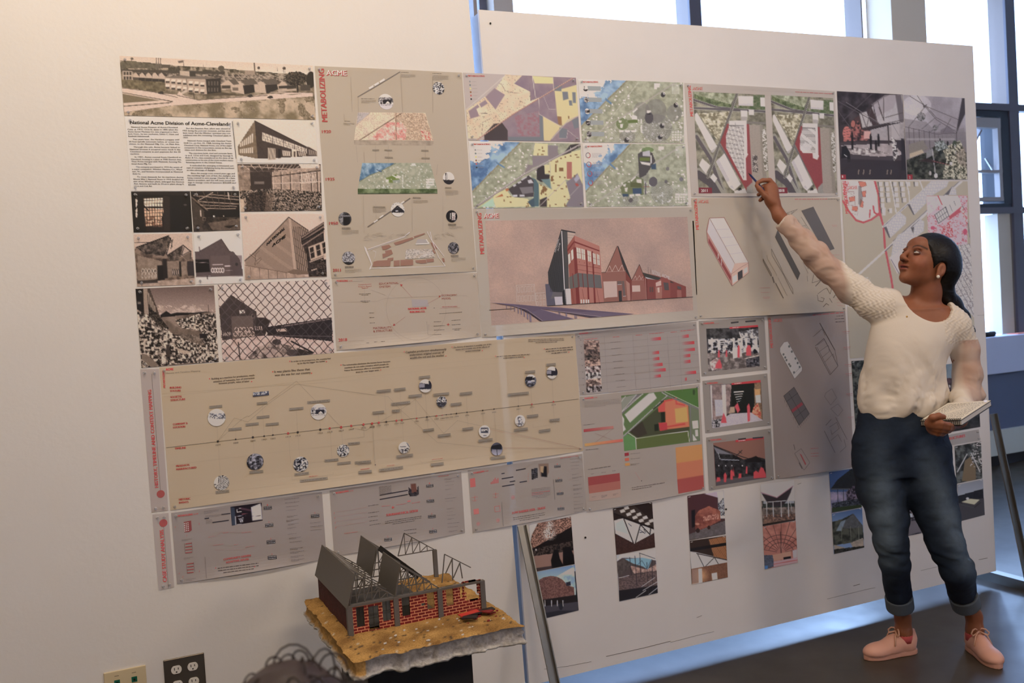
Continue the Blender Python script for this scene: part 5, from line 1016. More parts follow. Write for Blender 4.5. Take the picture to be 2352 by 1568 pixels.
s.line([(296,358),(468,350),(750,875),(755,990),(560,1145),(278,645),(262,500),(296,358),(590,885)],2.6, ol, L=6);s.line([(550,1005),(560,1145)],3, ol, L=6);s.line([(552,1008),(660,930),(750,880)],2.4, ol, L=6)
s.poly([(1365,272),(1505,225),(1752,715),(1640,755)],(84,76,70),3);s.poly([(1090,492),(1352,1000),(1322,1080),(1060,580)],(76,68,58),3)
for p, w_ in (([(1018,715),(1025,790),(1130,965),(1160,1020),(1268,1240),(1265,1180),(1150,990),(1130,935),(1018,715)],4),([(920,830),(922,860),(1015,1035),(1018,1010),(920,835)],7),([(1030,1040),(1050,1110)],14),([(1065,1110),(1155,1290)],10),([(965,790),(970,830),(1070,1000),(1080,1030)],2.5),([(1095,1050),(1200,1260)],2.5),([(1195,300),(1320,255),(1235,325),(1195,300)],3.5),([(1255,275),(1250,318)],3),([(1285,265),(1260,300)],3),([(1322,375),(1365,455),(1420,440)],4),([(1365,345),(1520,590)],3),([(1405,445),(1560,640)],2.4),([(1380,870),(1445,1000)],3),([(1438,935),(1448,950)],5),([(1432,1030),(1440,1095)],3),([(1510,1010),(1490,1110),(1590,1080)],5),([(1530,1150),(1590,1085),(1570,1060)],9),([(1555,1240),(1620,1190),(1660,1170),(1700,1240),(1720,1160)],5),([(1550,1250),(1555,1315),(1610,1330),(1630,1290),(1590,1280)],5),([(1610,1390),(1650,1350),(1680,1370)],7),([(1690,1290),(1720,1340)],6),([(1735,1285),(1760,1250)],9)): s.line(p, w_, (94,80,66), L=3)
for a, b in (((880,1168),(1000,1166)),((896,1222),(998,1220)),((915,1278),(1000,1276)),((925,1290),(995,1290)),((1720,440),(1778,442)),((1730,455),(1778,456)),((1770,1300),(1840,1300)),((1775,1340),(1840,1342)),((1782,1372),(1846,1374)),((1730,785),(1810,785))): s.tiny(a, b, 6,(166,96,84))
s.done()

# ---- two grey renderings at the right
s=sheet('dark rendering numbered 1', 'photo print', [(92,82),(730,115),(772,941),(130,940)],(60,54,58), z=Z8, wl=(174,168,164), nopin=('top left', 'top right', 'bottom left', 'bottom right'), label='dark grey rendering numbered 1 of people under trusses, leftmost of the pair')
def P(r):
    r.fill((52,45,48));r.mott(inpoly(r.X, r.Y, [(92,82),(560,95),(470,180),(350,280),(200,400),(100,420)]),(36,31,35),(66,58,62),60,4);r.poly([(600,120),(730,118),(740,380),(480,410),(420,420),(430,240),(520,160)],(150,144,146), nz=.06);r.poly([(430,210),(560,120),(640,115),(700,118),(640,250),(480,330)],(136,126,132),.7);r.poly([(310,300),(380,280),(430,420),(340,440)],(150,144,144));r.poly([(380,270),(430,240),(500,410),(440,420)],(60,48,50));r.poly([(260,350),(310,320),(340,440),(290,440)],(70,50,50));r.poly([(660,120),(715,118),(760,380),(700,385)],(92,84,88))
    r.poly([(110,580),(600,570),(750,700),(770,940),(125,940)],(62,54,58));r.poly([(130,610),(640,590),(740,700),(500,720),(180,690)],(150,138,138),.9, nz=.2, ns=50);r.poly([(420,460),(745,380),(750,560),(430,560)],(138,130,132), nz=.1);r.mott(inpoly(r.X, r.Y, [(150,620),(420,640),(600,690),(300,700)]),(90,80,82),(176,166,164),24,5,3)
    r.mott(inpoly(r.X, r.Y, [(150,440),(200,420),(300,370),(330,460),(400,460),(400,560),(160,570)]),(40,34,38),(150,84,78),20,6,3.4);r.ell(187,490,38,66,(166,90,82));r.ell(250,400,20,34,(150,84,76));r.rect(355,470,420,545,(176,130,124))
    for k in range(4): r.line([(155,460+k*25),(222,440+k*30)],3,(50,40,44))
    for p in ([(100,180),(520,410)],[(150,370),(430,110)],[(100,270),(240,460)],[(350,440),(745,360)],[(440,200),(480,360)],[(490,180),(550,370)],[(545,150),(550,370),(500,240)],[(330,290),(380,440),(420,260)],[(450,250),(480,400)],[(560,340),(740,290)]): r.line(p, 7,(74,66,70))
    r.line([(180,190),(500,390)],5,(110,100,104));r.line([(585,400),(600,600)],14,(60,54,58));r.poly([(620,410),(700,400),(700,540),(625,560)],(150,142,142));r.line([(630,400),(700,520)],3,(90,84,88))
    for x, y, h_ in ((240,500,150),(420,510,140),(495,510,110),(470,570,90)): r.ell(x, y, 9,13,(26,24,28));r.poly([(x - 10, y+10),(x+12, y+10),(x+14, y+h_),(x - 6, y+h_)],(28,26,30))
    r.poly([(140,620),(180,610),(220,680),(225,770),(195,775),(190,730),(130,740)],(28,26,30));r.line([(165,700),(190,720)],5,(220,214,214));r.mott(inpoly(r.X, r.Y, [(620,530),(660,540),(690,700),(645,780)]),(60,54,58),(214,206,206),12,5,4);r.poly([(130,740),(770,760),(775,942),(130,942)],(44,38,42),.75);r.poly([(715,540),(745,545),(770,860),(720,850)],(40,36,42),.9)
    for x in (305,355,417,585,622): r.line([(x, 850),(x - 6,890)],8,(150,130,110),.8)
s.raster(None, P);s.poly([(130,893),(178,894),(180,940),(131,940)],(130,24,36),3);s.text('1', (141,925),(152,925),24,(230,222,220));s.done()
s=sheet('misty rendering numbered 2', 'photo print', [(737,118),(1335,150),(1364,943),(775,941)],(90,84,86), z=Z8, wl=(172,166,162), nopin=('top left', 'top right', 'bottom left', 'bottom right'), label='misty grey rendering numbered 2 of a planted greenhouse, top right corner of the display')
def P(r):
    r.vgrad((150,142,148),130,(110,102,104),600);r.mott(r.Y<480,(126,118,124),(160,154,158),260,3,2.5);r.ell(870,220,140,100,(176,170,174),.5);r.poly([(745,350),(960,380),(1060,480),(1330,440),(1345,600),(760,600)],(108,100,104),.6);r.poly([(1100,460),(1180,420),(1240,490),(1100,500)],(96,88,94),.8)
    for p in ([(800,130),(960,230),(1275,360)],[(870,120),(930,210),(1060,360),(1240,470)],[(965,215),(790,430)],[(1050,340),(920,450)],[(1100,400),(1000,480)],[(1200,350),(1130,480)],[(760,430),(1060,500)],[(1060,500),(1250,490)],[(1330,300),(1255,500)],[(960,230),(1060,340),(1250,440)]): r.line(p, 6,(84,76,80))
    r.poly([(1310,150),(1336,150),(1342,300),(1255,480),(1262,420)],(56,50,54));r.line([(930,205),(940,240),(965,215)],9,(66,60,62))
    for k in range(6): r.line([(790+k*50,440+k*8),(800+k*50,690 - k*12)],6,(74,68,70))
    for k in range(5): r.line([(1080+k*40,500),(1082+k*40,590)],4,(84,78,80));
    r.line([(1256,480),(1262,720)],8,(70,64,66));r.rect(770,540,1240,560,(146,140,142), a=.6);r.mott(np.hypot(r.X - 912, r.Y - 330)<42,(66,68,66),(130,124,128),14,4,3);r.mott(np.hypot(r.X - 1050, r.Y - 440)<28,(66,68,66),(130,124,128),12,4,3)
    r.poly([(790,600),(930,560),(980,640),(800,730)],(112,104,96));r.poly([(800,690),(920,650),(940,680),(800,735)],(160,144,122));m=inpoly(r.X, r.Y, [(770,750),(960,680),(1060,600),(1190,610),(1350,680),(1364,943),(775,941)]);r.mott(m, (26,28,24),(74,74,62),26,6,2.6)
    r.mott(inpoly(r.X, r.Y, [(1120,640),(1290,560),(1350,700),(1360,943),(1110,930),(1160,760)]),(44,46,34),(176,166,142),13,8,3.6);r.mott(inpoly(r.X, r.Y, [(1040,580),(1130,560),(1180,640),(1060,670)]),(60,66,62),(140,146,144),12,9,3);r.poly([(965,670),(1020,640),(1035,700),(960,740)],(120,118,122),.9);r.line([(1020,640),(1050,880)],6,(170,166,170));r.ell(1055,905,17,24,(196,190,190));r.poly([(1240,690),(1340,620),(1350,820),(1280,790)],(120,104,92),.5)
    r.ell(1238,590,20,28,(56,66,52));r.line([(1238,600),(1250,690)],4,(196,190,186));r.poly([(880,760),(960,735),(1180,790),(1040,780)],(50,32,32),.8);r.line([(1020,760),(1180,800)],4,(150,80,74));r.ell(1000,880,12,22,(150,142,138));r.ell(1095,555,6,14,(26,24,28));r.ell(1170,590,10,22,(30,30,32));r.rect(1190,770,1215,800,(196,190,186));r.grain(.05)
s.raster(None, P);s.poly([(778,893),(826,894),(828,941),(779,941)],(130,24,36),3);s.text('2', (792,932),(808,932),24,(230,222,220));s.done()

# ---- site plan poster beside the head
s=sheet('red and tan site plan poster', 'map', [(1932,415.4),(2221.5,416.6),(2240,800),(1952,823)],(152,138,116), wl=(172,162,154), z=Z8, raw=True, nopin=('top left', 'top right', 'bottom right', 'bottom left'), label='red, pink and tan site plan poster behind the head of the woman', outline=None)
def P(r):
    X, Y=r.X, r.Y;r.fill((152,138,116));PK=(186,178,174);RR=(166,62,68)
    r.poly([(140,955),(470,955),(495,1260),(420,1320),(350,1350),(280,1320),(220,1250),(170,1150)], PK)
    for p in ([(300,960),(370,965),(380,1000),(320,1020)],[(330,1060),(375,1050),(370,1110),(345,1110)],[(320,1130),(350,1160),(345,1215),(315,1205)],[(210,1115),(265,1105),(270,1150),(215,1155)],[(240,1200),(295,1205),(290,1250),(240,1240)]): r.poly(p, (180,96,74));r.line(p+[p[0]],3,(120,60,56))
    for p in ([(205,1160),(268,1155),(270,1195),(210,1190)],[(240,1250),(300,1255),(290,1285),(245,1275)],[(200,1060),(260,1060),(255,1100)]): r.poly(p, (206,198,196));r.line(p+[p[0]],3,(130,100,98))
    r.mott(inpoly(X, Y, [(140,955),(200,955),(220,1000),(190,1080),(210,1200),(160,1150)]), RR, PK, 10,4,3);r.poly([(300,1000),(330,1010),(345,1130),(320,1200),(300,1180)],(96,84,80),.7)
    r.line([(460,955),(500,1100),(510,1270),(545,1400),(560,1600),(620,1900),(650,2100)],20, RR);r.line([(150,1150),(200,1240),(280,1340),(350,1360),(430,1330),(500,1280)],18, RR);r.line([(445,1200),(455,1260),(490,1285)],16, RR);r.line([(415,1240),(410,1310)],14, RR);r.poly([(470,1280),(520,1250),(530,1310)], RR)
    for cx0, n, sl in ((500,6,.10),(560,4,.10),(640,5,.12),(705,4,.16),(770,1,.1),(850,1,.2)):
        for k in range(n): x=cx0+k*50*sl+(k % 2)*4;y=965+k*52;r.poly([(x - 14, y),(x+4, y),(x+6, y+44),(x - 8, y+46)],(84,78,72));r.rect(x, y, x+34, y+40, PK)
    r.rect(535,1215,565,1290, PK);r.rect(600,1222,628,1268, PK);r.poly([(585,1240),(600,1230),(600,1262)],(84,78,72))
    for p in ([(612,960),(640,1080),(668,1260)],[(765,960),(790,1060),(800,1160)],[(900,960),(930,1040)]): r.line(p, 12,(206,200,192))
    HW=(196,190,186)
    r.line([(540,1400),(940,1040),(1040,960)],18, HW);r.line([(544,1396),(940,1042)],7,(110,104,108));r.line([(640,1560),(960,1270),(1300,960)],26, HW);r.line([(640,1540),(960,1250),(1290,955)],8,(110,104,108));r.line([(200,1960),(640,1560)],20, HW);r.line([(560,1640),(900,1330)],9,(90,84,90))
    # gridded blocks
    for p in ([(550,1400),(700,1255),(765,1310),(760,1370),(610,1510),(580,1470)],[(785,1180),(930,1050),(965,1100),(960,1170),(845,1285),(810,1230)],[(930,1040),(1010,955),(1180,955),(1160,1010),(1020,1095),(960,1095)],[(690,1480),(750,1450),(830,1400),(900,1330),(940,1350),(935,1440),(860,1500),(830,1560),(760,1600),(620,1700),(640,1560)],[(1150,1090),(1210,1010),(1250,1040),(1255,1090)]):
        m=r.poly(p, (184,178,176));r.put(m & ((np.mod(X, 9)<2) | (np.mod(Y, 9)<2)),(140,132,134),.7);r.line(p+[p[0]],4,(150,144,142))
    for p in ([(548,1405),(575,1400),(612,1505),(600,1510)],[(780,1185),(800,1180),(848,1285),(835,1285)],[(810,1410),(845,1400),(835,1470)],[(1140,1090),(1215,1008),(1180,1090)]): r.poly(p, (84,78,80))
    m=r.poly([(965,1100),(1360,1100),(1365,2200),(980,1470)],(180,146,148));r.mott(m & (fbm(X, Y, 24,7)>.56),(166,72,86),(196,150,156),7,3,4);r.poly([(965,1100),(1075,1100),(1110,1180),(1050,1230),(975,1300)],(196,160,162),.8)
    r.mott(inpoly(X, Y, [(1110,1400),(1200,1340),(1230,1500),(1100,1520)]),(180,146,148),(170,60,66),9,5,4.5,2);r.poly([(1085,1100),(1270,1100),(1310,1200),(1180,1310),(1110,1190)],(206,200,200));r.poly([(1180,1300),(1310,1195),(1340,1230),(1190,1330)],(166,66,76))
    r.poly([(1045,1280),(1150,1205),(1185,1290),(1080,1370)],(206,202,200));r.line([(1045,1285),(1150,1208),(1182,1295),(1080,1368),(1045,1285)],6,(60,56,62));r.line([(1065,1325),(1168,1250)],5,(60,56,62))
    for k in range(5): r.line([(1062+k*21,1270 - k*14),(1098+k*21,1355 - k*15)],4,(70,66,72))
    r.line([(1230,1150),(1245,1190)],4,(60,56,62));r.line([(1190,1190),(1215,1250)],4,(60,56,62))
    r.line([(1075,1100),(1115,1185)],10, RR);r.line([(1315,1200),(1365,1350),(1385,1500)],9,(110,104,106));r.mott(inpoly(X, Y, [(1310,1200),(1365,1300),(1365,1400),(1290,1240)]),(206,200,198),(170,66,70),12,4,4);r.ell(1025,1412,22,18,(170,60,84));r.ell(1340,1450,20,30,(170,60,84));r.line([(968,1100),(1360,1098)],3,(190,60,66))
    m=inpoly(X, Y, [(1180,1600),(1400,1560),(1440,2300),(1100,1900)]);r.put(m, (186,178,172));r.put(m & (np.mod(X*.55+Y*-.3,26)<4),(110,104,104));r.put(m & (np.mod(X*.5+Y*.8,34)<3),(130,122,120));r.mott(m & (fbm(X, Y, 14,6)>.62),(110,96,96),(150,140,138),8,3)
    r.poly([(600,1700),(760,1600),(820,1700),(680,1860)],(180,160,162),.8);r.line([(620,1720),(700,1860)],6,(90,84,92));r.poly([(200,2080),(420,2200),(420,2290),(200,2170)], HW);m=inpoly(X, Y, [(230,1850),(420,1900),(420,2120),(200,2040)]);r.put(m & ((np.mod(X, 10)<3) | (np.mod(Y, 10)<3)),(170,164,168))
s.raster(None, P, step=1.3);logo(s, Z8,(203,1272),(178,985),28,(205,1032),(284,1030),30,(190,170,166));s.done()

# ================================================================ banners, timeline, case studies, lower prints
Z9=(310,820,4.238);Z10=(820,740,4.238);Z11=(330,1080,5.227);Z12=(740,1020,3.7935);Z13=(1310,720,3.409);Z14=(1590,700,3.564);Z16=(1180,1080,4.356);Z17=(1700,1050,3.794);Z18=(1900,900,2.347)
s=sheet('narrow HISTORY banner', 'banner', [(52,118),(232,112),(325,1490),(160,1508)],(150,128,112), wl=(180,164,146), z=Z9, label='narrow upright banner lettered HISTORY, TIMELINE AND CONTEXT MAPPING')
s.text('HISTORY, TIMELINE AND CONTEXT MAPPING', (228,1265),(158,316),34,(176,48,44), bold=1.8);s.line([(162,162),(248,1300)],2.4,(60,50,46));s.circ((250,1330),37,(150,58,50));s.done()
s=sheet('narrow CASE STUDY banner', 'banner', [(105,530),(298,510),(368,1398),(180,1440)],(140,120,104), wl=(166,150,132), z=Z11, label='narrow upright banner lettered CASE STUDY ANALYSIS')
s.text('CASE STUDY ANALYSIS', (278,1332),(236,708),46,(170,46,44), bold=2.2);s.line([(240,670),(298,1416)],2.6,(60,50,46));s.circ((236,630),46,(146,54,48));s.done()

# ---- the long timeline
s=sheet('long TIMELINE poster', 'poster', [(366,843.6),(1320,765.5),(1339,1035),(391.4,1171.6)],(164,136,100), wl=(182,166,147), z=Z9, raw=True, curl=(.012,.003), label='long tan timeline poster with round photos along a rising line from 1870')
TB=(128,110,88);LN=(104,86,66)
def tl(z, a, b, rows=1): o=s.z;s.z=z;s.label_box(a, b, 24, TB, (96,82,66), rows=rows);s.z=o
logo(s, Z9,(297,297),(284,128),20, None, None, 0);s.text('ACME', (300,130),(374,126),22, RED, bold=2.4);s.text('History and Timeline Mapping', (300,162),(636,138),14,(110,94,74), bold=0)
for t, a, b in (('BUILDING', (340,306),(450,302)),('STATURE', (344,338),(446,332)),('SOCIETAL', (346,398),(458,390)),('STRUCTURE', (348,428),(490,416)),('COMPANY &', (370,662),(512,650)),('LOCATION', (372,692),(488,682)),('TIMELINE', (388,898),(495,888)),('PRODUCTS', (402,1068),(530,1056)),('MANUFACTURED', (403,1100),(598,1080)),('HISTORIC', (428,1394),(540,1382)),('EVENTS', (430,1424),(520,1416))): s.text(t, a, b, 19,(160,46,38), bold=1.5)
QT=(70,52,42)
for t, a, b, h in (('Building as a machine for production, mech-', (745,218),(1168,182),17),('anization of humanity, loss of interaction', (762,246),(1162,208),17),('between people, value of labor', (817,262),(1114,240),17),('It was plants like these that', (1356,152),(1703,126),22),('won the war for our country', (1360,186),(1708,158),22),('In order to be prosperous, the country had', (1520,48),(1902,18),14),('to be big the bigger the better', (1580,68),(1850,44),14)): s.text(t, a, b, h, QT, bold=.5)
s.z=(0,0,1)
for t, a, b, h in (('The industrialist eliminates the human factor because', (786,840),(896,831),3.4),('machines do not make mistakes which people do.', (791,846),(893,837),3.4),('Hence the enormous effort at automation and the', (791,852),(893,843),3.4),('drive for ever larger units', (817,856),(870,851),3.4)): s.text(t, a, b, h, QT, bold=.12)
s.z=Z9
for p in ((725,210),(1135,237),(1340,142),(1718,156),(1506,40),(1862,44),(2004,76)): s.circ(p, 6, RED)
a0, a1=(306,880),(2120+0,0)
o=s.z;s.z=(0,0,1);s.line([(382,1027.6),(1328,916)],.7,(60,48,40));s.z=o
for p in ([(265,355),(2331,210)],[(280,384),(2331,160)],[(340,1050),(1530,905),(2331,815)],[(350,1380),(1000,1290),(2331,1130)]): s.line(p, 1.3,(150,126,92))
for p in ([(806,815),(966,590),(1098,630),(1296,455),(1570,262),(2331,368)],[(806,815),(1030,610),(1090,570),(1106,578),(1300,430),(1570,232),(2005,678)],[(2120,690),(2240,710),(2331,670)]): s.line(p, 2.4, LN, dash=(7,5))
EV=[(806,818,11,0, '1870'),(979,798,8,0, '1888'),(1146,778,11,0, '1895'),(1256,766,8,0, '1901'),(1341,756,8,0, '1902'),(1489,740,11,1, '1914'),(1583,729,11,0, '1915'),(1802,703,11,0, '1916'),(1894,692,11,1, '1918'),(2005,680,12,1, '1929'),(2103,667,11,1, '1939'),(2222,654,11,1, '1942'),(2305,645,11,1, '1945')]
for x, y, r_, c, t in EV: s.circ((x, y), r_, (164,44,38) if c else (48,40,36));s.text(t, (x - 22, y+44),(x+26, y+38),15,(80,64,52))
for p in ([(797,668),(806,815)],[(812,870),(830,1150)],[(1232,384),(1256,766)],[(979,712),(979,798)],[(1142,668),(1146,778)],[(1338,660),(1341,756)],[(1568,515),(1583,728)],[(1152,824),(1158,936)],[(1797,610),(1802,700)],[(1587,776),(1600,968)],[(1496,780),(1512,1030)],[(1900,735),(1915,985)],[(2010,720),(2018,846)],[(2224,700),(2230,772),(2028,800)],[(1688,1030),(1860,1005)],[(2310,690),(2331,1030)],[(1525,1160),(1525,1190),(1926,1140),(1926,1115)]): s.line(p, 1.4,(138,116,86))
for a, b, n in (((722,474),(848,462),2),((1184,440),(1286,430),2),((1182,575),(1308,562),2),((908,692),(1037,680),2),((1075,645),(1203,632),2),((1270,644),(1398,632),2),((1498,495),(1638,482),2),((1674,428),(1896,408),1),((1843,994),(1978,982),1),((1966,1024),(2098,1010),2),((2136,1014),(2290,1000),2),((2070,830),(2186,820),1),((2168,1110),(2298,1096),2),((1112,1108),(1246,1095),2),((1550,1128),(1690,1112),1),((1600,1190),(1870,1160),1),((782,1300),(914,1286),1)): tl(Z9, a, b, n)
s.tiny((1690,1160),(1778,1150),7,(166,60,50));s.tiny((2192,1090),(2275,1080),7,(166,60,50))
photo_disc(s, (794,586),84, 'aerial');photo_disc(s, (1786,530),78, 'factory');photo_disc(s, (1168,1016),80, 'dark');photo_disc(s, (1612,1040),73, 'busy');photo_disc(s, (2024,908),61, 'busy');photo_disc(s, (842,1220),72, 'stripes')
def P(r): r.mott(r.X>-1,(30,32,50),(190,184,180),9,3,3,2);r.put(r.Y>345+(1305 - r.X)*.1+10,(34,34,50),.8)
s.raster([(1148,342),(1300,328),(1304,366),(1146,384)], P, L=3)
s.z=Z10
for t, a, b, h in (('Capitalist production simultaneously', (470,300),(866,268),20),('undermines original sources of', (508,326),(844,298),20),('wealth-the soil and the worker', (512,356),(846,328),20),('The history of abandons is possibly one of the', (934,250),(1302,218),13),('causes and certainly one of the effects of', (955,272),(1286,242),13),('modern technology', (1052,288),(1198,274),13)): s.text(t, a, b, h, QT, bold=.5)
for a, b, h, n in (((1354,334),(1680,310),9,2),((1662,170),(2012,156),7,3),((1832,262),(2096,240),10,3)): s.tiny(a, b, h, QT, rows=n, gap=2.2, just='c')
for p in ((455,286),(862,328),(920,240),(1215,276),(1344,330),(1624,342),(228,462),(1820,258),(2058,290)): s.circ(p, 5, RED)
for p in ([(0,684),(300,722),(420,850),(780,1168),(1300,1218),(2190,1226)],[(208,975),(420,850),(565,750),(840,1080),(972,955),(2190,1228)],[(0,1040),(90,1050),(140,1010)]): s.line(p, 2.2, LN, dash=(6,5))
s.line([(1290,1040),(2190,1228)],1.4,(160,90,70));s.line([(1420,1220),(2190,1226)],1.4,(160,90,70))
EV=[(60,992,11,1, '1942'),(144,983,11,1, '1945'),(208,975,11,1, '1950'),(281,967,9,0, '1954'),(380,955,10,1, '1960'),(432,949,10,1, '1968'),(576,933,8,1, '1980'),(677,920,9,0, '1982'),(770,909,8,1, '1984'),(825,903,5,1, '1986'),(865,898,5,0, '1989'),(910,892,5,0, '1990'),(963,886,8,0, '1994'),(1066,874,7,0, '1996'),(1219,856,7,0, '2000'),(1328,843,7,0, '2006'),(1566,814,7,0, '2011'),(1696,797,9,1, '2013'),(1906,772,9,1, '2018')]
for i, (x, y, r_, c, t) in enumerate(EV): s.circ((x, y), r_, (164,44,38) if c else (48,40,36));s.text(t, (x - 19, y+38),(x+21, y+33),12,(84,68,56)) if i else None
for p in ([(265,680),(281,967)],[(412,660),(432,949)],[(205,890),(208,970)],[(378,870),(380,950)],[(562,720),(576,930)],[(660,690),(685,1030)],[(822,825),(825,900)],[(960,805),(963,885)],[(1058,705),(1074,1010)],[(438,985),(448,1160)],[(1222,890),(1226,998)],[(1332,880),(1350,1165)],[(1564,715),(1570,900)],[(1686,630),(1702,895)],[(1893,550),(1912,935)],[(66,1050),(66,1110),(0,1125)],[(150,1030),(175,1410)],[(1705,990),(1708,1022),(1925,990),(1925,970)],[(610,1340),(618,1362),(935,1320)],[(236,1400),(236,1416),(410,1380)]): s.line(p, 1.4,(138,116,86))
for p in ([(0,545),(800,450),(2110,330)],[(0,480),(2100,270)],[(0,1165),(900,1060),(2170,900)],[(180,1425),(2100,1190)]): s.line(p, 1.2,(150,126,92))
for a, b, n in (((186,660),(326,646),2),((356,644),(468,632),2),((328,782),(512,762),1),((334,850),(412,842),1),((146,868),(260,856),2),((496,708),(628,694),2),((597,526),(707,514),2),((738,694),(892,678),2),((905,788),(1012,776),2),((995,684),(1116,670),2),((636,1040),(744,1026),2),((780,1092),(906,1076),2),((1018,1028),(1126,1014),2),((1175,1140),(1314,1124),2),((1460,692),(1666,672),2),((1630,474),(1728,464),2),((1836,402),(1928,394),2),((1646,902),(1758,890),2),((1866,942),(1966,930),1),((1762,1046),(1876,1030),2),((1520,1036),(1656,1020),2),((1290,1306),(1430,1292),2),((708,1370),(834,1356),2),((207,1424),(440,1392),1),((376,1294),(540,1274),2),((0,1350),(130,1338),1),((8,1444),(136,1432),2)): tl(Z10, a, b, n)
for a, b in (((285,1394),(360,1384)),((722,1334),(830,1320)),((30,1428),(115,1418))): s.tiny(a, b, 6,(166,60,50))
photo_disc(s, (660,618),65, 'shed');photo_disc(s, (818,770),53, 'crowd');photo_disc(s, (1235,1060),60, 'monitor');photo_disc(s, (1353,1230),62, 'billboard');photo_disc(s, (1684,566),60, 'house');photo_disc(s, (1891,488),60, 'shed');photo_disc(s, (1580,955),55, 'statue');photo_disc(s, (453,1216),56, 'press')
s.poly([(165,1388),(172,1376),(180,1387)],(40,34,32));s.done()

# ---- three case studies
GB=(128,110,96)
def case(s, boxes, cols):
    for (x, y, w_, c) in boxes: s.label_box((x, y),(x+w_, y - w_*.09), w_*.38,(44,40,44),(190,178,170), rows=2);s.text(c, (x+w_*.42, y - w_*.12),(x+w_*.54, y - w_*.13), w_*.2,(168,60,54))
    for (x, y, w_, n) in cols: s.tiny((x, y),(x+w_, y - w_*.11), w_*.04,(84,70,62), rows=n, gap=2.1)
s=sheet('case study with a black facade', 'board', [(393,1177.6),(739.4,1129.4),(750,1283),(406.5,1340.6)], GB, wl=(172,156,138), z=Z11, raw=True, curl=(.008,.002), label='tan case study sheet with a black facade photo, left of the three low sheets')
smalllogo(s, (410,556),(590,534),21);s.text('ACME', (603,532),(654,526),16, RED);s.line([(660,522),(720,514)],1.6, GR)
s.poly([(480,618),(568,600),(578,715),(545,738),(488,742)],(122,48,44),2)
for i in range(3):
    for j in range(5): x=488+i*21+j*1.5;y=637+j*22 - i*4;s.poly([(x - 6, y - 6),(x+6, y - 7),(x+7, y+6),(x - 5, y+7)],(206,190,180),3)
def P(r):
    r.fill((26,18,24));r.poly([(1040,435),(1090,445),(1110,655),(1058,662)],(44,50,60));r.poly([(1160,440),(1290,470),(1295,490),(1170,470)],(70,40,48));r.poly([(1290,440),(1400,395),(1425,585),(1305,602)],(196,182,180));r.poly([(1400,395),(1415,440),(1428,585),(1415,590)],(140,124,120));r.line([(1120,470),(1118,500),(1170,492)],5,(170,160,160));r.line([(1120,465),(1165,450)],5,(170,160,160));r.poly([(1095,550),(1105,548),(1112,655),(1100,655)],(150,140,140));r.line([(1100,550),(1225,540)],4,(150,140,140));r.mott(inpoly(r.X, r.Y, [(1140,580),(1200,560),(1190,620),(1150,620)]),(26,18,24),(150,140,140),9,4,4);r.poly([(1120,645),(1180,640),(1175,655),(1120,660)],(170,160,158));r.line([(1180,525),(1250,518)],6,(130,60,66));r.line([(1308,508),(1365,500)],4,(70,60,64));r.line([(1300,550),(1400,540)],6,(60,50,54))
s.raster([(1040,435),(1415,385),(1428,600),(1058,662)], P)
for a, b, w_ in (((932,528),(1040,514),13),((730,577),(785,571),13),((824,624),(1022,596),12)): s.line([a, b], w_, (48,42,46))
for a, b, n in (((722,492),(900,468),3),((740,545),(1030,520),2),((745,600),(820,590),4),((454,832),(585,818),2),((480,1050),(600,1036),2),((505,1305),(625,1290),2)): s.tiny(a, b, 5,(96,82,72), rows=n, gap=2.6)
for y in (880,1120): 
    for k in range(4): s.line([(500+(y - 880)*.08, y+k*36),(580+(y - 880)*.08, y - 10+k*36)],11,(140,58,52));s.line([(486+(y - 880)*.1, y - 10),(498+(y - 880)*.1, y+112)],3,(92,62,58));s.line([(575+(y - 880)*.1, y - 22),(588+(y - 880)*.1, y+98)],3,(92,62,58))
s.text('COMMUNITY DRIVEN', (958,1078),(1285,1028),24,(160,62,54), bold=2);s.text('ADAPTIVE REUSE', (985,1114),(1262,1072),24,(160,62,54), bold=2)
s.tiny((888,1172),(1376,1108),13,(74,60,54), rows=3, gap=2.2, just='c', last=.75);s.circ((862,1168),6, RED);s.circ((1328,1150),6, RED);s.line([(736,1035),(752,1290)],5,(106,90,80))
for a, b in (((775,800),(850,786)),((948,750),(1015,742)),((1170,750),(1288,734)),((830,898),(958,882)),((1080,892),(1135,884)),((1218,920),(1325,904))): s.tiny(a, b, 9,(156,84,74))
for p in ([(850,800),(930,735),(1150,740),(1290,728),(1290,770)],[(850,950),(1200,948),(1330,925)],[(920,810),(940,770)],[(1060,900),(1070,930),(1150,915)]): s.line(p, 1.8,(150,100,88))
for p, t in (((378,685), '?'),((665,645), '?'),((425,1240), '?'),((470,1280), '?'),((668,1212), '?'),((516,785), '?')): s.text(t, (p[0] - 5, p[1]+8),(p[0]+7, p[1]+8),24,(160,76,66))
case(s, [(1438,434,98, '1'),(1455,640,98, '2'),(1474,840,104, '3'),(1487,1026,106, '4'),(2006,530,98, '5')],[(1688,346,180,1),(1695,390,170,1),(1705,436,150,1),(1705,480,120,1),(1720,550,130,2),(1712,598,150,2),(1730,644,130,2),(1722,690,110,2),(1728,764,105,1),(1745,810,140,2),(1750,860,150,1),(1752,936,160,2),(1758,980,165,2),(1762,1032,155,2),(1766,1072,160,2),(1995,630,130,1),(2000,674,150,1),(2000,718,135,1)]);s.done()
s=sheet('case study with figures by a brown door', 'board', [(757,1126),(1059,1083.3),(1068,1222.5),(767.7,1277)], GB, wl=(168,152,136), z=Z12, raw=True, curl=(.006,.002), label='tan case study sheet behind the model roof, middle of the three low sheets')
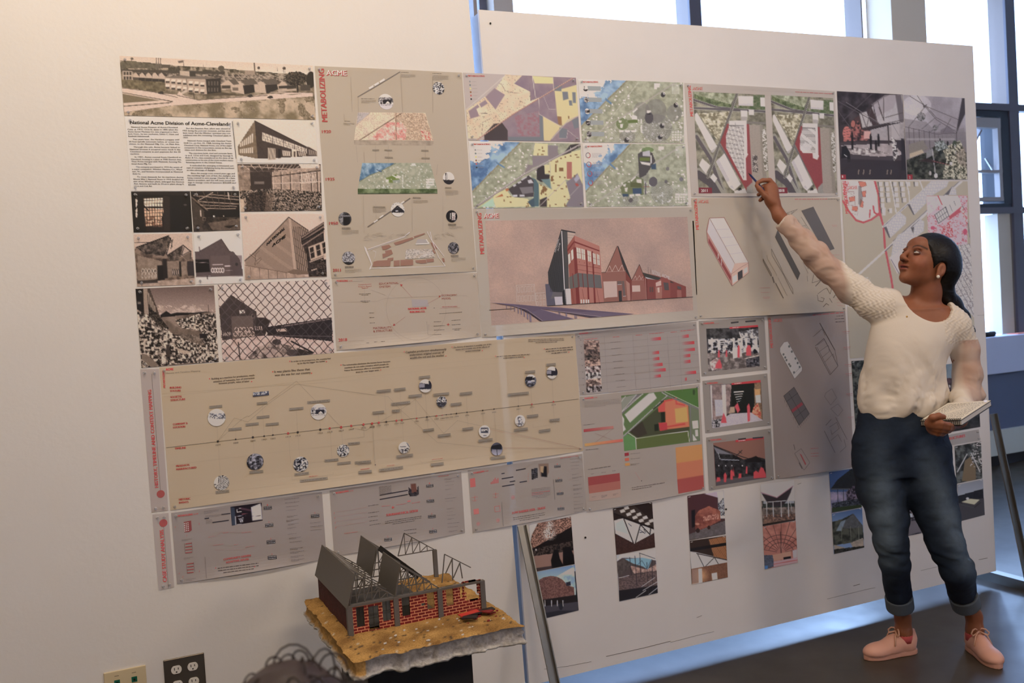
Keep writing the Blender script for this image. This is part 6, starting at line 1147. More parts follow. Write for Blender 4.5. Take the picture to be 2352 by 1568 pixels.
smalllogo(s, (116,431),(230,412),15);s.text('ACME', (240,411),(270,408),11, RED);s.text('SUBURBAN/ETHICAL DESIGN', (558,626),(832,586),20,(160,62,56), bold=1.6);s.line([(500,443),(745,400)],9,(48,42,46));s.line([(500,480),(745,436)],9,(48,42,46));s.tiny((494,372),(600,358),5,(80,66,60), rows=8, gap=2.0)
def P(r): r.fill(GB);r.poly([(770,345),(815,340),(825,430),(775,440)],(94,52,40));r.mott(inpoly(r.X, r.Y, [(750,370),(775,390),(780,420),(820,415),(832,360),(842,375),(838,445),(765,455),(748,430)]),(22,18,22),(60,50,50),12,3)
s.raster([(745,340),(842,336),(845,452),(752,458)], P)
for a, b, n in (((400,536),(492,522),1),((400,598),(495,584),1),((400,634),(482,622),1),((410,668),(484,658),1),((412,704),(508,688),1),((712,750),(820,736),1),((715,782),(818,768),1),((720,846),(820,832),1),((545,672),(865,624),3)): s.tiny(a, b, 7,(78,66,60), rows=n, gap=2.2, just='c')
for a, b in (((516,540),(596,530)),((642,528),(735,514)),((190,776),(308,760)),((780,512),(852,500)),((1008,280),(1100,268))): s.tiny(a, b, 8,(160,80,72))
s.line([(603,550),(628,546)],6, RED);s.line([(614,536),(616,560)],6, RED);s.line([(740,497),(768,492)],12,(170,84,76))
for k in range(4): p=(100+k*4,608+k*42);s.text('?', p, (p[0]+10, p[1]),16,(160,76,66));s.line([(122, p[1] - 20),(390, p[1] - 60)],1.6,(146,96,86))
case(s, [(904,352,62, '1'),(908,484,64, '2'),(920,618,66, '3'),(930,748,66, '4'),(538,818,66, '5')],[(1062,300,105,2),(1068,328,80,1),(1072,358,70,1),(1070,392,55,2),(1080,440,50,1),(1068,472,100,1),(1072,496,65,1),(1085,560,60,2),(1082,590,52,1),(1086,620,75,1),(1090,650,60,2),(1088,690,105,1),(1090,722,90,1),(1100,755,75,2)]);s.done()
s=sheet('case study with bars and two dark figures', 'board', [(1074.3,1080),(1337,1041.6),(1346.3,1173.4),(1085.3,1223)], GB, wl=(166,150,136), z=Z12, raw=True, curl=(.006,.002), label='tan case study sheet crossing the gap to the panel, right of the three low sheets')
smalllogo(s, (1312,258),(1412,240),14);s.text('ACME', (1420,239),(1446,236),11, RED);s.poly([(1285,300),(1330,292),(1336,368),(1290,376)],(166,72,66),2)
for k, h_ in enumerate((18,26,40,52,36,44)): x=1466+k*12;s.poly([(x, 348 - k*2),(x, 348 - k*2 - h_),(x+8,347 - k*2 - h_),(x+9,346 - k*2)],(160,70,64),2)
for a, b in (((1560,256),(1588,251)),((1562,300),(1664,283)),((1566,366),(1672,348)),((1632,326),(1680,318)),((1686,226),(1772,211)),((1718,330),(1782,320))): s.line([a, b],9,(48,42,46))
def P(r): r.fill(GB);r.mott(inpoly(r.X, r.Y, [(1818,215),(1875,205),(1880,290),(1822,310)]),(18,16,20),(70,62,62),8,3,2);r.poly([(1880,170),(1970,165),(1975,240),(1955,285),(1900,280)],(112,84,66));r.poly([(1905,190),(1955,192),(1958,285),(1908,280)],(22,18,20));r.poly([(1900,190),(1930,190),(1925,250),(1900,240)],(150,116,80))
s.raster([(1816,168),(1975,160),(1978,300),(1820,312)], P)
for x, y in ((1328,470),(1510,440)): s.circ((x, y),26,(166,80,72), ring=.9, a0=200, a1=340);s.line([(x - 26, y - 6),(x+26, y - 12)],3,(166,80,72));s.line([(x, y - 22),(x+2, y+24)],4,(166,80,72))
s.poly([(1316,565),(1362,558),(1366,604),(1320,612)],(172,84,76),2);s.line([(1500,542),(1545,534),(1550,580),(1505,588),(1500,542)],4,(166,80,72))
for p in ((1358,692),(1530,662),(1660,462)): s.circ(p, 17,(166,84,76), ring=.8);s.circ(p, 7,(166,84,76))
s.text('LOW BARRIER USER - TRADE', (1655,606),(1942,560),19,(160,62,56), bold=1.5);s.tiny((1660,640),(1940,594),7,(78,66,60), rows=3, gap=2.3, just='c');s.tiny((1822,392),(1985,372),5,(96,82,76), rows=7, gap=2.6, just='c');s.tiny((1822,425),(1985,405),7,(170,80,74), rows=2, gap=2.2);s.line([(2012,305),(2026,480)],5,(104,90,80));s.line([(1562,500),(1574,710)],3,(104,90,80))
for k in range(4): s.text('?', (1790,262+k*22),(1797,262+k*22),10,(166,80,72))
case(s, [(2020,184,54, '1'),(2030,306,58, '2'),(2042,420,56, '3'),(2048,552,58, '4')],[(2158,130,75,1),(2160,158,75,1),(2162,188,75,1),(2166,216,65,1),(2174,262,60,2),(2176,290,85,2),(2178,318,55,1),(2182,355,75,2),(2184,388,78,3),(2190,430,65,2),(2188,462,80,1),(2188,500,60,1),(2190,526,80,1),(2190,556,80,2),(2192,588,70,2)]);s.tiny((2070,120),(2230,98),8,(160,76,70));s.done()

# ---- structures table, zoning poster
s=sheet('table sheet with red bars', 'board', [(35,155),(985,62),(1018,538),(75,640)],(126,112,100), wl=(164,152,138), z=Z13, curl=(.002,.006), label='tan table sheet with small photos and red bars under the big rendering poster')
smalllogo(s, (68,163),(138,156),11);s.text('ACME', (143,155),(164,153),8, RED)
def P(r):
    k=np.clip(np.floor(r.v*8),0,7).astype(int);c0=np.array([(170,132,112),(40,30,28),(30,26,24),(170,130,108),(40,30,28),(18,14,14),(60,44,38),(20,14,12)]);c1=np.array([(60,44,40),(140,108,90),(110,84,70),(50,36,32),(180,150,138),(220,206,196),(176,138,116),(170,150,140)])
    t=np.clip((fbm(r.X, r.Y, 16,3) - .5)*3+.5,0,1)[..., None];r.C=c0[k]*(1 - t)+c1[k]*t
s.raster([(102,212),(224,208),(246,606),(126,622)], P)
for x, y0, w_ in ((620,200,86),(632,308,60),(636,356,58),(638,402,82),(642,444,102),(646,492,60),(864,180,60),(866,232,102),(876,284,96),(876,332,60),(880,378,58),(888,464,94),(888,516,20)):
    def P(r): c=np.array((126,112,100))*(1 - r.u[..., None])+np.array((168,24,34))*r.u[..., None];r.C=c
    s.raster([(x, y0 - 10),(x+w_, y0 - 18),(x+w_+2, y0+6),(x+2, y0+14)], P, L=2, step=3)
for k in range(9): s.line([(62,195+k*52),(985+k*4,118+k*50)],1.2,(108,94,82))
for x in (92,262,486,600,756,846): s.line([(x, 170),(x+26,610)],1.2,(108,94,82))
for a, b in (((330,184),(382,180)),((510,170),(560,166)),((616,158),(730,148)),((782,146),(830,142)),((860,136),(970,126)),((110,204),(215,192))): s.tiny(a, b, 8,(150,72,64))
for k in range(8): s.tiny((310+k*7,226+k*50),(390+k*6,219+k*50),5,(90,78,68));s.tiny((76+k*3,208+k*50),(84+k*3,207+k*50),6,(84,72,64))
s.done()
s=sheet('zoning poster with green site map', 'poster', [(72,650),(1010,550),(1055,1380),(125,1555)],(130,114,98), wl=(162,150,136), z=Z13, curl=(.008,.002), label='tan poster with a green and orange zoning map and orange bar stack')
smalllogo(s, (108,670),(180,662),12);s.text('ACME', (186,661),(208,659),8, RED);s.tiny((108,690),(385,668),4,(104,90,78), rows=5, gap=2.6)
def P(r):
    r.fill((74,92,48));X, Y=r.X, r.Y;r.poly([(395,660),(515,630),(400,760)],(112,110,92));r.poly([(400,760),(515,632),(560,628),(400,790)],(92,84,80));r.line([(398,772),(565,628)],4,(176,168,158));r.line([(395,690),(430,645)],4,(176,168,158));r.line([(400,765),(515,635)],4,(176,168,158))
    r.poly([(710,612),(995,580),(1002,745),(930,712),(760,640)],(62,92,34));r.poly([(930,715),(1005,748),(1012,995),(945,1000)],(88,94,66));r.poly([(425,935),(510,975),(515,1062),(420,1075),(412,975)],(74,110,54));r.poly([(515,975),(925,920),(930,1000),(518,1060)],(74,82,34));r.poly([(460,925),(740,690),(810,650),(920,715),(930,915),(520,972)],(58,58,34));r.poly([(460,925),(560,840),(600,940),(530,970)],(50,40,30),.8)
    r.poly([(684,735),(740,680),(820,668),(855,690),(920,712),(930,885),(755,905),(700,918),(690,855),(745,850),(742,765),(690,770)],(190,82,44));r.poly([(684,735),(740,680),(740,770),(690,768)],(176,50,38));r.poly([(690,855),(755,852),(758,908),(700,918)],(158,28,34));r.poly([(755,880),(895,855),(900,870),(758,892)],(164,44,34));r.line([(735,685),(825,665),(828,705),(890,715)],14,(170,46,36));r.poly([(815,745),(910,730),(920,845),(825,855)],(206,120,40));r.poly([(706,770),(738,768),(740,848),(710,850)],(28,32,20));r.poly([(655,868),(688,862),(690,915),(658,920)],(28,32,20))
    r.poly([(424,790),(612,625),(650,620),(674,660),(465,852)],(184,174,172));r.line([(410,965),(450,930),(760,640),(715,612)],9,(96,88,84));r.line([(410,960),(448,926),(756,642),(712,616)],3,(180,170,160));r.line([(765,645),(930,716),(1008,748)],12,(96,88,84));r.line([(735,610),(1004,738)],3,(180,170,160));r.line([(935,720),(942,1000)],9,(96,88,84));r.line([(455,935),(515,975),(918,920),(930,1000)],4,(180,170,150));r.line([(510,975),(516,1062)],4,(180,170,150))
    for p in ([(952,842),(996,835),(1000,895),(958,902)],[(975,912),(995,908),(998,958),(978,960)],[(958,945),(990,990),(960,996)],[(402,795),(420,825),(415,870),(432,905),(410,925)]): r.poly(p, (184,174,172))
    r.line([(650,745),(725,685)],10,(40,42,30));r.line([(565,628),(465,700)],3,(180,170,150),.6);r.ell(965,615,10,22,(44,60,28));r.line([(705,690),(740,665)],4,(26,26,22))
s.raster([(395,642),(995,580),(1014,995),(420,1075)], P)
def P(r):
    c=np.where(r.v[..., None]<.35, np.array((176,106,44)), np.where(r.v[..., None]<.68, np.array((164,86,50)), np.array((138,50,40))));r.C=c*np.ones(r.X.shape+(1,))
s.raster([(822,1048),(1028,1022),(1045,1370),(840,1408)], P, step=3)
for p, c in (([(422,1092),(455,1086),(457,1110),(424,1115)],(130,22,34)),([(424,1132),(457,1127),(459,1150),(427,1154)],(170,72,44)),([(426,1172),(462,1166),(464,1188),(429,1192)],(200,106,36)),([(136,1280),(384,1247),(388,1308),(140,1346)],(130,46,42)),([(140,1346),(388,1308),(391,1372),(145,1408)],(140,74,58)),([(145,1408),(391,1372),(394,1435),(148,1468)],(140,112,94))): s.poly(p, c, 2)
def bars(a, b, h_, c0, c1):
    def P(r): r.C=np.array(c0)*(1 - r.u[..., None])+np.array(c1)*r.u[..., None]
    s.raster([a, b, (b[0]+1, b[1]+h_),(a[0]+1, a[1]+h_)], P, L=2, step=3)
bars((102,905),(335,878),22,(140,40,40),(150,90,76));bars((110,1017),(408,980),22,(200,116,44),(170,70,58));s.line([(190,1010),(340,895)],1.6,(120,80,66));s.line([(190,935),(330,990)],1.6,(120,80,66))
for a, b, h_, n in (((470,1096),(545,1090),4,1),((470,1136),(545,1130),4,1),((470,1178),(540,1172),4,2),((100,872),(188,862),6,1),((118,1066),(222,1056),6,1),((135,1220),(312,1194),8,1),((478,1362),(735,1322),8,2),((160,1255),(185,1252),5,1),((240,1244),(275,1240),5,1),((326,1232),(352,1228),5,1),((165,1436),(200,1430),4,1),((240,1424),(285,1418),4,3),((330,1412),(370,1406),4,2)): s.tiny(a, b, h_, (86,72,62), rows=n)
s.line([(505,1240),(545,1300)],1.6,(160,90,80));s.circ((555,1308),4,(60,50,46));s.done()

# ---- three small perspectives
def persp(nm, quad, ph, bar, paint, lab, tags=True):
    s=sheet(nm, 'board', quad, (116,104,94), wl=(164,152,142), z=Z14, label=lab);s.raster(ph, paint, step=1.3);s.poly(bar, (158,28,38),3)
    a, b, c, d=[np.array(p) for p in bar];s.tiny(a+(d - a)*.5+(b - a)*.1, a+(d - a)*.5+(b - a)*.34,8,(210,180,176), L=4);q=[np.array(p) for p in quad];smalllogo(s, q[0]+(28,28), q[0]+(125,20),13);s.line([q[0]+(130,22), q[0]+(165,19)],1.6,(150,60,54))
    if tags: s.line([q[0]+(262,15), q[0]+(325,8)],12,(48,44,46));s.line([q[0]+(380,5), q[0]+(466,-2)],12,(48,44,46))
    s.done()
FR=(180,44,56)
def P(r):
    r.fill((60,54,56));r.mott(r.Y<300,(28,26,26),(64,60,58),26,3,3);r.mott(inpoly(r.X, r.Y, [(380,220),(540,190),(545,290),(400,290)]),(60,56,58),(206,200,200),22,5,3.4);r.mott(inpoly(r.X, r.Y, [(130,280),(540,270),(550,400),(130,400)]),(26,24,28),(200,196,200),20,6,3.6,3);r.mott(r.Y>395,(70,60,56),(130,114,106),30,7,3);r.mott(inpoly(r.X, r.Y, [(440,440),(550,420),(550,500),(440,510)]),(22,22,26),(90,82,84),14,8,3)
    for x in (150,330,395,430,515): r.poly([(x, 270),(x+16,270),(x+18,360),(x+3,360)],(190,184,184))
    for y in (296,312,328): r.line([(200, y),(270, y - 6)],5,(226,220,216))
    r.poly([(330,350),(400,345),(405,420),(332,440)],(196,188,188));r.mott(inpoly(r.X, r.Y, [(140,470),(200,430),(240,500),(160,540)]),(116,90,84),(220,180,176),18,3)
    for x, y, h_, w_ in ((378,330,100,10),(460,330,85,20),(216,370,60,8),(278,370,55,7)): r.poly([(x - w_, y+25),(x - w_*.4, y),(x+w_*.6, y),(x+w_, y+30),(x+w_, y+h_),(x - w_, y+h_)], FR)
    r.poly([(190,490),(222,440),(240,490),(240,520),(185,520)], FR);r.line([(430,440),(548,412)],6,(200,176,156));r.ell(510,380,14,20,(20,20,24));r.grain(.08,5)
persp('small perspective, top', [(52,132),(588,100),(612,530),(75,585)],[(112,195),(538,180),(550,505),(130,545)],[(302,182),(535,164),(537,180),(304,196)], P, 'small sheet with a white and red workshop scene, topmost of three')
def P(r):
    r.fill((40,34,34));r.poly([(140,655),(320,650),(300,880),(160,1000)],(120,96,90), nz=.4, ns=30);r.poly([(240,655),(270,652),(280,930),(250,930)],(176,170,176));r.poly([(180,775),(245,775),(250,905),(190,912)],(146,138,142));r.poly([(320,650),(510,635),(515,880),(320,890)],(24,26,24));r.poly([(505,640),(560,635),(575,950),(510,960)],(112,84,60), nz=.3);r.poly([(510,690),(555,688),(552,740),(512,742)],(176,120,66));r.poly([(515,740),(555,735),(560,800),(520,800)],(150,156,170));r.mott(inpoly(r.X, r.Y, [(475,920),(500,840),(535,800),(560,880),(560,945),(480,950)]),(150,56,40),(206,120,80),14,4,3)
    for k in range(5): r.line([(340+k*6,714+k*20),(416 - k*6,708+k*19)],6 - k, (226,226,222))
    r.poly([(310,890),(480,880),(580,945),(580,1000),(160,1010),(240,940)],(150,136,140));r.poly([(295,890),(348,880),(345,832),(310,835)],(150,120,96));r.mott(inpoly(r.X, r.Y, [(158,940),(235,930),(225,1000),(160,1006)]),(30,28,30),(150,140,140),9,3,4)
    for p in ([(446,830),(462,805),(472,840),(470,950),(452,955)],[(345,830),(370,800),(390,860),(370,885)],[(235,950),(255,880),(272,920),(280,965),(235,965)]): r.poly(p, FR)
    r.poly([(145,655),(158,655),(165,925),(158,1000)],(166,158,164));r.grain(.08,5)
persp('small perspective, middle', [(82,622),(612,560),(642,985),(105,1050)],[(140,655),(560,632),(576,945),(160,1010)],[(318,640),(556,614),(558,634),(320,655)], P, 'small sheet with a dark corridor scene, middle of three', False)
def P(r):
    r.fill((116,74,60));m=inpoly(r.X, r.Y, [(172,1150),(330,1220),(420,1265),(520,1240),(600,1260),(605,1420),(190,1480)]);r.mott(m, (22,20,22),(50,46,46),20,3);r.poly([(190,1430),(605,1390),(605,1420),(190,1482)],(70,64,66));r.line([(172,1150),(400,1240),(560,1290)],7,(34,30,32));r.line([(405,1190),(350,1245)],7,(34,30,32));r.poly([(172,1160),(330,1225),(200,1215)],(96,92,98));r.line([(380,1195),(404,1215)],4,(34,30,32));r.line([(235,1265),(380,1270)],5,(140,140,150));r.poly([(430,1270),(520,1235),(590,1285),(440,1290)],(24,20,20));r.line([(210,1210),(225,1260)],4,(150,150,156))
    for p in ([(195,1450),(200,1410),(225,1410),(230,1440)],[(258,1450),(255,1390),(268,1370),(282,1395),(275,1450)],[(310,1430),(310,1360),(322,1345),(334,1370),(330,1430)],[(330,1400),(335,1330),(345,1400)],[(375,1420),(380,1380),(400,1378),(400,1415)],[(435,1380),(440,1320),(450,1322),(450,1380)],[(500,1420),(500,1370),(520,1355),(540,1370),(560,1325),(580,1335),(602,1385),(603,1412)]): r.poly(p, (170,40,48))
    for x in (215,272,322,408): r.ell(x, 1315,4,5,(200,196,196))
persp('small perspective, bottom', [(112,1085),(642,1010),(668,1430),(135,1520)],[(170,1130),(585,1080),(604,1415),(190,1482)],[(352,1106),(583,1078),(585,1094),(354,1124)], P, 'small sheet with a brown dusk scene and red figures, lowest of three')

# ---- second axonometric poster
s=sheet('grey tan axonometric poster', 'poster', [(615,90),(1250,35),(1325,1325),(680,1425)],(118,102,90), wl=(160,150,138), z=Z14, curl=(.008,.002), nopin=('top right',), label='tall grey tan poster of thin line building drawings left of the woman')
logo(s, Z14,(660,348),(640,108),22,(660,136),(728,134),26,(118,102,90));s.tiny((980,84),(1235,62),13,(146,66,62));s.tiny((1178,92),(1235,88),7,(60,50,48));s.tiny((1165,116),(1240,111),7,(60,50,48));s.tiny((1170,140),(1244,135),7,(60,50,48))
s.poly([(715,352),(748,305),(780,298),(898,515),(895,540),(835,605),(715,385)],(168,162,160),2);s.line([(715,352),(748,305),(780,298),(898,515),(895,540),(835,605),(715,385),(715,352)],2.4,(90,80,76));s.line([(820,575),(880,510)],2,(100,92,88))
for x, y in ((790,340),(812,382),(744,405),(758,430),(768,452),(842,438),(790,485),(860,475),(876,508),(830,552),(800,500)): s.circ((x, y),10,(86,86,82), L=4)
s.poly([(745,745),(830,672),(956,890),(872,985)],(80,72,68),2);s.poly([(805,862),(892,795),(906,815),(818,882)],(126,44,48),3)
for p in ([(745,745),(872,985)],[(790,725),(912,935)],[(770,790),(862,720)],[(842,920),(930,845)],[(745,745),(830,672),(956,890),(872,985)]): s.line(p, 2.6,(44,40,40), L=4)
for k in range(7): s.line([(752+k*18,775+k*35),(756+k*18,800+k*35)],2,(80,68,62));s.line([(880+k*12,985 - k*14),(884+k*12,1005 - k*14)],2,(90,60,56))
for p, w_ in (([(1040,148),(1165,370)],6),([(985,262),(1060,195),(1085,250)],2),([(1005,335),(1075,275),(1190,500),(1125,572),(1005,345)],3.5),([(1018,345),(1130,560)],2.5),([(1165,370),(1190,500)],2.4),([(1020,330),(1080,285),(1100,320)],2.4),([(1040,380),(1110,330),(1120,380),(1060,430)],2),([(1080,470),(1150,400),(1160,430)],2),([(1090,720),(1140,685),(1180,760),(1130,820),(1080,750),(1090,720)],1.8),([(1130,850),(1190,810),(1230,860),(1190,910),(1130,850)],1.8),([(1078,1030),(1165,1210)],3.4),([(1090,985),(1135,935)],3),([(1170,920),(1265,1100)],2.8),([(1205,1205),(1255,1160),(1240,1100)],2.4),([(1120,1000),(1180,960),(1200,1010),(1140,1060),(1130,1020)],2.2),([(1130,1110),(1190,1060),(1220,1120)],2),([(828,1142),(838,1186)],4.5),([(835,1215),(888,1175),(955,1290),(905,1350),(835,1215)],2.4),([(868,1290),(892,1340)],6)): s.line(p, w_, (74,62,56))
s.poly([(875,1215),(890,1225),(925,1300),(918,1310)],(130,50,46),3)
for y in (220,348,490,565,730,920): s.tiny((1215+y*.06, y),(1275+y*.05, y - 4),6,(146,76,68));s.tiny((1225+y*.06, y+14),(1270+y*.05, y+11),4,(140,80,72))
for y in (1175,1215,1238): s.tiny((965, y),(1030, y - 4),6,(140,60,54))
s.done()

# ---- glossy photo pairs low on the panel
def pic(nm, quad, z, paint, lab, wl=(152,140,126), grp=None, raw=False):
    s=sheet(nm, 'photo print', quad, (60,50,46), wl=wl, z=z, raw=raw, label=lab, nopin=('top left', 'top right', 'bottom left', 'bottom right'));s.raster(None, paint, step=1.2)
    for p, q in ((s.q[0],1),(s.q[1],-1)): s.z=(0,0,1);s.line([(p[0]+q*2, p[1]+3),(p[0]+q*7, p[1]+1.6)],1.1,(150,146,140))
    s.done()
def P(r):
    r.fill((18,12,10));r.poly([(150,545),(250,520),(160,720)],(180,168,172));r.mott(inpoly(r.X, r.Y, [(240,525),(575,465),(580,560),(440,640),(185,780),(165,720),(180,640)]),(56,34,26),(146,100,76),8,3,3);d=np.hypot(r.X - 350, r.Y - 630);r.put(np.clip(1 - d/90,0,1)*(fbm(r.X, r.Y, 8,4)>.45)*(r.Y<700),(214,190,170));r.put(np.clip(1 - np.hypot(r.X - 360, r.Y - 540)/50,0,1)*(fbm(r.X, r.Y, 7,5)>.48),(206,190,178));r.poly([(185,850),(400,820),(600,790),(608,940),(190,1018)],(112,78,62));r.mott(inpoly(r.X, r.Y, [(175,790),(400,740),(600,700),(600,800),(180,860)]),(12,9,8),(60,44,36),12,6,3);r.poly([(190,980),(400,950),(600,935),(608,945),(190,1018)],(50,36,34));r.poly([(400,790),(440,790),(460,880),(500,960),(380,975),(370,900)],(12,9,9));r.poly([(490,770),(560,760),(600,850),(608,940),(490,955)],(12,9,9));r.rect(215,785,228,800,(170,150,140))
pic('pavilion photo', [(150,545),(570,462),(608,935),(188,1018)], Z16, P, 'glossy photo of a curved brick canopy, directly above the domed hall photo')
def P(r):
    r.vgrad((66,92,122),940,(122,132,142),1150);r.mott(inpoly(r.X, r.Y, [(420,1060),(600,960),(640,1200),(560,1150)]),(88,108,130),(150,154,158),60,3);r.mott((np.hypot((r.X - 370)/170,(r.Y - 1200)/145)<1) | inpoly(r.X, r.Y, [(205,1150),(540,1150),(600,1165),(605,1260),(235,1300)]),(70,40,34),(100,62,50),9,4,3);r.poly([(520,1120),(565,1108),(570,1150),(525,1155)],(28,26,34));r.poly([(240,1300),(640,1240),(645,1330),(250,1370)],(24,18,18));r.poly([(225,1365),(650,1310),(650,1400),(228,1500)],(48,42,44))
    for x in (310,376,434,490): r.line([(x, 1300),(x+1,1355)],7,(140,132,132))
    r.poly([(605,1010),(620,1005),(640,1240),(625,1245)],(20,18,22));r.ell(470,1360,20,36,(26,24,28));r.poly([(620,1200),(650,1180),(650,1300),(620,1300)],(18,22,20));r.poly([(225,1440),(450,1400),(650,1400),(230,1505)],(22,20,24),.7)
pic('domed hall photo', [(189,1022),(610,942),(648,1398),(225,1500)], Z16, P, 'glossy photo of a domed brick hall under blue sky, beside the metal strut', wl=(144,130,116))
def P(r):
    r.fill((32,20,16));r.poly([(1000,495),(1085,470),(1260,540),(1400,580),(1405,620),(1210,735),(1015,630)],(180,178,176));r.poly([(1015,530),(1090,490),(1150,640),(1020,600)],(132,150,158));r.poly([(1015,635),(1205,730),(1405,625),(1415,770),(1025,845)],(50,28,22), nz=.3, ns=9);r.poly([(1000,400),(1200,345),(1400,520),(1400,590),(1090,480),(1000,440)],(44,32,26))
    for k in range(5):
        for j in range(2): x=1060+k*62+j*40;y=400+k*32 - j*30;r.poly([(x, y),(x+40, y - 16),(x+55, y+12),(x+10, y+26)],(176,160,140))
    r.line([(1000,432),(1400,580)],18,(24,16,14));r.line([(1000,495),(1090,472)],10,(28,20,18))
    for p in ([(1100,485),(1195,725)],[(1265,545),(1215,725)],[(1270,545),(1360,640)],[(1368,580),(1360,640)]): r.line(p, 11,(26,18,16))
    for p in ([(1145,530),(1175,555)],[(1255,590),(1310,630)],[(1300,590),(1320,620)],[(1260,620),(1300,615)]): r.line(p, 7,(30,28,40))
pic('roof truss photo', [(990,380),(1382,318),(1413,768),(1025,843)], Z16, P, 'glossy photo of black roof trusses against white, second column, upper')
def P(r):
    r.mott(r.X>-1,(120,112,112),(170,166,170),40,3);r.poly([(1028,910),(1080,875),(1290,875),(1420,900),(1440,1225),(1055,1310),(1040,1000)],(60,46,42));r.poly([(1110,885),(1290,872),(1380,890),(1340,990),(1290,960),(1190,930)],(84,116,128));r.mott(inpoly(r.X, r.Y, [(1160,950),(1330,990),(1420,940),(1425,1000),(1200,1030)]),(110,76,62),(150,116,98),14,5);r.poly([(1028,915),(1100,885),(1190,930),(1130,1000),(1040,1060)],(62,50,44), nz=.3);r.mott(inpoly(r.X, r.Y, [(1045,1070),(1430,1000),(1440,1140),(1050,1200)]),(56,42,38),(90,66,58),10,8);r.poly([(1050,1200),(1440,1150),(1440,1225),(1055,1310)],(24,20,22))
    for p in ([(1210,855),(1232,1150)],[(1258,825),(1270,1070)],[(1158,870),(1175,1050)],[(1330,920),(1345,1240)],[(1380,890),(1390,1200)],[(1255,825),(1410,880)]): r.line(p, 6,(34,28,32))
    for p in ([(1280,1160),(1410,1070)],[(1290,1200),(1440,1110)],[(1220,1270),(1320,1200)],[(1050,1075),(1150,1050)],[(1350,1240),(1440,1170)]): r.line(p, 5,(146,136,136))
    for p in ([(1220,960),(1280,900),(1330,980),(1370,900)],): r.line(p, 5,(40,60,74))
pic('scaffold photo', [(1026,846),(1417,785),(1440,1225),(1055,1310)], Z16, P, 'glossy photo of a brick building behind scaffolding, second column, lower', wl=(146,132,118))
def P(r):
    r.fill((56,34,32));r.poly([(1900,225),(2098,200),(2118,480),(2050,480),(2040,270)],(150,152,160));r.poly([(1735,260),(1900,232),(2035,275),(2040,400),(1760,460)],(60,30,30));r.poly([(1960,225),(2030,212),(2040,270),(1905,235)],(140,118,122));r.mott(inpoly(r.X, r.Y, [(2040,330),(2100,270),(2112,450),(2050,450)]),(40,36,38),(140,140,146),9,4,4);r.mott(inpoly(r.X, r.Y, [(1800,470),(1850,400),(1950,355),(2060,400),(2065,500),(1950,560),(1830,620),(1805,550)]),(92,40,30),(130,66,46),40,5,3);r.poly([(1750,640),(1850,600),(2060,520),(2118,500),(2118,635),(1755,700)],(76,66,62), nz=.2);r.poly([(1775,400),(1812,390),(1812,560),(1780,575)],(20,16,18));r.mott(inpoly(r.X, r.Y, [(1890,460),(2050,430),(2050,480),(1900,510)]),(110,50,38),(160,104,80),9,6,4);r.ell(1840,600,20,24,(40,26,24));r.ell(1950,570,16,20,(40,26,24));r.ell(1835,535,22,10,(176,120,90),.6)
pic('red truck photo', [(1735,255),(2098,200),(2118,635),(1755,700)], Z16, P, 'glossy dark photo of a rusty red truck by a wall, third column, upper')
def P(r):
    r.fill((40,26,20));r.poly([(1760,810),(1830,820),(2130,890),(2135,920),(1900,965),(1775,985)],(180,174,172));r.poly([(1950,690),(2120,655),(2130,890),(2000,860)],(126,72,34));r.C *= np.where(inpoly(r.X, r.Y, [(1950,690),(2120,655),(2130,890),(2000,860)]) & (np.mod(r.X - r.Y*.6,18)<4),.7,1)[..., None];r.line([(1760,795),(2130,735)],30,(22,18,18));r.line([(1830,830),(2130,895)],10,(40,26,22))
    for p in ([(1835,830),(1900,960)],[(1915,960),(2000,875)],[(2010,875),(2045,935)]): r.line(p, 8,(36,28,26))
    r.poly([(1775,985),(2135,918),(2140,1068),(1780,1142)],(92,54,34), nz=.2, ns=9);r.put(np.clip(1 - np.hypot(r.X - 1870, r.Y - 1050)/90,0,1),(190,130,76),.8);r.poly([(1780,990),(1840,980),(1850,1130),(1782,1142)],(120,88,70),.8);r.poly([(1845,985),(1880,980),(1885,1120),(1850,1128)],(226,216,200));r.poly([(1978,1030),(2030,1020),(2036,1085),(1985,1095)],(206,190,166));r.line([(1780,1142),(1850,1128)],10,(190,160,140))
pic('timber ceiling photo', [(1758,705),(2120,652),(2140,1068),(1780,1142)], Z16, P, 'glossy photo of a timber ceiling over a lit room, third column, lower', wl=(146,132,120))
def P(r):
    r.fill((166,160,170));r.mott(r.Y>380,(60,50,44),(120,100,86),26,3,2.6);r.poly([(190,380),(470,380),(478,430),(190,440)],(40,44,40), nz=.5, ns=12);r.poly([(200,340),(470,330),(470,400),(200,405)],(176,172,178),.6);r.poly([(185,312),(318,350),(456,252),(440,300),(410,370),(370,420),(300,430),(235,400)],(44,36,38));r.line([(180,306),(318,350),(458,250)],7,(130,84,92));r.mott(inpoly(r.X, r.Y, [(210,500),(480,490),(480,548),(195,600)]),(60,44,38),(130,90,66),12,4)
    for x in (228,285,355,418): r.line([(x, 385),(x+3,515)],7,(150,148,146))
    r.line([(228,390),(420,375)],6,(150,146,146));r.line([(190,320),(235,390)],4,(70,60,62));r.line([(440,300),(400,380)],4,(70,60,62));r.line([(430,350),(450,470)],4,(150,148,146));r.poly([(193,580),(480,535),(480,548),(195,600)],(36,30,28))
pic('winged canopy photo', [(175,235),(468,198),(480,548),(195,600)], Z17, P, 'glossy photo of a winged canopy on posts, fourth column, upper', wl=(154,144,134))
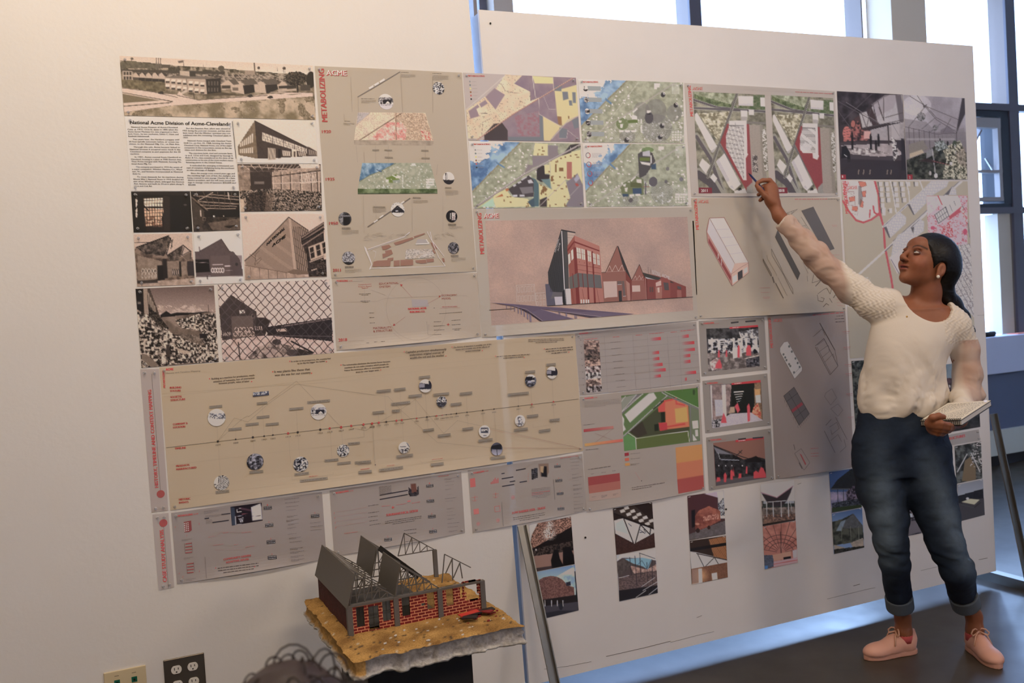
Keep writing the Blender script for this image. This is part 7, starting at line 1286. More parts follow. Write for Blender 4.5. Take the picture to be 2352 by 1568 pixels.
def P(r):
    r.fill((142,82,64));r.mott(r.Y<800,(130,70,54),(160,96,76),60,3);c=(355,830)
    for k in range(11): a=math.radians(-170+k*16);r.line([(c[0]+40*math.cos(a), c[1]+40*math.sin(a)),(c[0]+330*math.cos(a), c[1]+330*math.sin(a))],5,(84,46,40))
    r.line([(352,650),(356,900)],8,(60,36,34))
    for R1 in (110,150,195): r.line([(c[0]+R1*math.cos(math.radians(a)), c[1]+R1*.8*math.sin(math.radians(a))) for a in range(-165,-10,15)],5,(70,40,36))
    r.poly([(280,850),(440,815),(445,880),(285,900)],(166,104,78));r.poly([(205,850),(280,850),(300,950),(212,975)],(60,62,70), nz=.3, ns=9);r.poly([(375,870),(440,860),(442,890),(376,895)],(20,18,22));r.poly([(290,905),(500,870),(500,915),(290,955)],(150,112,108));r.poly([(455,810),(495,800),(498,870),(460,878)],(160,130,130));r.line([(290,930),(500,892)],5,(150,40,36));r.poly([(212,945),(240,940),(240,970),(212,975)],(40,90,130))
pic('red vault photo', [(195,602),(482,552),(500,915),(212,975)], Z17, P, 'glossy photo of a red ribbed vault interior, fourth column, lower', wl=(150,138,126))
def P(r):
    r.fill((40,60,92));r.mott(r.Y>300,(80,76,96),(130,110,120),50,3);r.poly([(785,275),(850,190),(960,105),(1050,120),(1060,270)],(26,26,26), nz=.15);r.poly([(790,270),(1060,270),(1060,280),(790,282)],(60,60,60));r.mott(inpoly(r.X, r.Y, [(920,300),(980,250),(1060,260),(1060,400),(930,380)]),(24,20,24),(100,80,90),12,5,3);r.mott(inpoly(r.X, r.Y, [(795,400),(1060,350),(1060,420),(797,450)]),(14,16,18),(60,60,66),8,6,3);r.poly([(797,440),(1060,410),(1062,435),(797,482)],(34,42,20))
    for x in (848,898,968): r.line([(x, 280),(x+2,390)],5,(22,24,28))
    r.put((fbm(r.X, r.Y, 10,8)>.5) & (r.X>950) & (r.Y<170),(20,24,22))
pic('pavilion at dusk photo', [(772,130),(1040,88),(1058,435),(795,490)], Z17, P, 'glossy photo of a dark pavilion at dusk, just left of the jeans, upper', wl=(146,136,126))
def P(r):
    r.vgrad((44,64,92),450,(80,96,116),600);r.mott(inpoly(r.X, r.Y, [(800,560),(880,540),(980,490),(1065,590),(1080,720),(810,770)]),(30,30,24),(62,58,44),30,3,3);r.poly([(880,580),(985,488),(1062,590),(1060,610),(900,620)],(62,58,54), nz=.2);r.poly([(835,640),(875,560),(920,540),(880,640)],(100,108,112),.8);r.poly([(815,760),(920,790),(820,820)],(120,100,80));r.poly([(960,745),(1070,700),(1078,770),(980,785)],(120,100,80), nz=.2);r.mott(inpoly(r.X, r.Y, [(815,800),(1080,770),(1080,790),(817,842)]),(16,16,14),(50,44,36),12,5)
    for x in (880,960,1030): r.line([(x, 600),(x+4,720)],4,(96,90,70))
pic('thatched hall photo', [(797,492),(1060,440),(1080,785),(815,842)], Z17, P, 'glossy dim photo of a peaked hall, just left of the jeans, lower', wl=(140,128,118))
def P(r): r.fill((130,132,150));r.mott(r.Y>420,(22,22,30),(90,80,86),22,3,2.6);r.line([(1430,380),(1450,450),(1500,440)],9,(30,30,44));r.line([(1440,420),(1540,420),(1590,480)],9,(30,30,44));r.line([(1470,380),(1465,440)],9,(30,30,44));r.rect(1430,490,1500,520,(120,120,130));r.poly([(1450,560),(1600,540),(1605,640),(1450,680)],(74,66,70));r.line([(1440,540),(1530,520),(1580,640)],10,(24,22,26))
pic('framework photo', [(1330,350),(1575,310),(1603,655),(1352,708)], Z17, P, 'glossy photo of crossed beams, seen between the legs of the jeans', wl=(140,130,124))
def P(r): r.mott(r.X>-1,(18,18,24),(60,54,60),20,4)
pic('dark photo behind legs', [(1318,0),(1560,-40),(1573,305),(1330,345)], Z17, P, 'dark glossy photo mostly hidden behind the upper legs', wl=(140,130,124))
def P(r): r.mott(r.X>-1,(22,22,22),(70,70,66),22,4,3);r.poly([(745,500),(775,330),(760,540),(740,560)],(96,78,56));r.poly([(725,480),(740,370),(768,350),(800,400),(800,470),(775,478)],(86,68,46));r.line([(700,430),(752,335)],5,(150,146,146));r.line([(775,330),(822,430)],5,(150,146,146));r.put((fbm(r.X, r.Y, 6,8)>.62) & (r.Y<420) & (r.X>770),(150,150,150))
pic('boardwalk photo', [(685,292),(828,266),(835,465),(695,494)], Z18, P, 'glossy photo of a path between rails, right of the jeans, upper', wl=(140,130,124))
def P(r): r.vgrad((92,92,98),470,(110,110,114),570);r.poly([(702,560),(840,520),(845,600),(705,620)],(22,22,26), nz=.3, ns=9);r.poly([(705,600),(846,570),(850,665),(710,700)],(48,44,46));r.poly([(722,592),(770,575),(820,580),(792,606)],(160,144,100));r.line([(722,592),(725,606),(792,622),(825,595)],3,(24,24,24));r.line([(722,606),(790,622)],3,(60,60,60));r.ell(755,574,8,6,(190,186,180))
pic('flat trailer photo', [(700,500),(838,470),(848,662),(710,698)], Z18, P, 'glossy photo of a flat trailer in a yard, right of the jeans, lower', wl=(140,130,124))
def P(r): r.mott(r.X>-1,(16,18,16),(70,70,62),5,4,3)
pic('leafy dark photo', [(1955,829),(2050,822),(2063,1000),(1966,1010)],(0,0,1), P, 'dark leafy photo peeking out at the left edge of the blouse', wl=(150,142,136))
def P(r): r.fill((36,32,34));r.mott(r.Y<868,(52,70,82),(84,96,104),20,3);r.mott((r.Y>868) & (r.Y<895),(30,28,34),(70,50,56),7,3);r.put((r.Y>884) & (r.Y<889) & (np.mod(r.X, 5)<2),(160,156,156));r.mott((r.Y>900) & (r.Y<925),(60,44,34),(112,90,66),8,5);r.mott(r.Y>940,(20,20,20),(44,42,42),8,3)
pic('workshop photo', [(2160,838),(2243,828),(2251,980),(2170,994)],(0,0,1), P, 'dim workshop photo between the blouse and the lowered arm', wl=(150,142,136))
s=sheet('STRUCTURES banner', 'banner', [(2166,1000),(2247.5,985.5),(2251,1011),(2170,1025)],(112,104,98), wl=(146,138,132), nopin=('top left', 'bottom left'), label='small grey banner lettered STRUCTURES right of the jeans');s.text('STRUCTURES', (2171,1012),(2216,1003),6.4,(146,48,50), bold=.35);s.done()

# ================================================================ the woman: smooth-blended volumes turned into continuous skins
def unit(v): v=np.asarray(v, float);return v/np.linalg.norm(v)
class Vol:
    def __init__(s, lo, hi, h):
        s.lo=np.array(lo, float);s.h=h;s.n=tuple(int(math.ceil((b - a)/h))+1 for a, b in zip(lo, hi));s.F=np.full(s.n, 1.0, np.float32)
    def sl(s, lo, hi):
        i0=[max(int((a - l)/s.h),0) for a, l in zip(lo, s.lo)];i1=[min(int((b - l)/s.h)+2, n) for b, l, n in zip(hi, s.lo, s.n)]
        if any(b <= a for a, b in zip(i0, i1)): return None, None
        S=tuple(slice(a, b) for a, b in zip(i0, i1));g=np.meshgrid(*[np.arange(a, b)*s.h+l for a, b, l in zip(i0, i1, s.lo)], indexing='ij')
        return S, np.stack(g, -1)
    def add(s, fn, lo, hi, k=.01, sub=False, m=.04):
        S, P=s.sl(np.asarray(lo) - m, np.asarray(hi)+m)
        if S is None: return
        d=fn(P);A=s.F[S]
        if sub: h_=np.clip(.5 - .5*(A+d)/k, 0,1);s.F[S]=A*(1 - h_) - d*h_+k*h_*(1 - h_)
        else: h_=np.clip(.5+.5*(A - d)/k, 0,1);s.F[S]=A*(1 - h_)+d*h_ - k*h_*(1 - h_)
    def cap(s, a, b, ra, rb, k=.01, sub=False, sq=None):
        a=np.asarray(a, float);b=np.asarray(b, float);ab=b - a;L=ab @ ab+1e-12;r=max(ra, rb)
        def fn(P):
            q=P - a;t=np.clip(q @ ab/L, 0,1);v=q - t[..., None]*ab
            if sq is not None: v=v+(v @ sq[0])[..., None]*sq[0]*(sq[1] - 1)
            return np.sqrt((v*v).sum(-1)) - (ra+(rb - ra)*t)
        s.add(fn, np.minimum(a, b) - r, np.maximum(a, b)+r, k, sub)
    def chain(s, pts, k=.01, sq=None):
        for (a, ra),(b, rb) in zip(pts, pts[1:]): s.cap(a, b, ra, rb, k, sq=sq)
    def ell(s, c, r, M=np.eye(3), k=.01, sub=False):
        c=np.asarray(c, float);r=np.asarray(r, float);R_=r.max()
        def fn(P): q=(P - c) @ np.asarray(M).T;k0=np.sqrt(((q/r) ** 2).sum(-1))+1e-9;k1=np.sqrt(((q/r ** 2) ** 2).sum(-1))+1e-9;return k0*(k0 - 1)/k1
        s.add(fn, c - R_, c+R_, k, sub)
    def loft(s, rows, k=.02, sub=False):
        """rows: (centre xyz, half width across the view, half depth), top to bottom"""
        R_=sorted(rows, key=lambda q: q[0][2]);zs=np.array([q[0][2] for q in R_]);C=np.array([q[0] for q in R_]);A=np.array([q[1] for q in R_]);Bq=np.array([q[2] for q in R_]);zd=np.linspace(zs[0], zs[-1],60);w9=np.hanning(15);w9 /= w9.sum();sm_=lambda a: np.convolve(np.pad(np.interp(zd, zs, a),7, 'reflect', reflect_type='odd'), w9, 'valid');C=np.stack([sm_(C[:, k]) for k in range(3)],1);C[:, 2]=zd;A=sm_(A);Bq=sm_(Bq);zs=zd
        def fn(P):
            z=P[..., 2];cx=np.interp(z, zs, C[:, 0]);cy=np.interp(z, zs, C[:, 1]);a=np.interp(z, zs, A);b=np.interp(z, zs, Bq);dx=P[..., 0] - cx;dy=P[..., 1] - cy
            u=dx*RV[0]+dy*RV[1];v=dx*FH[0]+dy*FH[1];d=(np.sqrt((u/a) ** 2+(v/b) ** 2) - 1)*np.minimum(a, b);return np.maximum(d, np.maximum(zs[0] - z, z - zs[-1]))
        M_=A.max();s.add(fn, C.min(0) - (M_, M_, 0), C.max(0)+(M_, M_, 0), k, sub)
def nets(V):
    F=V.F;In=F<0;n=F.shape
    c8=np.zeros(tuple(k - 1 for k in n), np.uint8)
    offs=[(i, j, k) for i in (0,1) for j in (0,1) for k in (0,1)]
    for o in offs: c8 += In[o[0]:n[0] - 1+o[0], o[1]:n[1] - 1+o[1], o[2]:n[2] - 1+o[2]]
    I=np.argwhere((c8>0) & (c8<8));vals=np.stack([F[I[:, 0]+o[0], I[:, 1]+o[1], I[:, 2]+o[2]] for o in offs],1)
    acc=np.zeros((len(I),3));cnt=np.zeros(len(I));O=np.array(offs, float)
    for a in range(8):
        for b in range(a+1,8):
            if np.abs(O[a] - O[b]).sum() != 1: continue
            m=(vals[:, a]<0) != (vals[:, b]<0);t=vals[:, a]/(vals[:, a] - vals[:, b]+1e-12);p=O[a]+t[:, None]*(O[b] - O[a]);acc[m] += p[m];cnt[m] += 1
    verts=(I+acc/cnt[:, None])*V.h+V.lo;idx=np.full(c8.shape, -1, np.int64);idx[tuple(I.T)]=np.arange(len(I));faces=[]
    for ax in range(3):
        b_, c_=(ax+1) % 3,(ax+2) % 3;sa=[slice(1, k - 1) for k in n];sb=[slice(1, k - 1) for k in n];sa[ax]=slice(0, n[ax] - 1);sb[ax]=slice(1, n[ax])
        E=np.argwhere(In[tuple(sa)] != In[tuple(sb)]);E[:, b_] += 1;E[:, c_] += 1
        fl=In[tuple(E.T)];q=[]
        for db, dc in ((0,0),(-1,0),(-1,-1),(0,-1)): e=E.copy();e[:, b_] += db;e[:, c_] += dc;q.append(idx[tuple(e.T)])
        q=np.stack(q, 1);q[~fl]=q[~fl][:, ::-1];faces.append(q[(q >= 0).all(1)])
    return verts, np.concatenate(faces)
def skin_obj(name, V, m, parent, color, disp=None, sm=2, label=None):
    v, f=nets(V)
    f=np.ascontiguousarray(f);me=bpy.data.meshes.new(name);off=np.array(parent.location) if parent else v.mean(0)
    for _ in range(sm):   # a little relaxing
        e=np.concatenate([f[:, [0,1]], f[:, [1,2]], f[:, [2,3]], f[:, [3,0]]]);a=np.zeros_like(v);c=np.zeros(len(v))
        for i, j in ((0,1),(1,0)):
            for k in range(3): a[:, k] += np.bincount(e[:, i], v[e[:, j], k], len(v))
            c += np.bincount(e[:, i], minlength=len(v))
        v=v*.5+.5*a/np.maximum(c, 1)[:, None]
    me.vertices.add(len(v));me.loops.add(len(f)*4);me.polygons.add(len(f));me.loops.foreach_set('vertex_index', f.ravel().astype(np.int32));me.polygons.foreach_set('loop_start', np.arange(len(f), dtype=np.int32)*4)
    me.vertices.foreach_set('co', (v - off).astype(np.float32).ravel());me.update(calc_edges=True)
    if disp is not None:
        N=np.zeros(len(v)*3, np.float32);me.vertices.foreach_get('normal', N);v=v+N.reshape(-1,3)*disp(v)[:, None];me.vertices.foreach_set('co', (v - off).astype(np.float32).ravel())
    me.polygons.foreach_set('use_smooth', [True]*len(f));me.materials.append(m)
    C=color(v);ca=me.color_attributes.new('Col', 'FLOAT_COLOR', 'POINT');ca.data.foreach_set('color', np.c_[C, np.ones(len(C))].astype(np.float32).ravel());me.update()
    o=bpy.data.objects.new(name, me);COL.objects.link(o)
    if parent: o.parent=parent
    else: o.location=off
    if label: o['label']=label
    return o
RV=MR @ np.array([1., 0,0]);RV[2]=0;RV=unit(RV);FH=np.array([-RV[1], RV[0],0.]);UP=np.array([0,0,1.])
def B(px, py, dz=0): return DP(px, py, 3.46+dz)
base=(2.76,-.56,0)
wo=thing('person', base, 'woman in a cream blouse and rolled blue jeans, pointing a pen at the posters', 'person')
skinm=vcmat('skin', rough=.5, spec=.35, sss=.12, nz=.04, bscale=90);clothm=vcmat('blouse_cloth', rough=.85, spec=.15, bump=.12, bscale=400);denim=vcmat('denim', rough=.85, spec=.15, bump=.25, bscale=900, nz=.18)
SK=S2L((140,88,62));SKD=S2L((116,66,46))
# ---- head frame
yw, pt=math.radians(17), math.radians(24);fh=unit(-RV*math.cos(yw) - FH*math.sin(yw));hf=unit(fh*math.cos(pt)+UP*math.sin(pt));hs_=unit(np.cross(fh, UP));hs_=hs_ if hs_ @ FH<0 else -hs_;hu=np.cross(hf, hs_);hu=hu if hu[2]>0 else -hu
HO=B(2129,600,.02);HM=np.array([hf, hs_, hu])
def H(f, s, u): return HO+hf*f+hs_*s+hu*u
b=Vol((2.26,-1.02,-.0),(3.14,-.02,1.95),.0033)
b.ell(H(-.018,0,.022),(.094,.074,.084), HM);b.ell(H(.026,0,-.018),(.060,.056,.082), HM, k=.02);b.ell(H(.044,0,-.066),(.042,.041,.040), HM, k=.02);b.ell(H(.070,0,-.094),(.019,.020,.017), HM, k=.018)
b.ell(H(.060,0,.042),(.026,.046,.028), HM, k=.02)
for sg in (1,-1):
    b.ell(H(.060, sg*.034,-.034),(.026,.022,.026), HM, k=.018);b.ell(H(.094, sg*.033,.003),(.014,.017,.010), HM, k=.010, sub=True);b.ell(H(.078, sg*.028,.018),(.010,.018,.006), HM, k=.010)
    b.ell(H(-.014, sg*.072,-.034),(.018,.010,.028), HM, k=.004);b.ell(H(-.010, sg*.083,-.031),(.010,.006,.018), HM, k=.003, sub=True);b.ell(H(-.006, sg*.072,-.058),(.008,.006,.009), HM, k=.004)
    b.ell(H(.097, sg*.010,-.031),(.010,.008,.007), HM, k=.006)
b.cap(H(.084,0,.014), H(.107,0,-.021),.0068,.0085, k=.012);b.ell(H(.106,0,-.026),(.010,.009,.008), HM, k=.006)
b.ell(H(.089,0,-.0535),(.012,.021,.0062), HM, k=.004);b.ell(H(.087,0,-.0665),(.013,.018,.0075), HM, k=.004);b.ell(H(.100,0,-.0600),(.008,.015,.0022), HM, k=.003, sub=True)
# ---- neck, trunk, arms
nk=B(2122,712,.05);b.chain([(H(-.020,0,-.055),.052),(B(2128,672,.035),.050),(nk, .056)], k=.02)
shL, shR=B(2016,706,.05), B(2196,752,.03)
b.cap(B(2060,712,.05), B(2170,742,.04),.058,.058, k=.03)
b.loft([(B(2110,715,.05),.10,.06),(B(2106,770,.04),.145,.085),(B(2080,850,.05),.128,.085),(B(2068,905,.06),.118,.082),(B(2070,960,.06),.14,.09),(B(2070,1020,.05),.155,.10)], k=.04)
elL, wrL=B(1902,622,.14), B(1790,496,.215);elR, wrR=B(2224,890,.05), B(2176,976,-.22)
b.chain([(shL, .050),(elL, .036),(B(1855,567,.185),.034),(wrL, .024)], k=.02);b.chain([(shR, .048),(B(2214,820,.05),.040),(elR, .036),(B(2212,935,-.05),.028),(B(2202,965,-.14),.025),(wrR, .023)], k=.02)
# raised hand pinching the pen
def Q(px, py, dz): return B(px, py, .225+dz)
b.cap(wrL, Q(1777,468,.005),.024,.025, k=.015, sq=(FH, 1.25));b.cap(Q(1776,464,.005), Q(1774,436,.012),.026,.024, k=.012);b.cap(Q(1768,458,.0), Q(1764,432,.008),.022,.018, k=.012)
for pts in ([(1779,426,.010),(1768,414,.010),(1752,414,.008),(1739,420,.004)],[(1782,432,.018),(1772,424,.024),(1756,427,.022),(1742,433,.018)],[(1780,440,.022),(1768,436,.032),(1752,441,.030),(1742,447,.024)],[(1776,448,.024),(1764,449,.036),(1752,455,.034),(1746,460,.026)]): b.chain([(Q(*p), r_) for p, r_ in zip(pts, (.0100,.0094,.0086,.0076))], k=.004)
b.chain([(Q(1772,464,-.008),.014),(Q(1757,449,-.012),.0112),(Q(1744,434,-.010),.0098),(Q(1738,426,-.004),.0082)], k=.006)
# lowered hand closed on the notebook's spiral
def G_(px, py, dz): return B(px, py, -.315+dz)
b.cap(wrR, G_(2160,980,.06),.023,.024, k=.012);b.chain([(G_(2160,980,.055),.024),(G_(2148,980,.02),.026),(G_(2140,972,.0),.022)], k=.014)
b.chain([(G_(2134,972,.0),.014),(G_(2142,959,-.02),.0120),(G_(2156,955,-.025),.0108),(G_(2167,957,-.02),.0092)], k=.006)
for k_, pts in enumerate(([(2148,973,-.016),(2162,972,-.030),(2180,976,-.012),(2190,979,.01)],[(2148,979,-.012),(2160,980,-.026),(2178,984,-.008),(2187,985,.015)],[(2147,985,-.004),(2158,988,-.016),(2172,990,.002),(2180,990,.02)],[(2144,991,.008),(2154,995,-.004),(2164,996,.012),(2170,995,.03)])): b.chain([(G_(*p), r_) for p, r_ in zip(pts, (.0110,.0100,.0090,.0080))], k=.004)
# legs
F1h, F1t=GP(2104,1497), GP(1992,1514);F2h, F2t=GP(2226,1487), GP(2306,1545)
def up_(p, z): q=np.array(p, float);q[2]=z;return q
d1, d2=unit(F1t - F1h), unit(F2t - F2h);A1=up_(F1h+d1*.050,.09);A2=up_(F2h+d2*.050,.09)
K1, K2=B(2046,1238,.0), B(2172,1250,-.05);Hp1, Hp2=B(2022,1035,.04), B(2122,1035,.0)
C1, C2=A1+(0,0,.13), A2+(0,0,.13);C1=A1*.62+K1*.38;C2=A2*.62+K2*.38
b.chain([(Hp1,.075),(K1,.045),(C1*.5+K1*.5,.045),(A1+(0,0,.05),.027),(A1,.029),(up_(A1,.055),.030)], k=.02);b.chain([(Hp2,.075),(K2,.045),(C2*.5+K2*.5,.045),(A2+(0,0,.05),.027),(A2,.029),(up_(A2,.055),.030)], k=.02)
for h_, d_ in ((F1h, d1),(F2h, d2)): b.chain([(up_(h_+d_*.045,.042),.024),(up_(h_+d_*.10,.036),.022),(up_(h_+d_*.16,.028),.016)], k=.01)
def skincol(v):
    q=(v - HO) @ HM.T;C=np.tile(SK, (len(v),1));n=fbm(v[:, 0]+v[:, 1], v[:, 2],.02,3)[:, None];C=C*(.92+.16*n)
    def tint(m, c, a=1.0): m=(np.clip(m, 0,1)*a)[:, None];C[:]=C*(1 - m)+np.array(c)*m
    f, s, u=q.T;fr=f>.05
    lip=fr*np.clip(1.6 - np.hypot((np.abs(s))/.022,(u+.060)/.0125)*1.35,0,1);tint(lip, S2L((122,52,50)));tint(fr*(np.abs(u+.0597)<.0022)*(np.abs(s)<.019), S2L((50,20,20)))
    br=fr*np.exp(-((u - .0215 - .006*(1 - ((np.abs(s) - .034)/.02) ** 2))/.0036) ** 2)*(np.abs(np.abs(s) - .033)<.020);tint(br, S2L((28,18,16)),.95)
    ey=fr*np.exp(-(np.hypot((np.abs(s) - .033)/.020,(u - .002)/.012)) ** 4);tint(ey, S2L((84,44,34)),.75);lash=0*np.exp(-((u - .0085+14*(np.abs(s) - .033) ** 2)/.0022) ** 2)*(np.abs(np.abs(s) - .033)<.018);tint(lash, S2L((16,10,10)))
    tint((np.hypot(np.abs(s) - .006, u+.036)<.0035)*(f>.09), S2L((50,24,20)),.8);tint(np.exp(-(np.hypot((u+.03)/.03,(np.abs(s) - .045)/.02)) ** 2)*fr, S2L((176,100,76)),.25)
    return C
skin_obj('body', b, skinm, wo, skincol, sm=1)
for sg in (1,-1):
    e=MB();c=H(.0740, sg*.031,.002);e.ball(c, .0122,16,10, col=S2L((200,190,182)));g=unit(hf*.93+hs_*-.02+hu*.26)
    e.ball(c+g*.0082,.0054,12,8, col=S2L((20,12,10)));e.build('eye', vcmat('eye', rough=.15, spec=.6) if sg==1 else MATS['eye'], parent=wo, smooth=True)
    for nm, lo_, hi_ in (('upper_eyelid', 14,90),('lower_eyelid', -90,-24)):
        e=MB();na, nb_=9,20;vs=[]
        for a in np.radians(np.linspace(lo_, hi_, na)):
            for t in np.radians(np.linspace(-100,100, nb_)):
                a2=a - abs(t) ** 2*(.16 if lo_>0 else -.10);vs.append(c+.0137*(hf*math.cos(a2)*math.cos(t)+hs_*math.cos(a2)*math.sin(t)+hu*math.sin(a2)))
        e.add(vs, [(i*nb_+k, i*nb_+k+1,(i+1)*nb_+k+1,(i+1)*nb_+k) for i in range(na - 1) for k in range(nb_ - 1)]);e.c=[tuple(S2L((14,9,8)) if (k // nb_==0 and lo_>0) else S2L((104,62,46))) for k in range(len(vs))];e.build(nm, skinm, parent=wo, smooth=True)
    if sg==1: e=MB();e.ball(H(-.004, sg*.079,-.064),.0062,10,8);e.build('pearl_earring', mat('pearl', (226,218,206),.2, spec=.8), parent=wo, smooth=True)
# ---- hair
h=Vol(HO - (.24,.26,.36), HO+(.26,.24,.16),.003)
h.ell(H(-.022,0,.020),(.106,.084,.094), HM);h.ell(H(-.075,0,-.012),(.062,.066,.070), HM, k=.03);h.chain([(H(-.085,.0,-.045),.045),(B(2166,668,.04),.034),(B(2186,700,.07),.034),(B(2208,728,.09),.028),(B(2226,760,.10),.018),(B(2234,790,.10),.006)], k=.02)
S, P=h.sl(h.lo, h.lo+np.array(h.n)*h.h);q=(P - HO) @ HM.T;f_, s_, u_=q[..., 0], np.abs(q[..., 1]), q[..., 2]
line=np.where(u_>0,.048+.42*u_ - 3.5*s_*s_, .046+.75*u_ - 3.0*s_*s_);cut=f_ - line;ear=.030 - np.hypot(np.hypot((f_+.012)*1.25,(u_+.038)*.85),(s_ - .080)*.8);under=np.where((f_>-.045),-.036 - u_ - .15*(f_+.02),-1)
h.F[S]=np.maximum(h.F[S], np.maximum(cut, np.maximum(ear, under)).astype(np.float32))
strand=lambda v: .0004*np.sin(((v - HO) @ HM.T)[:, 2]*420+30*fbm(v[:, 0], v[:, 1]+v[:, 2],.03,5))*1.0
skin_obj('hair', h, vcmat('hair_black', rough=.5, spec=.3), wo, lambda v: np.tile(S2L((14,12,13)),(len(v),1))*(.8+.5*fbm(v[:, 0]*3, v[:, 2]*.6,.01,2))[:, None], disp=strand)
# ---- blouse
c=Vol((2.36,-.98,.85),(3.16,-.02,1.72),.0038)
c.loft([(B(2108,700,.05),.12,.07),(B(2104,735,.045),.165,.092),(B(2096,780,.035),.163,.105),(B(2078,830,.04),.152,.108),(B(2072,880,.05),.155,.112),(B(2072,915,.05),.163,.118),(B(2070,940,.05),.158,.116),(B(2068,952,.05),.145,.106)], k=.02)
c.cap(B(2048,703,.05), B(2180,742,.035),.062,.062, k=.03);c.cap(B(2030,700,.05), B(1998,700,.06),.058,.052, k=.03)
c.chain([(B(2020,706,.05),.058),(B(1965,668,.09),.055),(B(1915,628,.13),.049),(B(1872,584,.165),.048),(B(1832,541,.195),.040),(B(1806,514,.21),.030),(B(1800,508,.213),.031)], k=.02)
c.chain([(shR, .056),(B(2216,800,.045),.050),(B(2221,860,.05),.050),(B(2223,896,.04),.050),(B(2217,920,-.01),.044),(B(2210,950,-.09),.036)], k=.02)
S, P=c.sl(c.lo, c.lo+np.array(c.n)*c.h)
t0=P - B(2124,688,.02);ux=t0 @ RV;uy=t0 @ FH;uz=t0[..., 2];rim=np.hypot(ux/.088,(uz+.0+.20*ux)/.082);neck=.012*(1 - rim)*8
c.F[S]=np.maximum(c.F[S], np.where(uz>-.2, neck, -1).astype(np.float32));cd=unit(B(1800,508,.213) - B(1832,541,.195));c.F[S]=np.maximum(c.F[S],((P - B(1799,507,.213)) @ cd).astype(np.float32));del P, t0, ux, uy, uz
TB0=B(2072,850,.04)
def fold(v):
    d=v - TB0;x=d @ RV;z=d[:, 2];arm=np.clip((-.13 - x)/.05,0,1);nf=fbm(v[:, 0]*2+v[:, 1], v[:, 2],.12,4);a_=-x*.75+z*.65
    body=(.0045*np.sin(x*42+z*16+7*nf)*np.clip((.16 - z)/.2,0,1)+.006*np.sin(z*30 - x*36+8*nf)*np.clip((.02 - z)/.1,0,1)) ;sl=.0055*np.sin(a_*62+9*nf)*nf*1.6;sr=np.clip((x - .20)/.04,0,1)*.005*np.sin(z*70+x*20+8*nf)*np.clip((.05 - z)/.1,.2,1)
    yoke=((x<-.03) & (x>-.17) & (z>.20)) | ((x>.13) & (x<.28) & (z>.09));yk=.0022*(np.sin(x*330+2*np.sin(z*160))*np.sin(z*330+x*90))
    return body*(1 - arm)*np.clip((.2 - z)/.08,0,1)+sl*arm+sr+np.where(yoke, yk, 0)
def bcol(v):
    d=v - TB0;x=d @ RV;z=d[:, 2];sheer=np.clip((-.17 - x)/.02,0,1)+np.clip((x - .185 - .0*z)/.03,0,1)*(z<.1);sheer=np.clip(sheer, 0,1);cuff=np.linalg.norm(v - B(1802,510,.212), axis=1)<.036
    sheer=np.where(cuff, 0, sheer)[:, None]*(.55+.5*fbm(v[:, 0], v[:, 2],.05,8))[:, None];a=S2L((214,204,190));k=S2L((180,148,132));return a*(1 - sheer)+k*sheer
skin_obj('blouse', c, clothm, wo, bcol, disp=fold)
# ---- jeans with turned-up cuffs
j=Vol((2.50,-.95,.09),(3.05,-.22,.98),.0038)
j.loft([(B(2066,925,.05),.142,.104),(B(2066,960,.05),.155,.108),(B(2068,1010,.04),.178,.118),(B(2072,1050,.035),.182,.118),(B(2074,1085,.03),.172,.105)], k=.01)
j.chain([(B(2022,1050,.04),.096),(B(2026,1120,.03),.090),(B(2040,1190,.01),.070),(K1,.058),(B(2055,1290,.015),.052),(A1*.58+K1*.42,.048)], k=.02)
j.chain([(B(2120,1050,.0),.098),(B(2134,1120,-.01),.090),(B(2156,1190,-.03),.072),(K2,.062),(B(2200,1310,-.06),.056),(A2*.54+K2*.46,.050)], k=.02)
def jf(v):
    d=v - TB0;x=d @ RV;z=v[:, 2];nf=fbm(v[:, 0]+v[:, 1], v[:, 2],.09,6);kn=np.exp(-((z - .46)/.09) ** 2)+.6*np.exp(-((z - .26)/.06) ** 2)+.5*np.exp(-((z - .80)/.05) ** 2)
    return .0034*kn*nf*np.sin(z*105+x*60+14*nf)+.0018*np.sin(z*60 - x*50+9*nf)
def jcol(v):
    d=v - TB0;x=d @ RV;z=v[:, 2];a=S2L((30,40,56));c1=S2L((84,98,112));front=np.clip(-(d @ FH)/.10+.1,0,1);X1, X2=(B(2024,1100) - TB0) @ RV, (B(2140,1100) - TB0) @ RV
    w_=np.exp(-((x - X1+.02)/.045) ** 2)+np.exp(-((x - X2 - (.62 - z)*.3)/.045) ** 2);fade=np.clip(w_*front*np.exp(-((z - .58)/.22) ** 2)*1.1,0,1)[:, None];seam=(np.abs(x - (X1+X2)/2)<.004) & (z>.76);C=a*(1 - fade)+c1*fade;return C*(.85+.3*fbm(x, z, .012,3))[:, None]
skin_obj('jeans', j, denim, wo, jcol, disp=jf)
for K_, A_, r_ in ((K1, A1,.051),(K2, A2,.052)):
    ax=unit(K_ - A_);lo=A_+ax*(.112 if A_ is A1 else .128);u=Vol(lo - .10, lo+.13,.003);u.cap(lo, lo+ax*.052, r_, r_+.001);S, P=u.sl(u.lo, u.lo+np.array(u.n)*u.h);t=(P - lo) @ ax;rr=np.sqrt(np.maximum(((P - lo) ** 2).sum(-1) - t*t, 0));u.F[S]=np.maximum(np.maximum(rr - r_, -(rr - r_+.011)), np.maximum(-t, t - .052)).astype(np.float32)
    skin_obj('trouser_cuff', u, denim, wo, lambda v: np.tile(S2L((88,96,104)),(len(v),1)), sm=1)
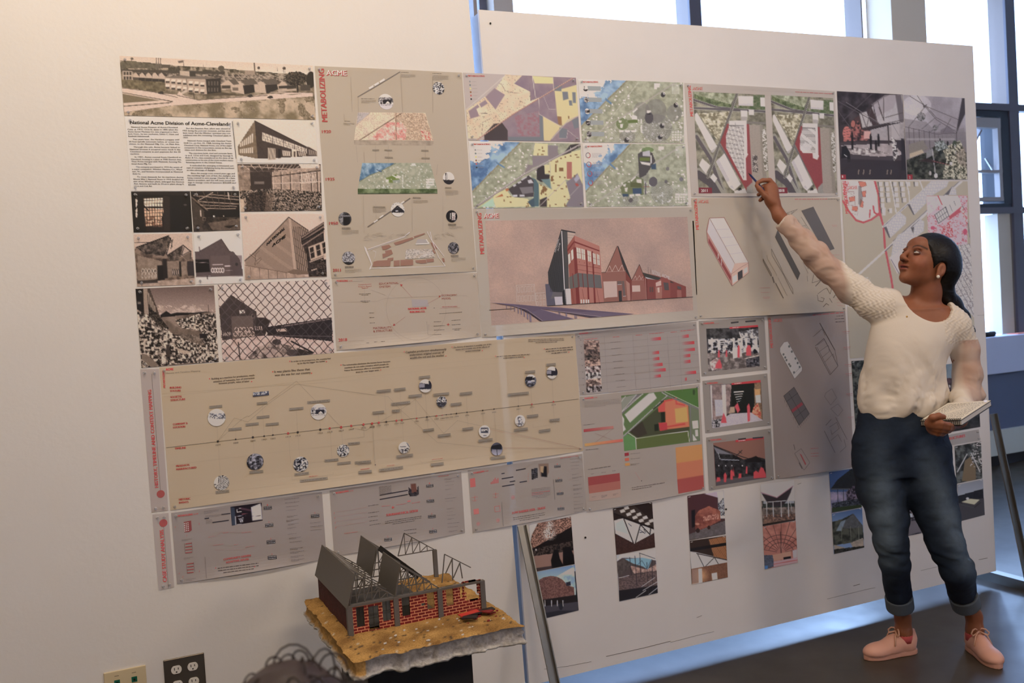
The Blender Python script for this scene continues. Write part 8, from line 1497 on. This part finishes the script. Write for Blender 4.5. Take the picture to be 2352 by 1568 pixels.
# ---- socks and shoes
pinkm=mat('sock_pink', (206,92,92),.9, bump=.2, bscale=300);shoem=vcmat('shoe_pink', rough=.5, spec=.35, bump=.05, bscale=120);lacem=mat('lace', (204,158,134),.8)
for (hh, tt, dd, A_, nm) in ((F1h, F1t, d1, A1, 'pale pink'),(F2h, F2t, d2, A2, 'pale pink')):
    sd=np.cross(dd, UP);top=A_+(0,0,-.010);so=MB();so.tube([top+(0,0,-.03), top+(0,0,-.004), top+(0,0,.004)],[.034,.0335,.033],20);so.build('sock', pinkm, parent=wo, smooth=True)
    L_=.225;M_=np.array([dd, sd, UP]);V=Vol(np.minimum(hh, hh+dd*L_) - (.08,.08,.02), np.maximum(hh, hh+dd*L_)+(.08,.08,.15),.0026)
    V.ell(up_(hh+dd*.038,.045),(.038,.031,.050), M_);V.ell(up_(hh+dd*.085,.044),(.058,.032,.040), M_, k=.02);V.ell(up_(hh+dd*.145,.030),(.068,.036,.030), M_, k=.02);V.ell(up_(hh+dd*.175,.026),(.046,.035,.023), M_, k=.02);V.cap(up_(hh+dd*.012,.06), up_(hh+dd*.012,.095),.012,.008, k=.02)
    S, P=V.sl(V.lo, V.lo+np.array(V.n)*V.h);q=P - hh;a=q @ dd;s2=q @ sd;z=P[..., 2];hole=.030 - np.hypot(a - .052, s2*1.05);inner=np.where(z>.058+.25*np.clip(a - .03,0,1)+.0*a, hole, -1);V.F[S]=np.maximum(V.F[S], np.maximum(inner, z - (.090+.3*np.clip(.02 - a, 0,1)))).astype(np.float32)
    ow=np.interp(a, [-.003,.003,.015,.04,.085,.125,.155,.18,.20,.215,.223],[.004,.015,.024,.028,.027,.032,.035,.033,.026,.016,.003]);sole=np.maximum(np.abs(s2) - ow, np.maximum(-z+.0005, z - .019));sole=np.maximum(sole, np.maximum(-a - .003, a - .223));V.F[S]=np.minimum(V.F[S], sole).astype(np.float32);V.F[S]=np.maximum(V.F[S],(.0005 - z)).astype(np.float32)
    sh=skin_obj('shoe', V, shoem, wo, lambda v: np.where((v[:, 2]<.019)[:, None], S2L((196,146,128)), S2L((210,158,138)))*np.where(np.abs(v[:, 2] - .0195)<.0016,.72,1)[:, None], sm=1)
    lc=MB()
    for k in range(5): a=.082+k*.014;z=.087 - k*.0080;p0, p1=hh+dd*a+sd*.018, hh+dd*(a+.004) - sd*.018;lc.tube([up_(p0, z - .006), up_((p0+p1)/2, z+.001), up_(p1, z - .006)],.0026,6)
    kt=up_(hh+dd*.080,.094)
    for sg in (1,-1): 
        lc.tube([kt, kt+sd*sg*.012+UP*.009, kt+sd*sg*.024+UP*.007+dd*.006, kt+sd*sg*.034 - UP*.004+dd*.012, kt+sd*sg*.030 - UP*.012+dd*.014, kt+sd*sg*.016 - UP*.008+dd*.010, kt+dd*.004],.003,6);lc.tube([kt, kt+sd*sg*.022+dd*.02 - UP*.012, kt+sd*sg*.034+dd*.03 - UP*.045],.0028,6)
    lw_=lc.build('lace', lacem, parent=None, smooth=True);lw_.parent=sh;me=lw_.data;me.transform(Matrix.Translation(Vector([-q_ for q_ in base])))
# ---- necklace
ch=MB();c0, c1, c2=B(2088,690,-.035), B(2083,727,-.055), B(2128,722,-.05)
ch.ball(c1,.0035,8,6);ch.build('necklace_pendant', mat('gold', (220,176,96),.25,1), parent=wo, smooth=True)
# ---- things she holds
pa, pb=Q(1752,434,.006), Q(1719,397,.035)
pn=thing('pen', pa, 'dark blue pen held in the raised hand against the poster', 'pen');ax=unit(pb - pa)
MB().tube([pa - ax*.035, pb - ax*.012],.0042,10).build('barrel', mat('pen_blue', (30,44,92),.3), parent=pn, smooth=True);MB().tube([pb - ax*.012, pb],[.0036,.0008],10).build('tip', mat('pen_tip', (40,40,46),.3), parent=pn, smooth=True)
nb=[B(2114,965,-.26), B(2208,963,-.33), B(2276,919,-.14), B(2177,925,-.07)]
print('notebook', [round(float(np.linalg.norm(nb[i] - nb[i - 1])),3) for i in range(4)])
no=thing('notebook', nb[0], 'thick spiral notebook with handwritten top page held in the lowered hand', 'notebook')
nv=unit(np.cross(nb[1] - nb[0], nb[3] - nb[0]));nv=nv if nv[2]>0 else -nv
def slab_(z0, z1, ins=0):
    ce=sum(nb)/4;q=[p+(ce - p)*ins for p in nb];return MB().hexa([p+nv*z0 for p in q]+[p+nv*z1 for p in q])
slab_(-.0035,-.0015,-.01).build('cover', mat('cover_black', (18,18,24),.4), parent=no);slab_(-.0185,-.0035,.01).build('page_block', mat('page_block', (206,200,190),.8), parent=no);slab_(-.0215,-.0185,-.01).build('back_cover', MATS['cover_black'], parent=no);slab_(-.0015,.0,.005).build('top_page', mat('page', (222,212,192),.8), parent=no)
wr_=MB();rn=random.Random(5)
for k in range(19):
    t=.10+k*.044;a, e_=nb[0]*(1 - t)+nb[3]*t, nb[1]*(1 - t)+nb[2]*t;x=.06
    while x<.9: l=rn.uniform(.02,.08);wr_.bar(a+(e_ - a)*x+nv*.0004, a+(e_ - a)*min(x+l, .93)+nv*.0004,.0022,.0004, up=tuple(nv));x += l+.02
wr_.build('handwriting', mat('ink', (120,112,104),.8), parent=no)
sp_=MB();e1, e3=unit(nb[1] - nb[0]), unit(nb[3] - nb[0])
for k in range(22):
    t=.03+k*.0447;c_=nb[0]*(1 - t)+nb[1]*t+e3*.004 - nv*.010;sp_.tube([c_+(-e3*math.cos(a)+nv*math.sin(a))*.0125 for a in np.linspace(-2.6,2.6,12)],.0011,5)
sp_.build('spiral', mat('wire_black', (22,22,26),.3,.6), parent=no, smooth=True)
MB().hexa([p+nv*(.001+dz) for dz in (0,.0006) for p in (nb[2]*.98+nb[3]*.02 - e3*.03, nb[2]*.94+nb[3]*.06 - e3*.04, nb[2]*.84+nb[3]*.16 - e3*.005, nb[2]*.9+nb[3]*.1+e3*.004)]).build('sticky_note', mat('note_white', (236,232,240),.7), parent=no)

# ================================================================ architectural model on its black plinth
z0=.59;SA, SB_, SC=GP(693,1382, z0), GP(819,1514, z0), GP(1199,1432, z0);sx0, sx1, sy0, sy1=(SA[0]+SB_[0])/2, SC[0]+.005, SB_[1], SA[1]+.03
print('slab', sx0, sx1, sy0, sy1)
mo=thing('architectural_model', ((sx0+sx1)/2,(sy0+sy1)/2, z0 - .05), 'ruined brick sawtooth factory model on a sandy foam base, on the black plinth', 'model')
N_=70;uu, vv=np.meshgrid(np.linspace(0,1, N_), np.linspace(0,1, N_));X=sx0+(sx1 - sx0)*uu;Y=sy0+(sy1 - sy0)*vv
ed=np.minimum(np.minimum(uu, 1 - uu), np.minimum(vv, 1 - vv)) ;jx=(fbm(X, Y, .03,4) - .5)*.022;jy=(fbm(X, Y, .03,9) - .5)*.022;rim_=ed<.004
Z=z0+(fbm(X, Y, .05,5) - .5)*.010+(fbm(X, Y, .012,6) - .5)*.004 - np.exp(-ed*40)*.005+.012*np.exp(-(((uu - .75)/.2) ** 2+((vv - .9)/.15) ** 2));X=X+jx*np.exp(-ed*25);Y=Y+jy*np.exp(-ed*25)
t=np.clip((fbm(X, Y, .05,8) - .5)*2.2+.5,0,1)[..., None];C=S2L((128,96,56))*(1 - t)+S2L((178,140,84))*t;g_=fbm(X, Y, .006,3,2);C[g_>.80]=S2L((70,60,50));C[g_<.16]=S2L((190,178,156))
g=MB();idx=np.arange(N_*N_).reshape(N_, N_);g.add(np.stack([X, Y, Z],-1).reshape(-1,3),[tuple(q) for q in np.stack([idx[:-1, :-1], idx[:-1,1:], idx[1:, 1:], idx[1:, :-1]],-1).reshape(-1,4)]);g.c=[tuple(q) for q in C.reshape(-1,3)]
g.build('sand_surface', vcmat('sand', rough=.95, spec=.1, bump=.5, bscale=260, nz=.3), parent=mo, smooth=True)
loop=list(idx[0, :])+list(idx[1:, -1])+list(idx[-1,-2::-1])+list(idx[-2:0:-1,0]);P0=np.stack([X, Y, Z],-1).reshape(-1,3)[loop];nl=len(loop);fo=MB();vs=[];cs=[];ce=P0.mean(0)
for k, dz in enumerate((0,-.008,-.016,-.025,-.034,-.040,-.046)):
    for i, p in enumerate(P0): w_=1+(k>0)*(vnoise(np.array(i*.55), np.array(k*.9),3) - .5)*.045 - (.02 if 0<k<5 else -.012 if k==5 else 0);q=ce+(p - ce)*float(w_);vs.append((q[0], q[1], p[2]+dz+(float(vnoise(np.array(i*.3), np.array(7.),5)) - .5)*.008*(k>4)));left=p[0]<sx0+.03;cs.append(tuple(S2L((176,138,84)) if left and k<5 else (S2L((196,192,184)) if k>4 else S2L((150,146,144)))*(.8+.4*float(vnoise(np.array(i*.9), np.array(k*1.7),8)))))
fo.add(vs, [(k*nl+i, k*nl+(i+1) % nl, (k+1)*nl+(i+1) % nl, (k+1)*nl+i)[::-1] for k in range(6) for i in range(nl)]+[tuple(range(6*nl, 7*nl))[::-1]]);fo.c=cs
fo.build('foam_block', vcmat('foam', rough=.9, spec=.1, bump=.6, bscale=120, nz=.2), parent=mo, smooth=True)
pl=thing('plinth', ((sx0+sx1)/2, sy0+.3,0), 'black plinth carrying the factory model, in front of the wall', 'plinth');py_=sy0+.13;XA, XB=WP(844,1545, py_)[0], WP(1087,1545, py_)[0]
zt_=z0 - .060;MB().box((XA, py_, 0),(XB, py_+.30, zt_)).build('body', mat('plinth_black', (26,26,27),.6), parent=pl, bevel=.003)
# building
def brick(nm, c1, c2, mo_, sc=1.):
    m=mat(nm, c1,.8);nt=m.node_tree;tcn=nt.nodes.new('ShaderNodeTexCoord');mp=nt.nodes.new('ShaderNodeMapping');mp.inputs['Rotation'].default_value=(math.radians(90),0,0);mp.inputs['Scale'].default_value=(1,1,1);b_=nt.nodes.new('ShaderNodeTexBrick');b_.inputs['Scale'].default_value=21*sc;b_.inputs['Color1'].default_value=(*S2L(c1),1);b_.inputs['Color2'].default_value=(*S2L(c2),1);b_.inputs['Mortar'].default_value=(*S2L(mo_),1);b_.inputs['Mortar Size'].default_value=.022;b_.inputs['Row Height'].default_value=.17;b_.inputs['Brick Width'].default_value=.42
    nt.links.new(tcn.outputs['Object'], mp.inputs[0]);nt.links.new(mp.outputs[0], b_.inputs[0]);nt.links.new(b_.outputs[0], nt.nodes['Principled BSDF'].inputs['Base Color']);return m
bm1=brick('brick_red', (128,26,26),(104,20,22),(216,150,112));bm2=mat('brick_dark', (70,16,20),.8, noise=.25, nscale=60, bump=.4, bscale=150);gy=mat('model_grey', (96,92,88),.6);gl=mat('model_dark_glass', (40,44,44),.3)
Pf=GP(808,1454, z0+.004);yf=Pf[1];yb=GP(722,1376, z0)[1];Fx=lambda px, py: WP(px, py, yf)
zt=Fx(803,1393)[2];xs=[Fx(806,1454)[0], Fx(912,1430)[0], Fx(1012,1404)[0], Fx(1110,1384)[0]];print('model', xs, yf, yb, zt, z0)
def zz(a, b): return Fx(680+a/4.26,1200+b/4.26)
T_=.006
ops=[((585,830),(675,1010)),((705,825),(820,1036)),((840,765),(935,952)),((1030,722),(1120,902)),((1275,655),(1360,836)),((1462,622),(1545,803)),((1640,590),(1800,748)),((1600,612),(1640,735)),((1780,570),(1800,600)),((1180,680),(1215,705)),((1225,790),(1265,812))]
R_=[]
for a, c_ in ops: p, q=zz(*a), zz(*c_);R_.append((p[0], q[0], q[2], p[2]))
zb_=z0 - .004;gx=sorted(set([xs[0], xs[3]]+[v for r in R_ for v in r[:2]]));gz=sorted(set([zb_, zt]+[min(v, zt) for r in R_ for v in r[2:]]));fw=MB()
for i in range(len(gx) - 1):
    run=None
    for k in range(len(gz) - 1):
        cx, cz=(gx[i]+gx[i+1])/2,(gz[k]+gz[k+1])/2;solid=not any(r[0]<cx<r[1] and r[2]<cz<r[3] for r in R_)
        if solid and run is None: run=gz[k]
        if run is not None and (not solid or k==len(gz) - 2): fw.box((gx[i], yf, run),(gx[i+1], yf+T_, gz[k] if not solid else gz[k+1]));run=None
fw.build('front_wall', bm1, parent=mo)
rj=random.Random(2);jb=MB()
for k in range(26): 
    r=R_[6];e=rj.random();x=r[0]+(r[1] - r[0])*e if k % 2 else (r[0] if rj.random()<.5 else r[1]);z=(r[3] if rj.random()<.4 else r[2]) if k % 2 else r[2]+(r[3] - r[2])*e;jb.box((x - .006, yf+.0005, z - .003),(x+.006, yf+T_ - .0005, z+.003))
jb.build('broken_brick_edge', bm1, parent=mo)
MB().box((xs[0], yf+T_, zb_),(xs[0]+.006, yb, zt)).build('side_wall', bm2, parent=mo)
for i, r in enumerate(R_[:6]):
    w_=MB();n=2 if i<3 else 6;y_=yf+.003
    if i in (0,3): w_.box((r[0], y_, r[2]),(r[1], y_+.001, r[3] if i==0 else (r[2]+r[3])/2))
    for k in range(n+1): x=r[0]+(r[1] - r[0])*k/n;w_.bar((x, y_, r[2]),(x, y_, r[3]),.0012)
    for k in range(3): z=r[2]+(r[3] - r[2])*k/2;w_.bar((r[0], y_, z),(r[1], y_, z),.0012)
    w_.build('door' if i==1 else 'window', gl if i<4 else mat('model_tan', (120,104,64),.6), parent=mo)
for x in xs: MB().box((x - .007, yf - .005, zb_),(x+.007, yf+.009, zt+.003)).build('post', gy, parent=mo)
for i in range(3): MB().box((xs[i]+.0072, yf - .004, zt - .002),(xs[i+1] - .0072, yf+.008, zt+.004)).build('beam', gy, parent=mo)
qb=WP(998,1262, yb - .014);MB().box((qb[0] - .006, yb - .02, z0),(qb[0]+.006, yb - .008, qb[2])).build('post', gy, parent=mo)
MB().box((xs[0]+.007, yf+.010, z0+.007),(xs[2], yb, z0+.0075)).build('floor_plate', mat('model_floor', (60,60,60),.7), parent=mo)
ap1, ap2=zz(575,500), zz(1020,405);ax1, az1, ax2, az2=ap1[0], ap1[2], ap2[0], ap2[2];L_=yb - yf
def panel(xa, za, xb, zb2, ya, yc, nm='roof_panel', m=None): n=Vector((zb2 - za, 0,-(xb - xa))).normalized()*.0025;MB().hexa([(xa, ya, za),(xb, ya, zb2),(xb, yc, zb2),(xa, yc, za),(xa+n.x, ya, za+n.z),(xb+n.x, ya, zb2+n.z),(xb+n.x, yc, zb2+n.z),(xa+n.x, yc, za+n.z)]).build(nm, m or mat('roof_grey', (92,88,82),.55), parent=mo)
panel(ax1, az1, xs[0] - .006, zt - .004, yf - .006, yb);panel(ax2, az2, xs[1], zt+.004, yf - .002, yf+L_*.42);panel(ax2, az2, xs[1], zt+.004, yf+L_*.60, yb+.02)
gl2=mat('roof_clear', (120,116,110),.3);panel(ax1+(xs[1] - ax1)*.1, az1+(zt - az1)*.1, xs[1] - (xs[1] - ax1)*.45, zt+(az1 - zt)*.45, yf+L_*.25, yb, 'roof_strip', gl2)
MB().bar((ax2 - .004, yf+L_*.5, az2+.006),(xs[2] - .02, yf+L_*.3, zt+.012),.016,.002, up=(0,1,.3)).build('roof_strip', mat('roof_black', (34,32,32),.5), parent=mo)
def truss(y, xa, za, xl, xr, zb2, n=5, full=True):
    b_=MB();w_=.0028;b_.bar((xl, y, zb2),(xa, y, za), w_);b_.bar((xa, y, za),(xr, y, zb2), w_)
    if full: b_.bar((xl, y, zb2),(xr, y, zb2), w_)
    prev=None
    for k in range(n): t=k/n;x=xa+(xr - xa)*t;z=za+(zb2 - za)*t;b_.bar((x, y, zb2),(x, y, z),.002);prev is not None and b_.bar(prev, (x, y, z),.002);prev=(x, y, zb2)
    b_.build('truss', gy, parent=mo)
for k in range(6):
    y=yf+.002+(L_ - .01)*k/5;truss(y, ax1, az1 - .003, xs[0]+.002, xs[1], zt+.004,5);truss(y, ax2, az2 - .003, xs[1]+.002, xs[2], zt+.004,5)
q0, q1, q2=WP(928,1224, yb - .014), WP(998,1262, yb - .014), WP(914,1274, yb - .014);truss(yb - .014, q0[0], q0[2], q2[0], q1[0], q1[2],4)
q0, q1, q2=zz(1455,310), zz(1715,440), zz(1430,590);b_=MB();y_=yf+.002
for a, c_ in (((1455,310),(1712,440)),((1455,310),(1430,590)),((1530,355),(1535,565)),((1530,355),(1465,500)),((1605,395),(1630,545)),((1605,395),(1540,545))): p, q=zz(*a), zz(*c_);b_.bar((p[0], y_, p[2]),(q[0], y_, q[2]),.0026)
b_.build('truss', gy, parent=mo)
rd=random.Random(8);dm=mat('debris_red', (120,26,26),.7);dk=mat('debris_black', (30,26,30),.5);wh=mat('debris_white', (206,202,196),.8);dcen=GP(1098,1412, z0)
for m, n, sp, s_ in ((dm, 26,.035,.006),(wh, 22,.2,.004)):
    for k in range(n):
        p=dcen+np.array([rd.gauss(0, sp), rd.gauss(0, sp*.6),0]) if m is dm else np.array([rd.uniform(sx0+.02, sx1 - .02), rd.uniform(sy0+.01, yf - .015), z0])
        if p[1]>yf - .012 or p[0]>sx1 - .01 or p[1]<sy0+.01: continue
        a=s_*rd.uniform(.5,1);MB().bar(p - (a, 0,0), p+(a*rd.uniform(.3,1), a*rd.uniform(-1,1), a*.3), a, a*.8).build('rubble_piece', m, parent=mo)
for a, c_, m in (((1070,1412),(1134,1396), dk),((1056,1414),(1098,1402), mat('debris_bright', (190,52,44),.5)),((1062,1418),(1096,1416), dk),((1078,1400),(1130,1404), dm)): p, q=GP(*a, z0+.009), GP(*c_, z0+.012);MB().bar(p, q, .022,.003).build('fallen_sheet', m, parent=mo)
# ================================================================ wall plates
def plate(nm, lab, pl_, pr_, m, paint):
    a, c_=WP(*pl_), WP(*pr_);h_=(c_[0] - a[0])*.98;t=thing(nm, (a[0],-.003, a[2] - h_), lab, 'wall plate');z1=(a[2]+c_[2])/2;MB().box((a[0],-.0055, z1 - h_),(c_[0],-.0002, z1)).build('cover_plate', m, parent=t, bevel=.002);paint(t, a[0], c_[0] - a[0], z1, h_)
wp_=mat('socket_white', (226,222,214),.4);bk_=mat('slot_black', (20,18,18),.6)
def P(t, x, w_, z, h_):
    for i in (.30,.70):
        for k in (.30,.70):
            cx, cz=x+w_*i, z - h_*k;o=MB();n=20;pts=[(cx+.0155*math.cos(a), cz+.0145*max(-.85, min(.85, math.sin(a)))) for a in np.linspace(0,2*math.pi, n, endpoint=False)];o.add([(p[0],-.0075, p[1]) for p in pts]+[(p[0],-.004, p[1]) for p in pts],[tuple(range(n))]+[(j_, j_+n, (j_+1) % n+n, (j_+1) % n) for j_ in range(n)]);r=o.build('receptacle', wp_, parent=t)
            for sx, sz, hh in ((-.0055,.003,.008),(.0055,.003,.0065),(0,-.007,.004)): s_=MB();s_.box((cx+sx - .0011 - (.001 if sx==0 else 0),-.0079, cz+sz - hh/2),(cx+sx+.0011+(.001 if sx==0 else 0),-.007, cz+sz+hh/2));so_=s_.build('slot', bk_);so_.parent=r;so_.data.transform(Matrix.Translation(-Vector(t.location)))
plate('power_outlet', 'steel wall plate with four white power sockets, below the case study banner', (374.5,1517),(468,1496), mat('brushed_steel', (120,112,102),.35,.9), P)
def P(t, x, w_, z, h_):
    for i in (.30,.71): MB().box((x+w_*i - .008,-.0064, z - h_*.38),(x+w_*i+.008,-.0054, z - h_*.24)).build('data_jack', mat('jack_green', (16,96,76),.4), parent=t);MB().box((x+w_*i - .003,-.0068, z - h_*.35),(x+w_*i+.003,-.006, z - h_*.29)).build('jack_opening', bk_, parent=t);MB().box((x+w_*i - .006,-.0058, z - h_*.14),(x+w_*i+.006,-.0053, z - h_*.125)).build('label_strip', mat('lab_grey', (120,112,100),.8), parent=t)
plate('data_outlet', 'ivory wall plate with two green data jacks, left of the steel one', (237.7,1546),(334,1524.5), mat('ivory', (206,190,154),.45), P)
# ================================================================ the onlooker's hair close to the camera
hc=DP(672,1758,1.02);ok=thing('person', (hc[0], hc[1],0), 'onlooker seen only as blurred dark hair at the bottom edge', 'person')
V=Vol(hc - (.30,.26,.60), hc+(.30,.26,.16),.007);V.ell(hc, (.072,.088,.10));V.ell(hc+(0,.02,-.03),(.06,.08,.10), k=.02);V.cap(hc - (0,0,.1), hc - (0,0,.22),.055,.06, k=.03);V.cap(hc+RV*-.15 - (0,0,.27), hc+RV*.15 - (0,0,.27),.06,.06, k=.05);V.loft([(hc - (0,0,.26),.17,.09),(hc - (0,0,.58),.16,.11)], k=.05)
skin_obj('body', V, skinm, ok, lambda v: np.where((v[:, 2]<hc[2] - .20)[:, None], S2L((70,64,70)), SK))
V=Vol(hc - .16, hc+.16,.004);V.ell(hc+(0,0,.012),(.080,.094,.100));V.ell(hc+RV*.02 - FH*.03 - UP*.04,(.075,.075,.10), k=.02)
skin_obj('hair', V, MATS['hair_black'], ok, lambda v: np.tile(S2L((52,40,40)),(len(v),1)), disp=lambda v: .005*(fbm(v[:, 0], v[:, 2]+v[:, 1],.03,3) - .5))
cu=MB();rc=random.Random(4)
for k in range(46):
    a=rc.uniform(-1.2,1.2);p=hc+RV*.085*math.sin(a)+UP*(.10*math.cos(a)) - FH*rc.uniform(-.05,.07);q=p+RV*rc.uniform(-.03,.01)+UP*rc.uniform(.0,.012);rr_=rc.uniform(.010,.024);e_=unit(RV*rc.uniform(.3,1)+FH*rc.uniform(-1,1));cu.tube([p+e_*rr_*math.cos(g_)+UP*(rr_*1.2*math.sin(g_) - .004) for g_ in np.linspace(-.4,3.4,10)],.0012,5)
cu.build('loose_strand', MATS['hair_black'], parent=ok, smooth=True).data.color_attributes.new('Col', 'FLOAT_COLOR', 'POINT').data.foreach_set('color', np.tile([.03,.022,.022,1], len(cu.v)).astype(np.float32))

# ================================================================ clear push pins at the sheet corners
pinm=bpy.data.materials.new('clear_plastic');pinm.use_nodes=True
nt=pinm.node_tree;nt.nodes.clear();o_=nt.nodes.new('ShaderNodeOutputMaterial');t_=nt.nodes.new('ShaderNodeBsdfTransparent');t_.inputs[0].default_value=(.86, .87, .90, 1)
g_=nt.nodes.new('ShaderNodeBsdfPrincipled');g_.inputs['Base Color'].default_value=(.8, .8, .82, 1);g_.inputs['Roughness'].default_value=.08;g_.inputs['Specular IOR Level'].default_value=.9
f_=nt.nodes.new('ShaderNodeLayerWeight');f_.inputs[0].default_value=.45
mx_=nt.nodes.new('ShaderNodeMixShader');mr_=nt.nodes.new('ShaderNodeMapRange');mr_.inputs[3].default_value=.12;mr_.inputs[4].default_value=.8
nt.links.new(f_.outputs['Facing'], mr_.inputs[0]);nt.links.new(mr_.outputs[0], mx_.inputs[0])
nt.links.new(t_.outputs[0], mx_.inputs[1]);nt.links.new(g_.outputs[0], mx_.inputs[2]);nt.links.new(mx_.outputs[0], o_.inputs[0])
_pm=None;_pn=None
def pin(loc, label, tilt):
    global _pm, _pn
    if _pm is None:
        prof=[(0, .0052), (.0012, .0054), (.0022, .0046), (.0032, .0028), (.0080, .0024), (.0092, .0040), (.0106, .0044), (.0112, .0036), (.0113, .0)]
        b=MB();n=12
        vs=[(r*math.cos(2*math.pi*k/n), -y, r*math.sin(2*math.pi*k/n)) for y, r in prof for k in range(n)]
        fs=[(i*n+k, i*n+(k+1) % n, (i+1)*n+(k+1) % n, (i+1)*n+k) for i in range(len(prof) - 1) for k in range(n)]
        _pm=bpy.data.meshes.new('push_pin');_pm.from_pydata(vs, [], fs);_pm.materials.append(pinm);_pm.polygons.foreach_set('use_smooth', [True]*len(_pm.polygons))
        nb=MB().tube([(0, .008, 0), (0, -.009, 0)], .0007, 6);_pn=bpy.data.meshes.new('needle');_pn.from_pydata(nb.v, [], nb.f);_pn.materials.append(mat('needle_steel', (170, 170, 175), .25, 1))
    o=bpy.data.objects.new('push_pin', _pm);COL.objects.link(o);o.location=loc;o.rotation_euler=tilt;o.scale=(.8, .8, .8)
    tag(o, label, 'push pin', 'clear push pins holding up the prints')
    c=bpy.data.objects.new('needle', _pn);COL.objects.link(c);c.parent=o
    return o
rp=random.Random(11)
done_=[]
for s in SHEETS:
    if not getattr(s, 'pins', True): continue
    for k, (nm, du, dv) in enumerate([('top left', 1, 1), ('top right', -1, 1), ('bottom right', -1, -1), ('bottom left', 1, -1)]):
        if nm in getattr(s, 'nopin', ()): continue
        tl, tr, br, bl=s.wq;c=[tl, tr, br, bl][k]
        loc=np.array([c[0]+du*.013, s.Y - .0022, c[2] - dv*.011])
        if any(np.linalg.norm(loc - q)<.012 for q in done_): continue
        done_.append(loc)
        pin(loc, 'clear push pin, %s corner, %s' % (nm, s.short), (rp.uniform(-.25, .35), rp.uniform(0, 3), rp.uniform(-.3, .3)))
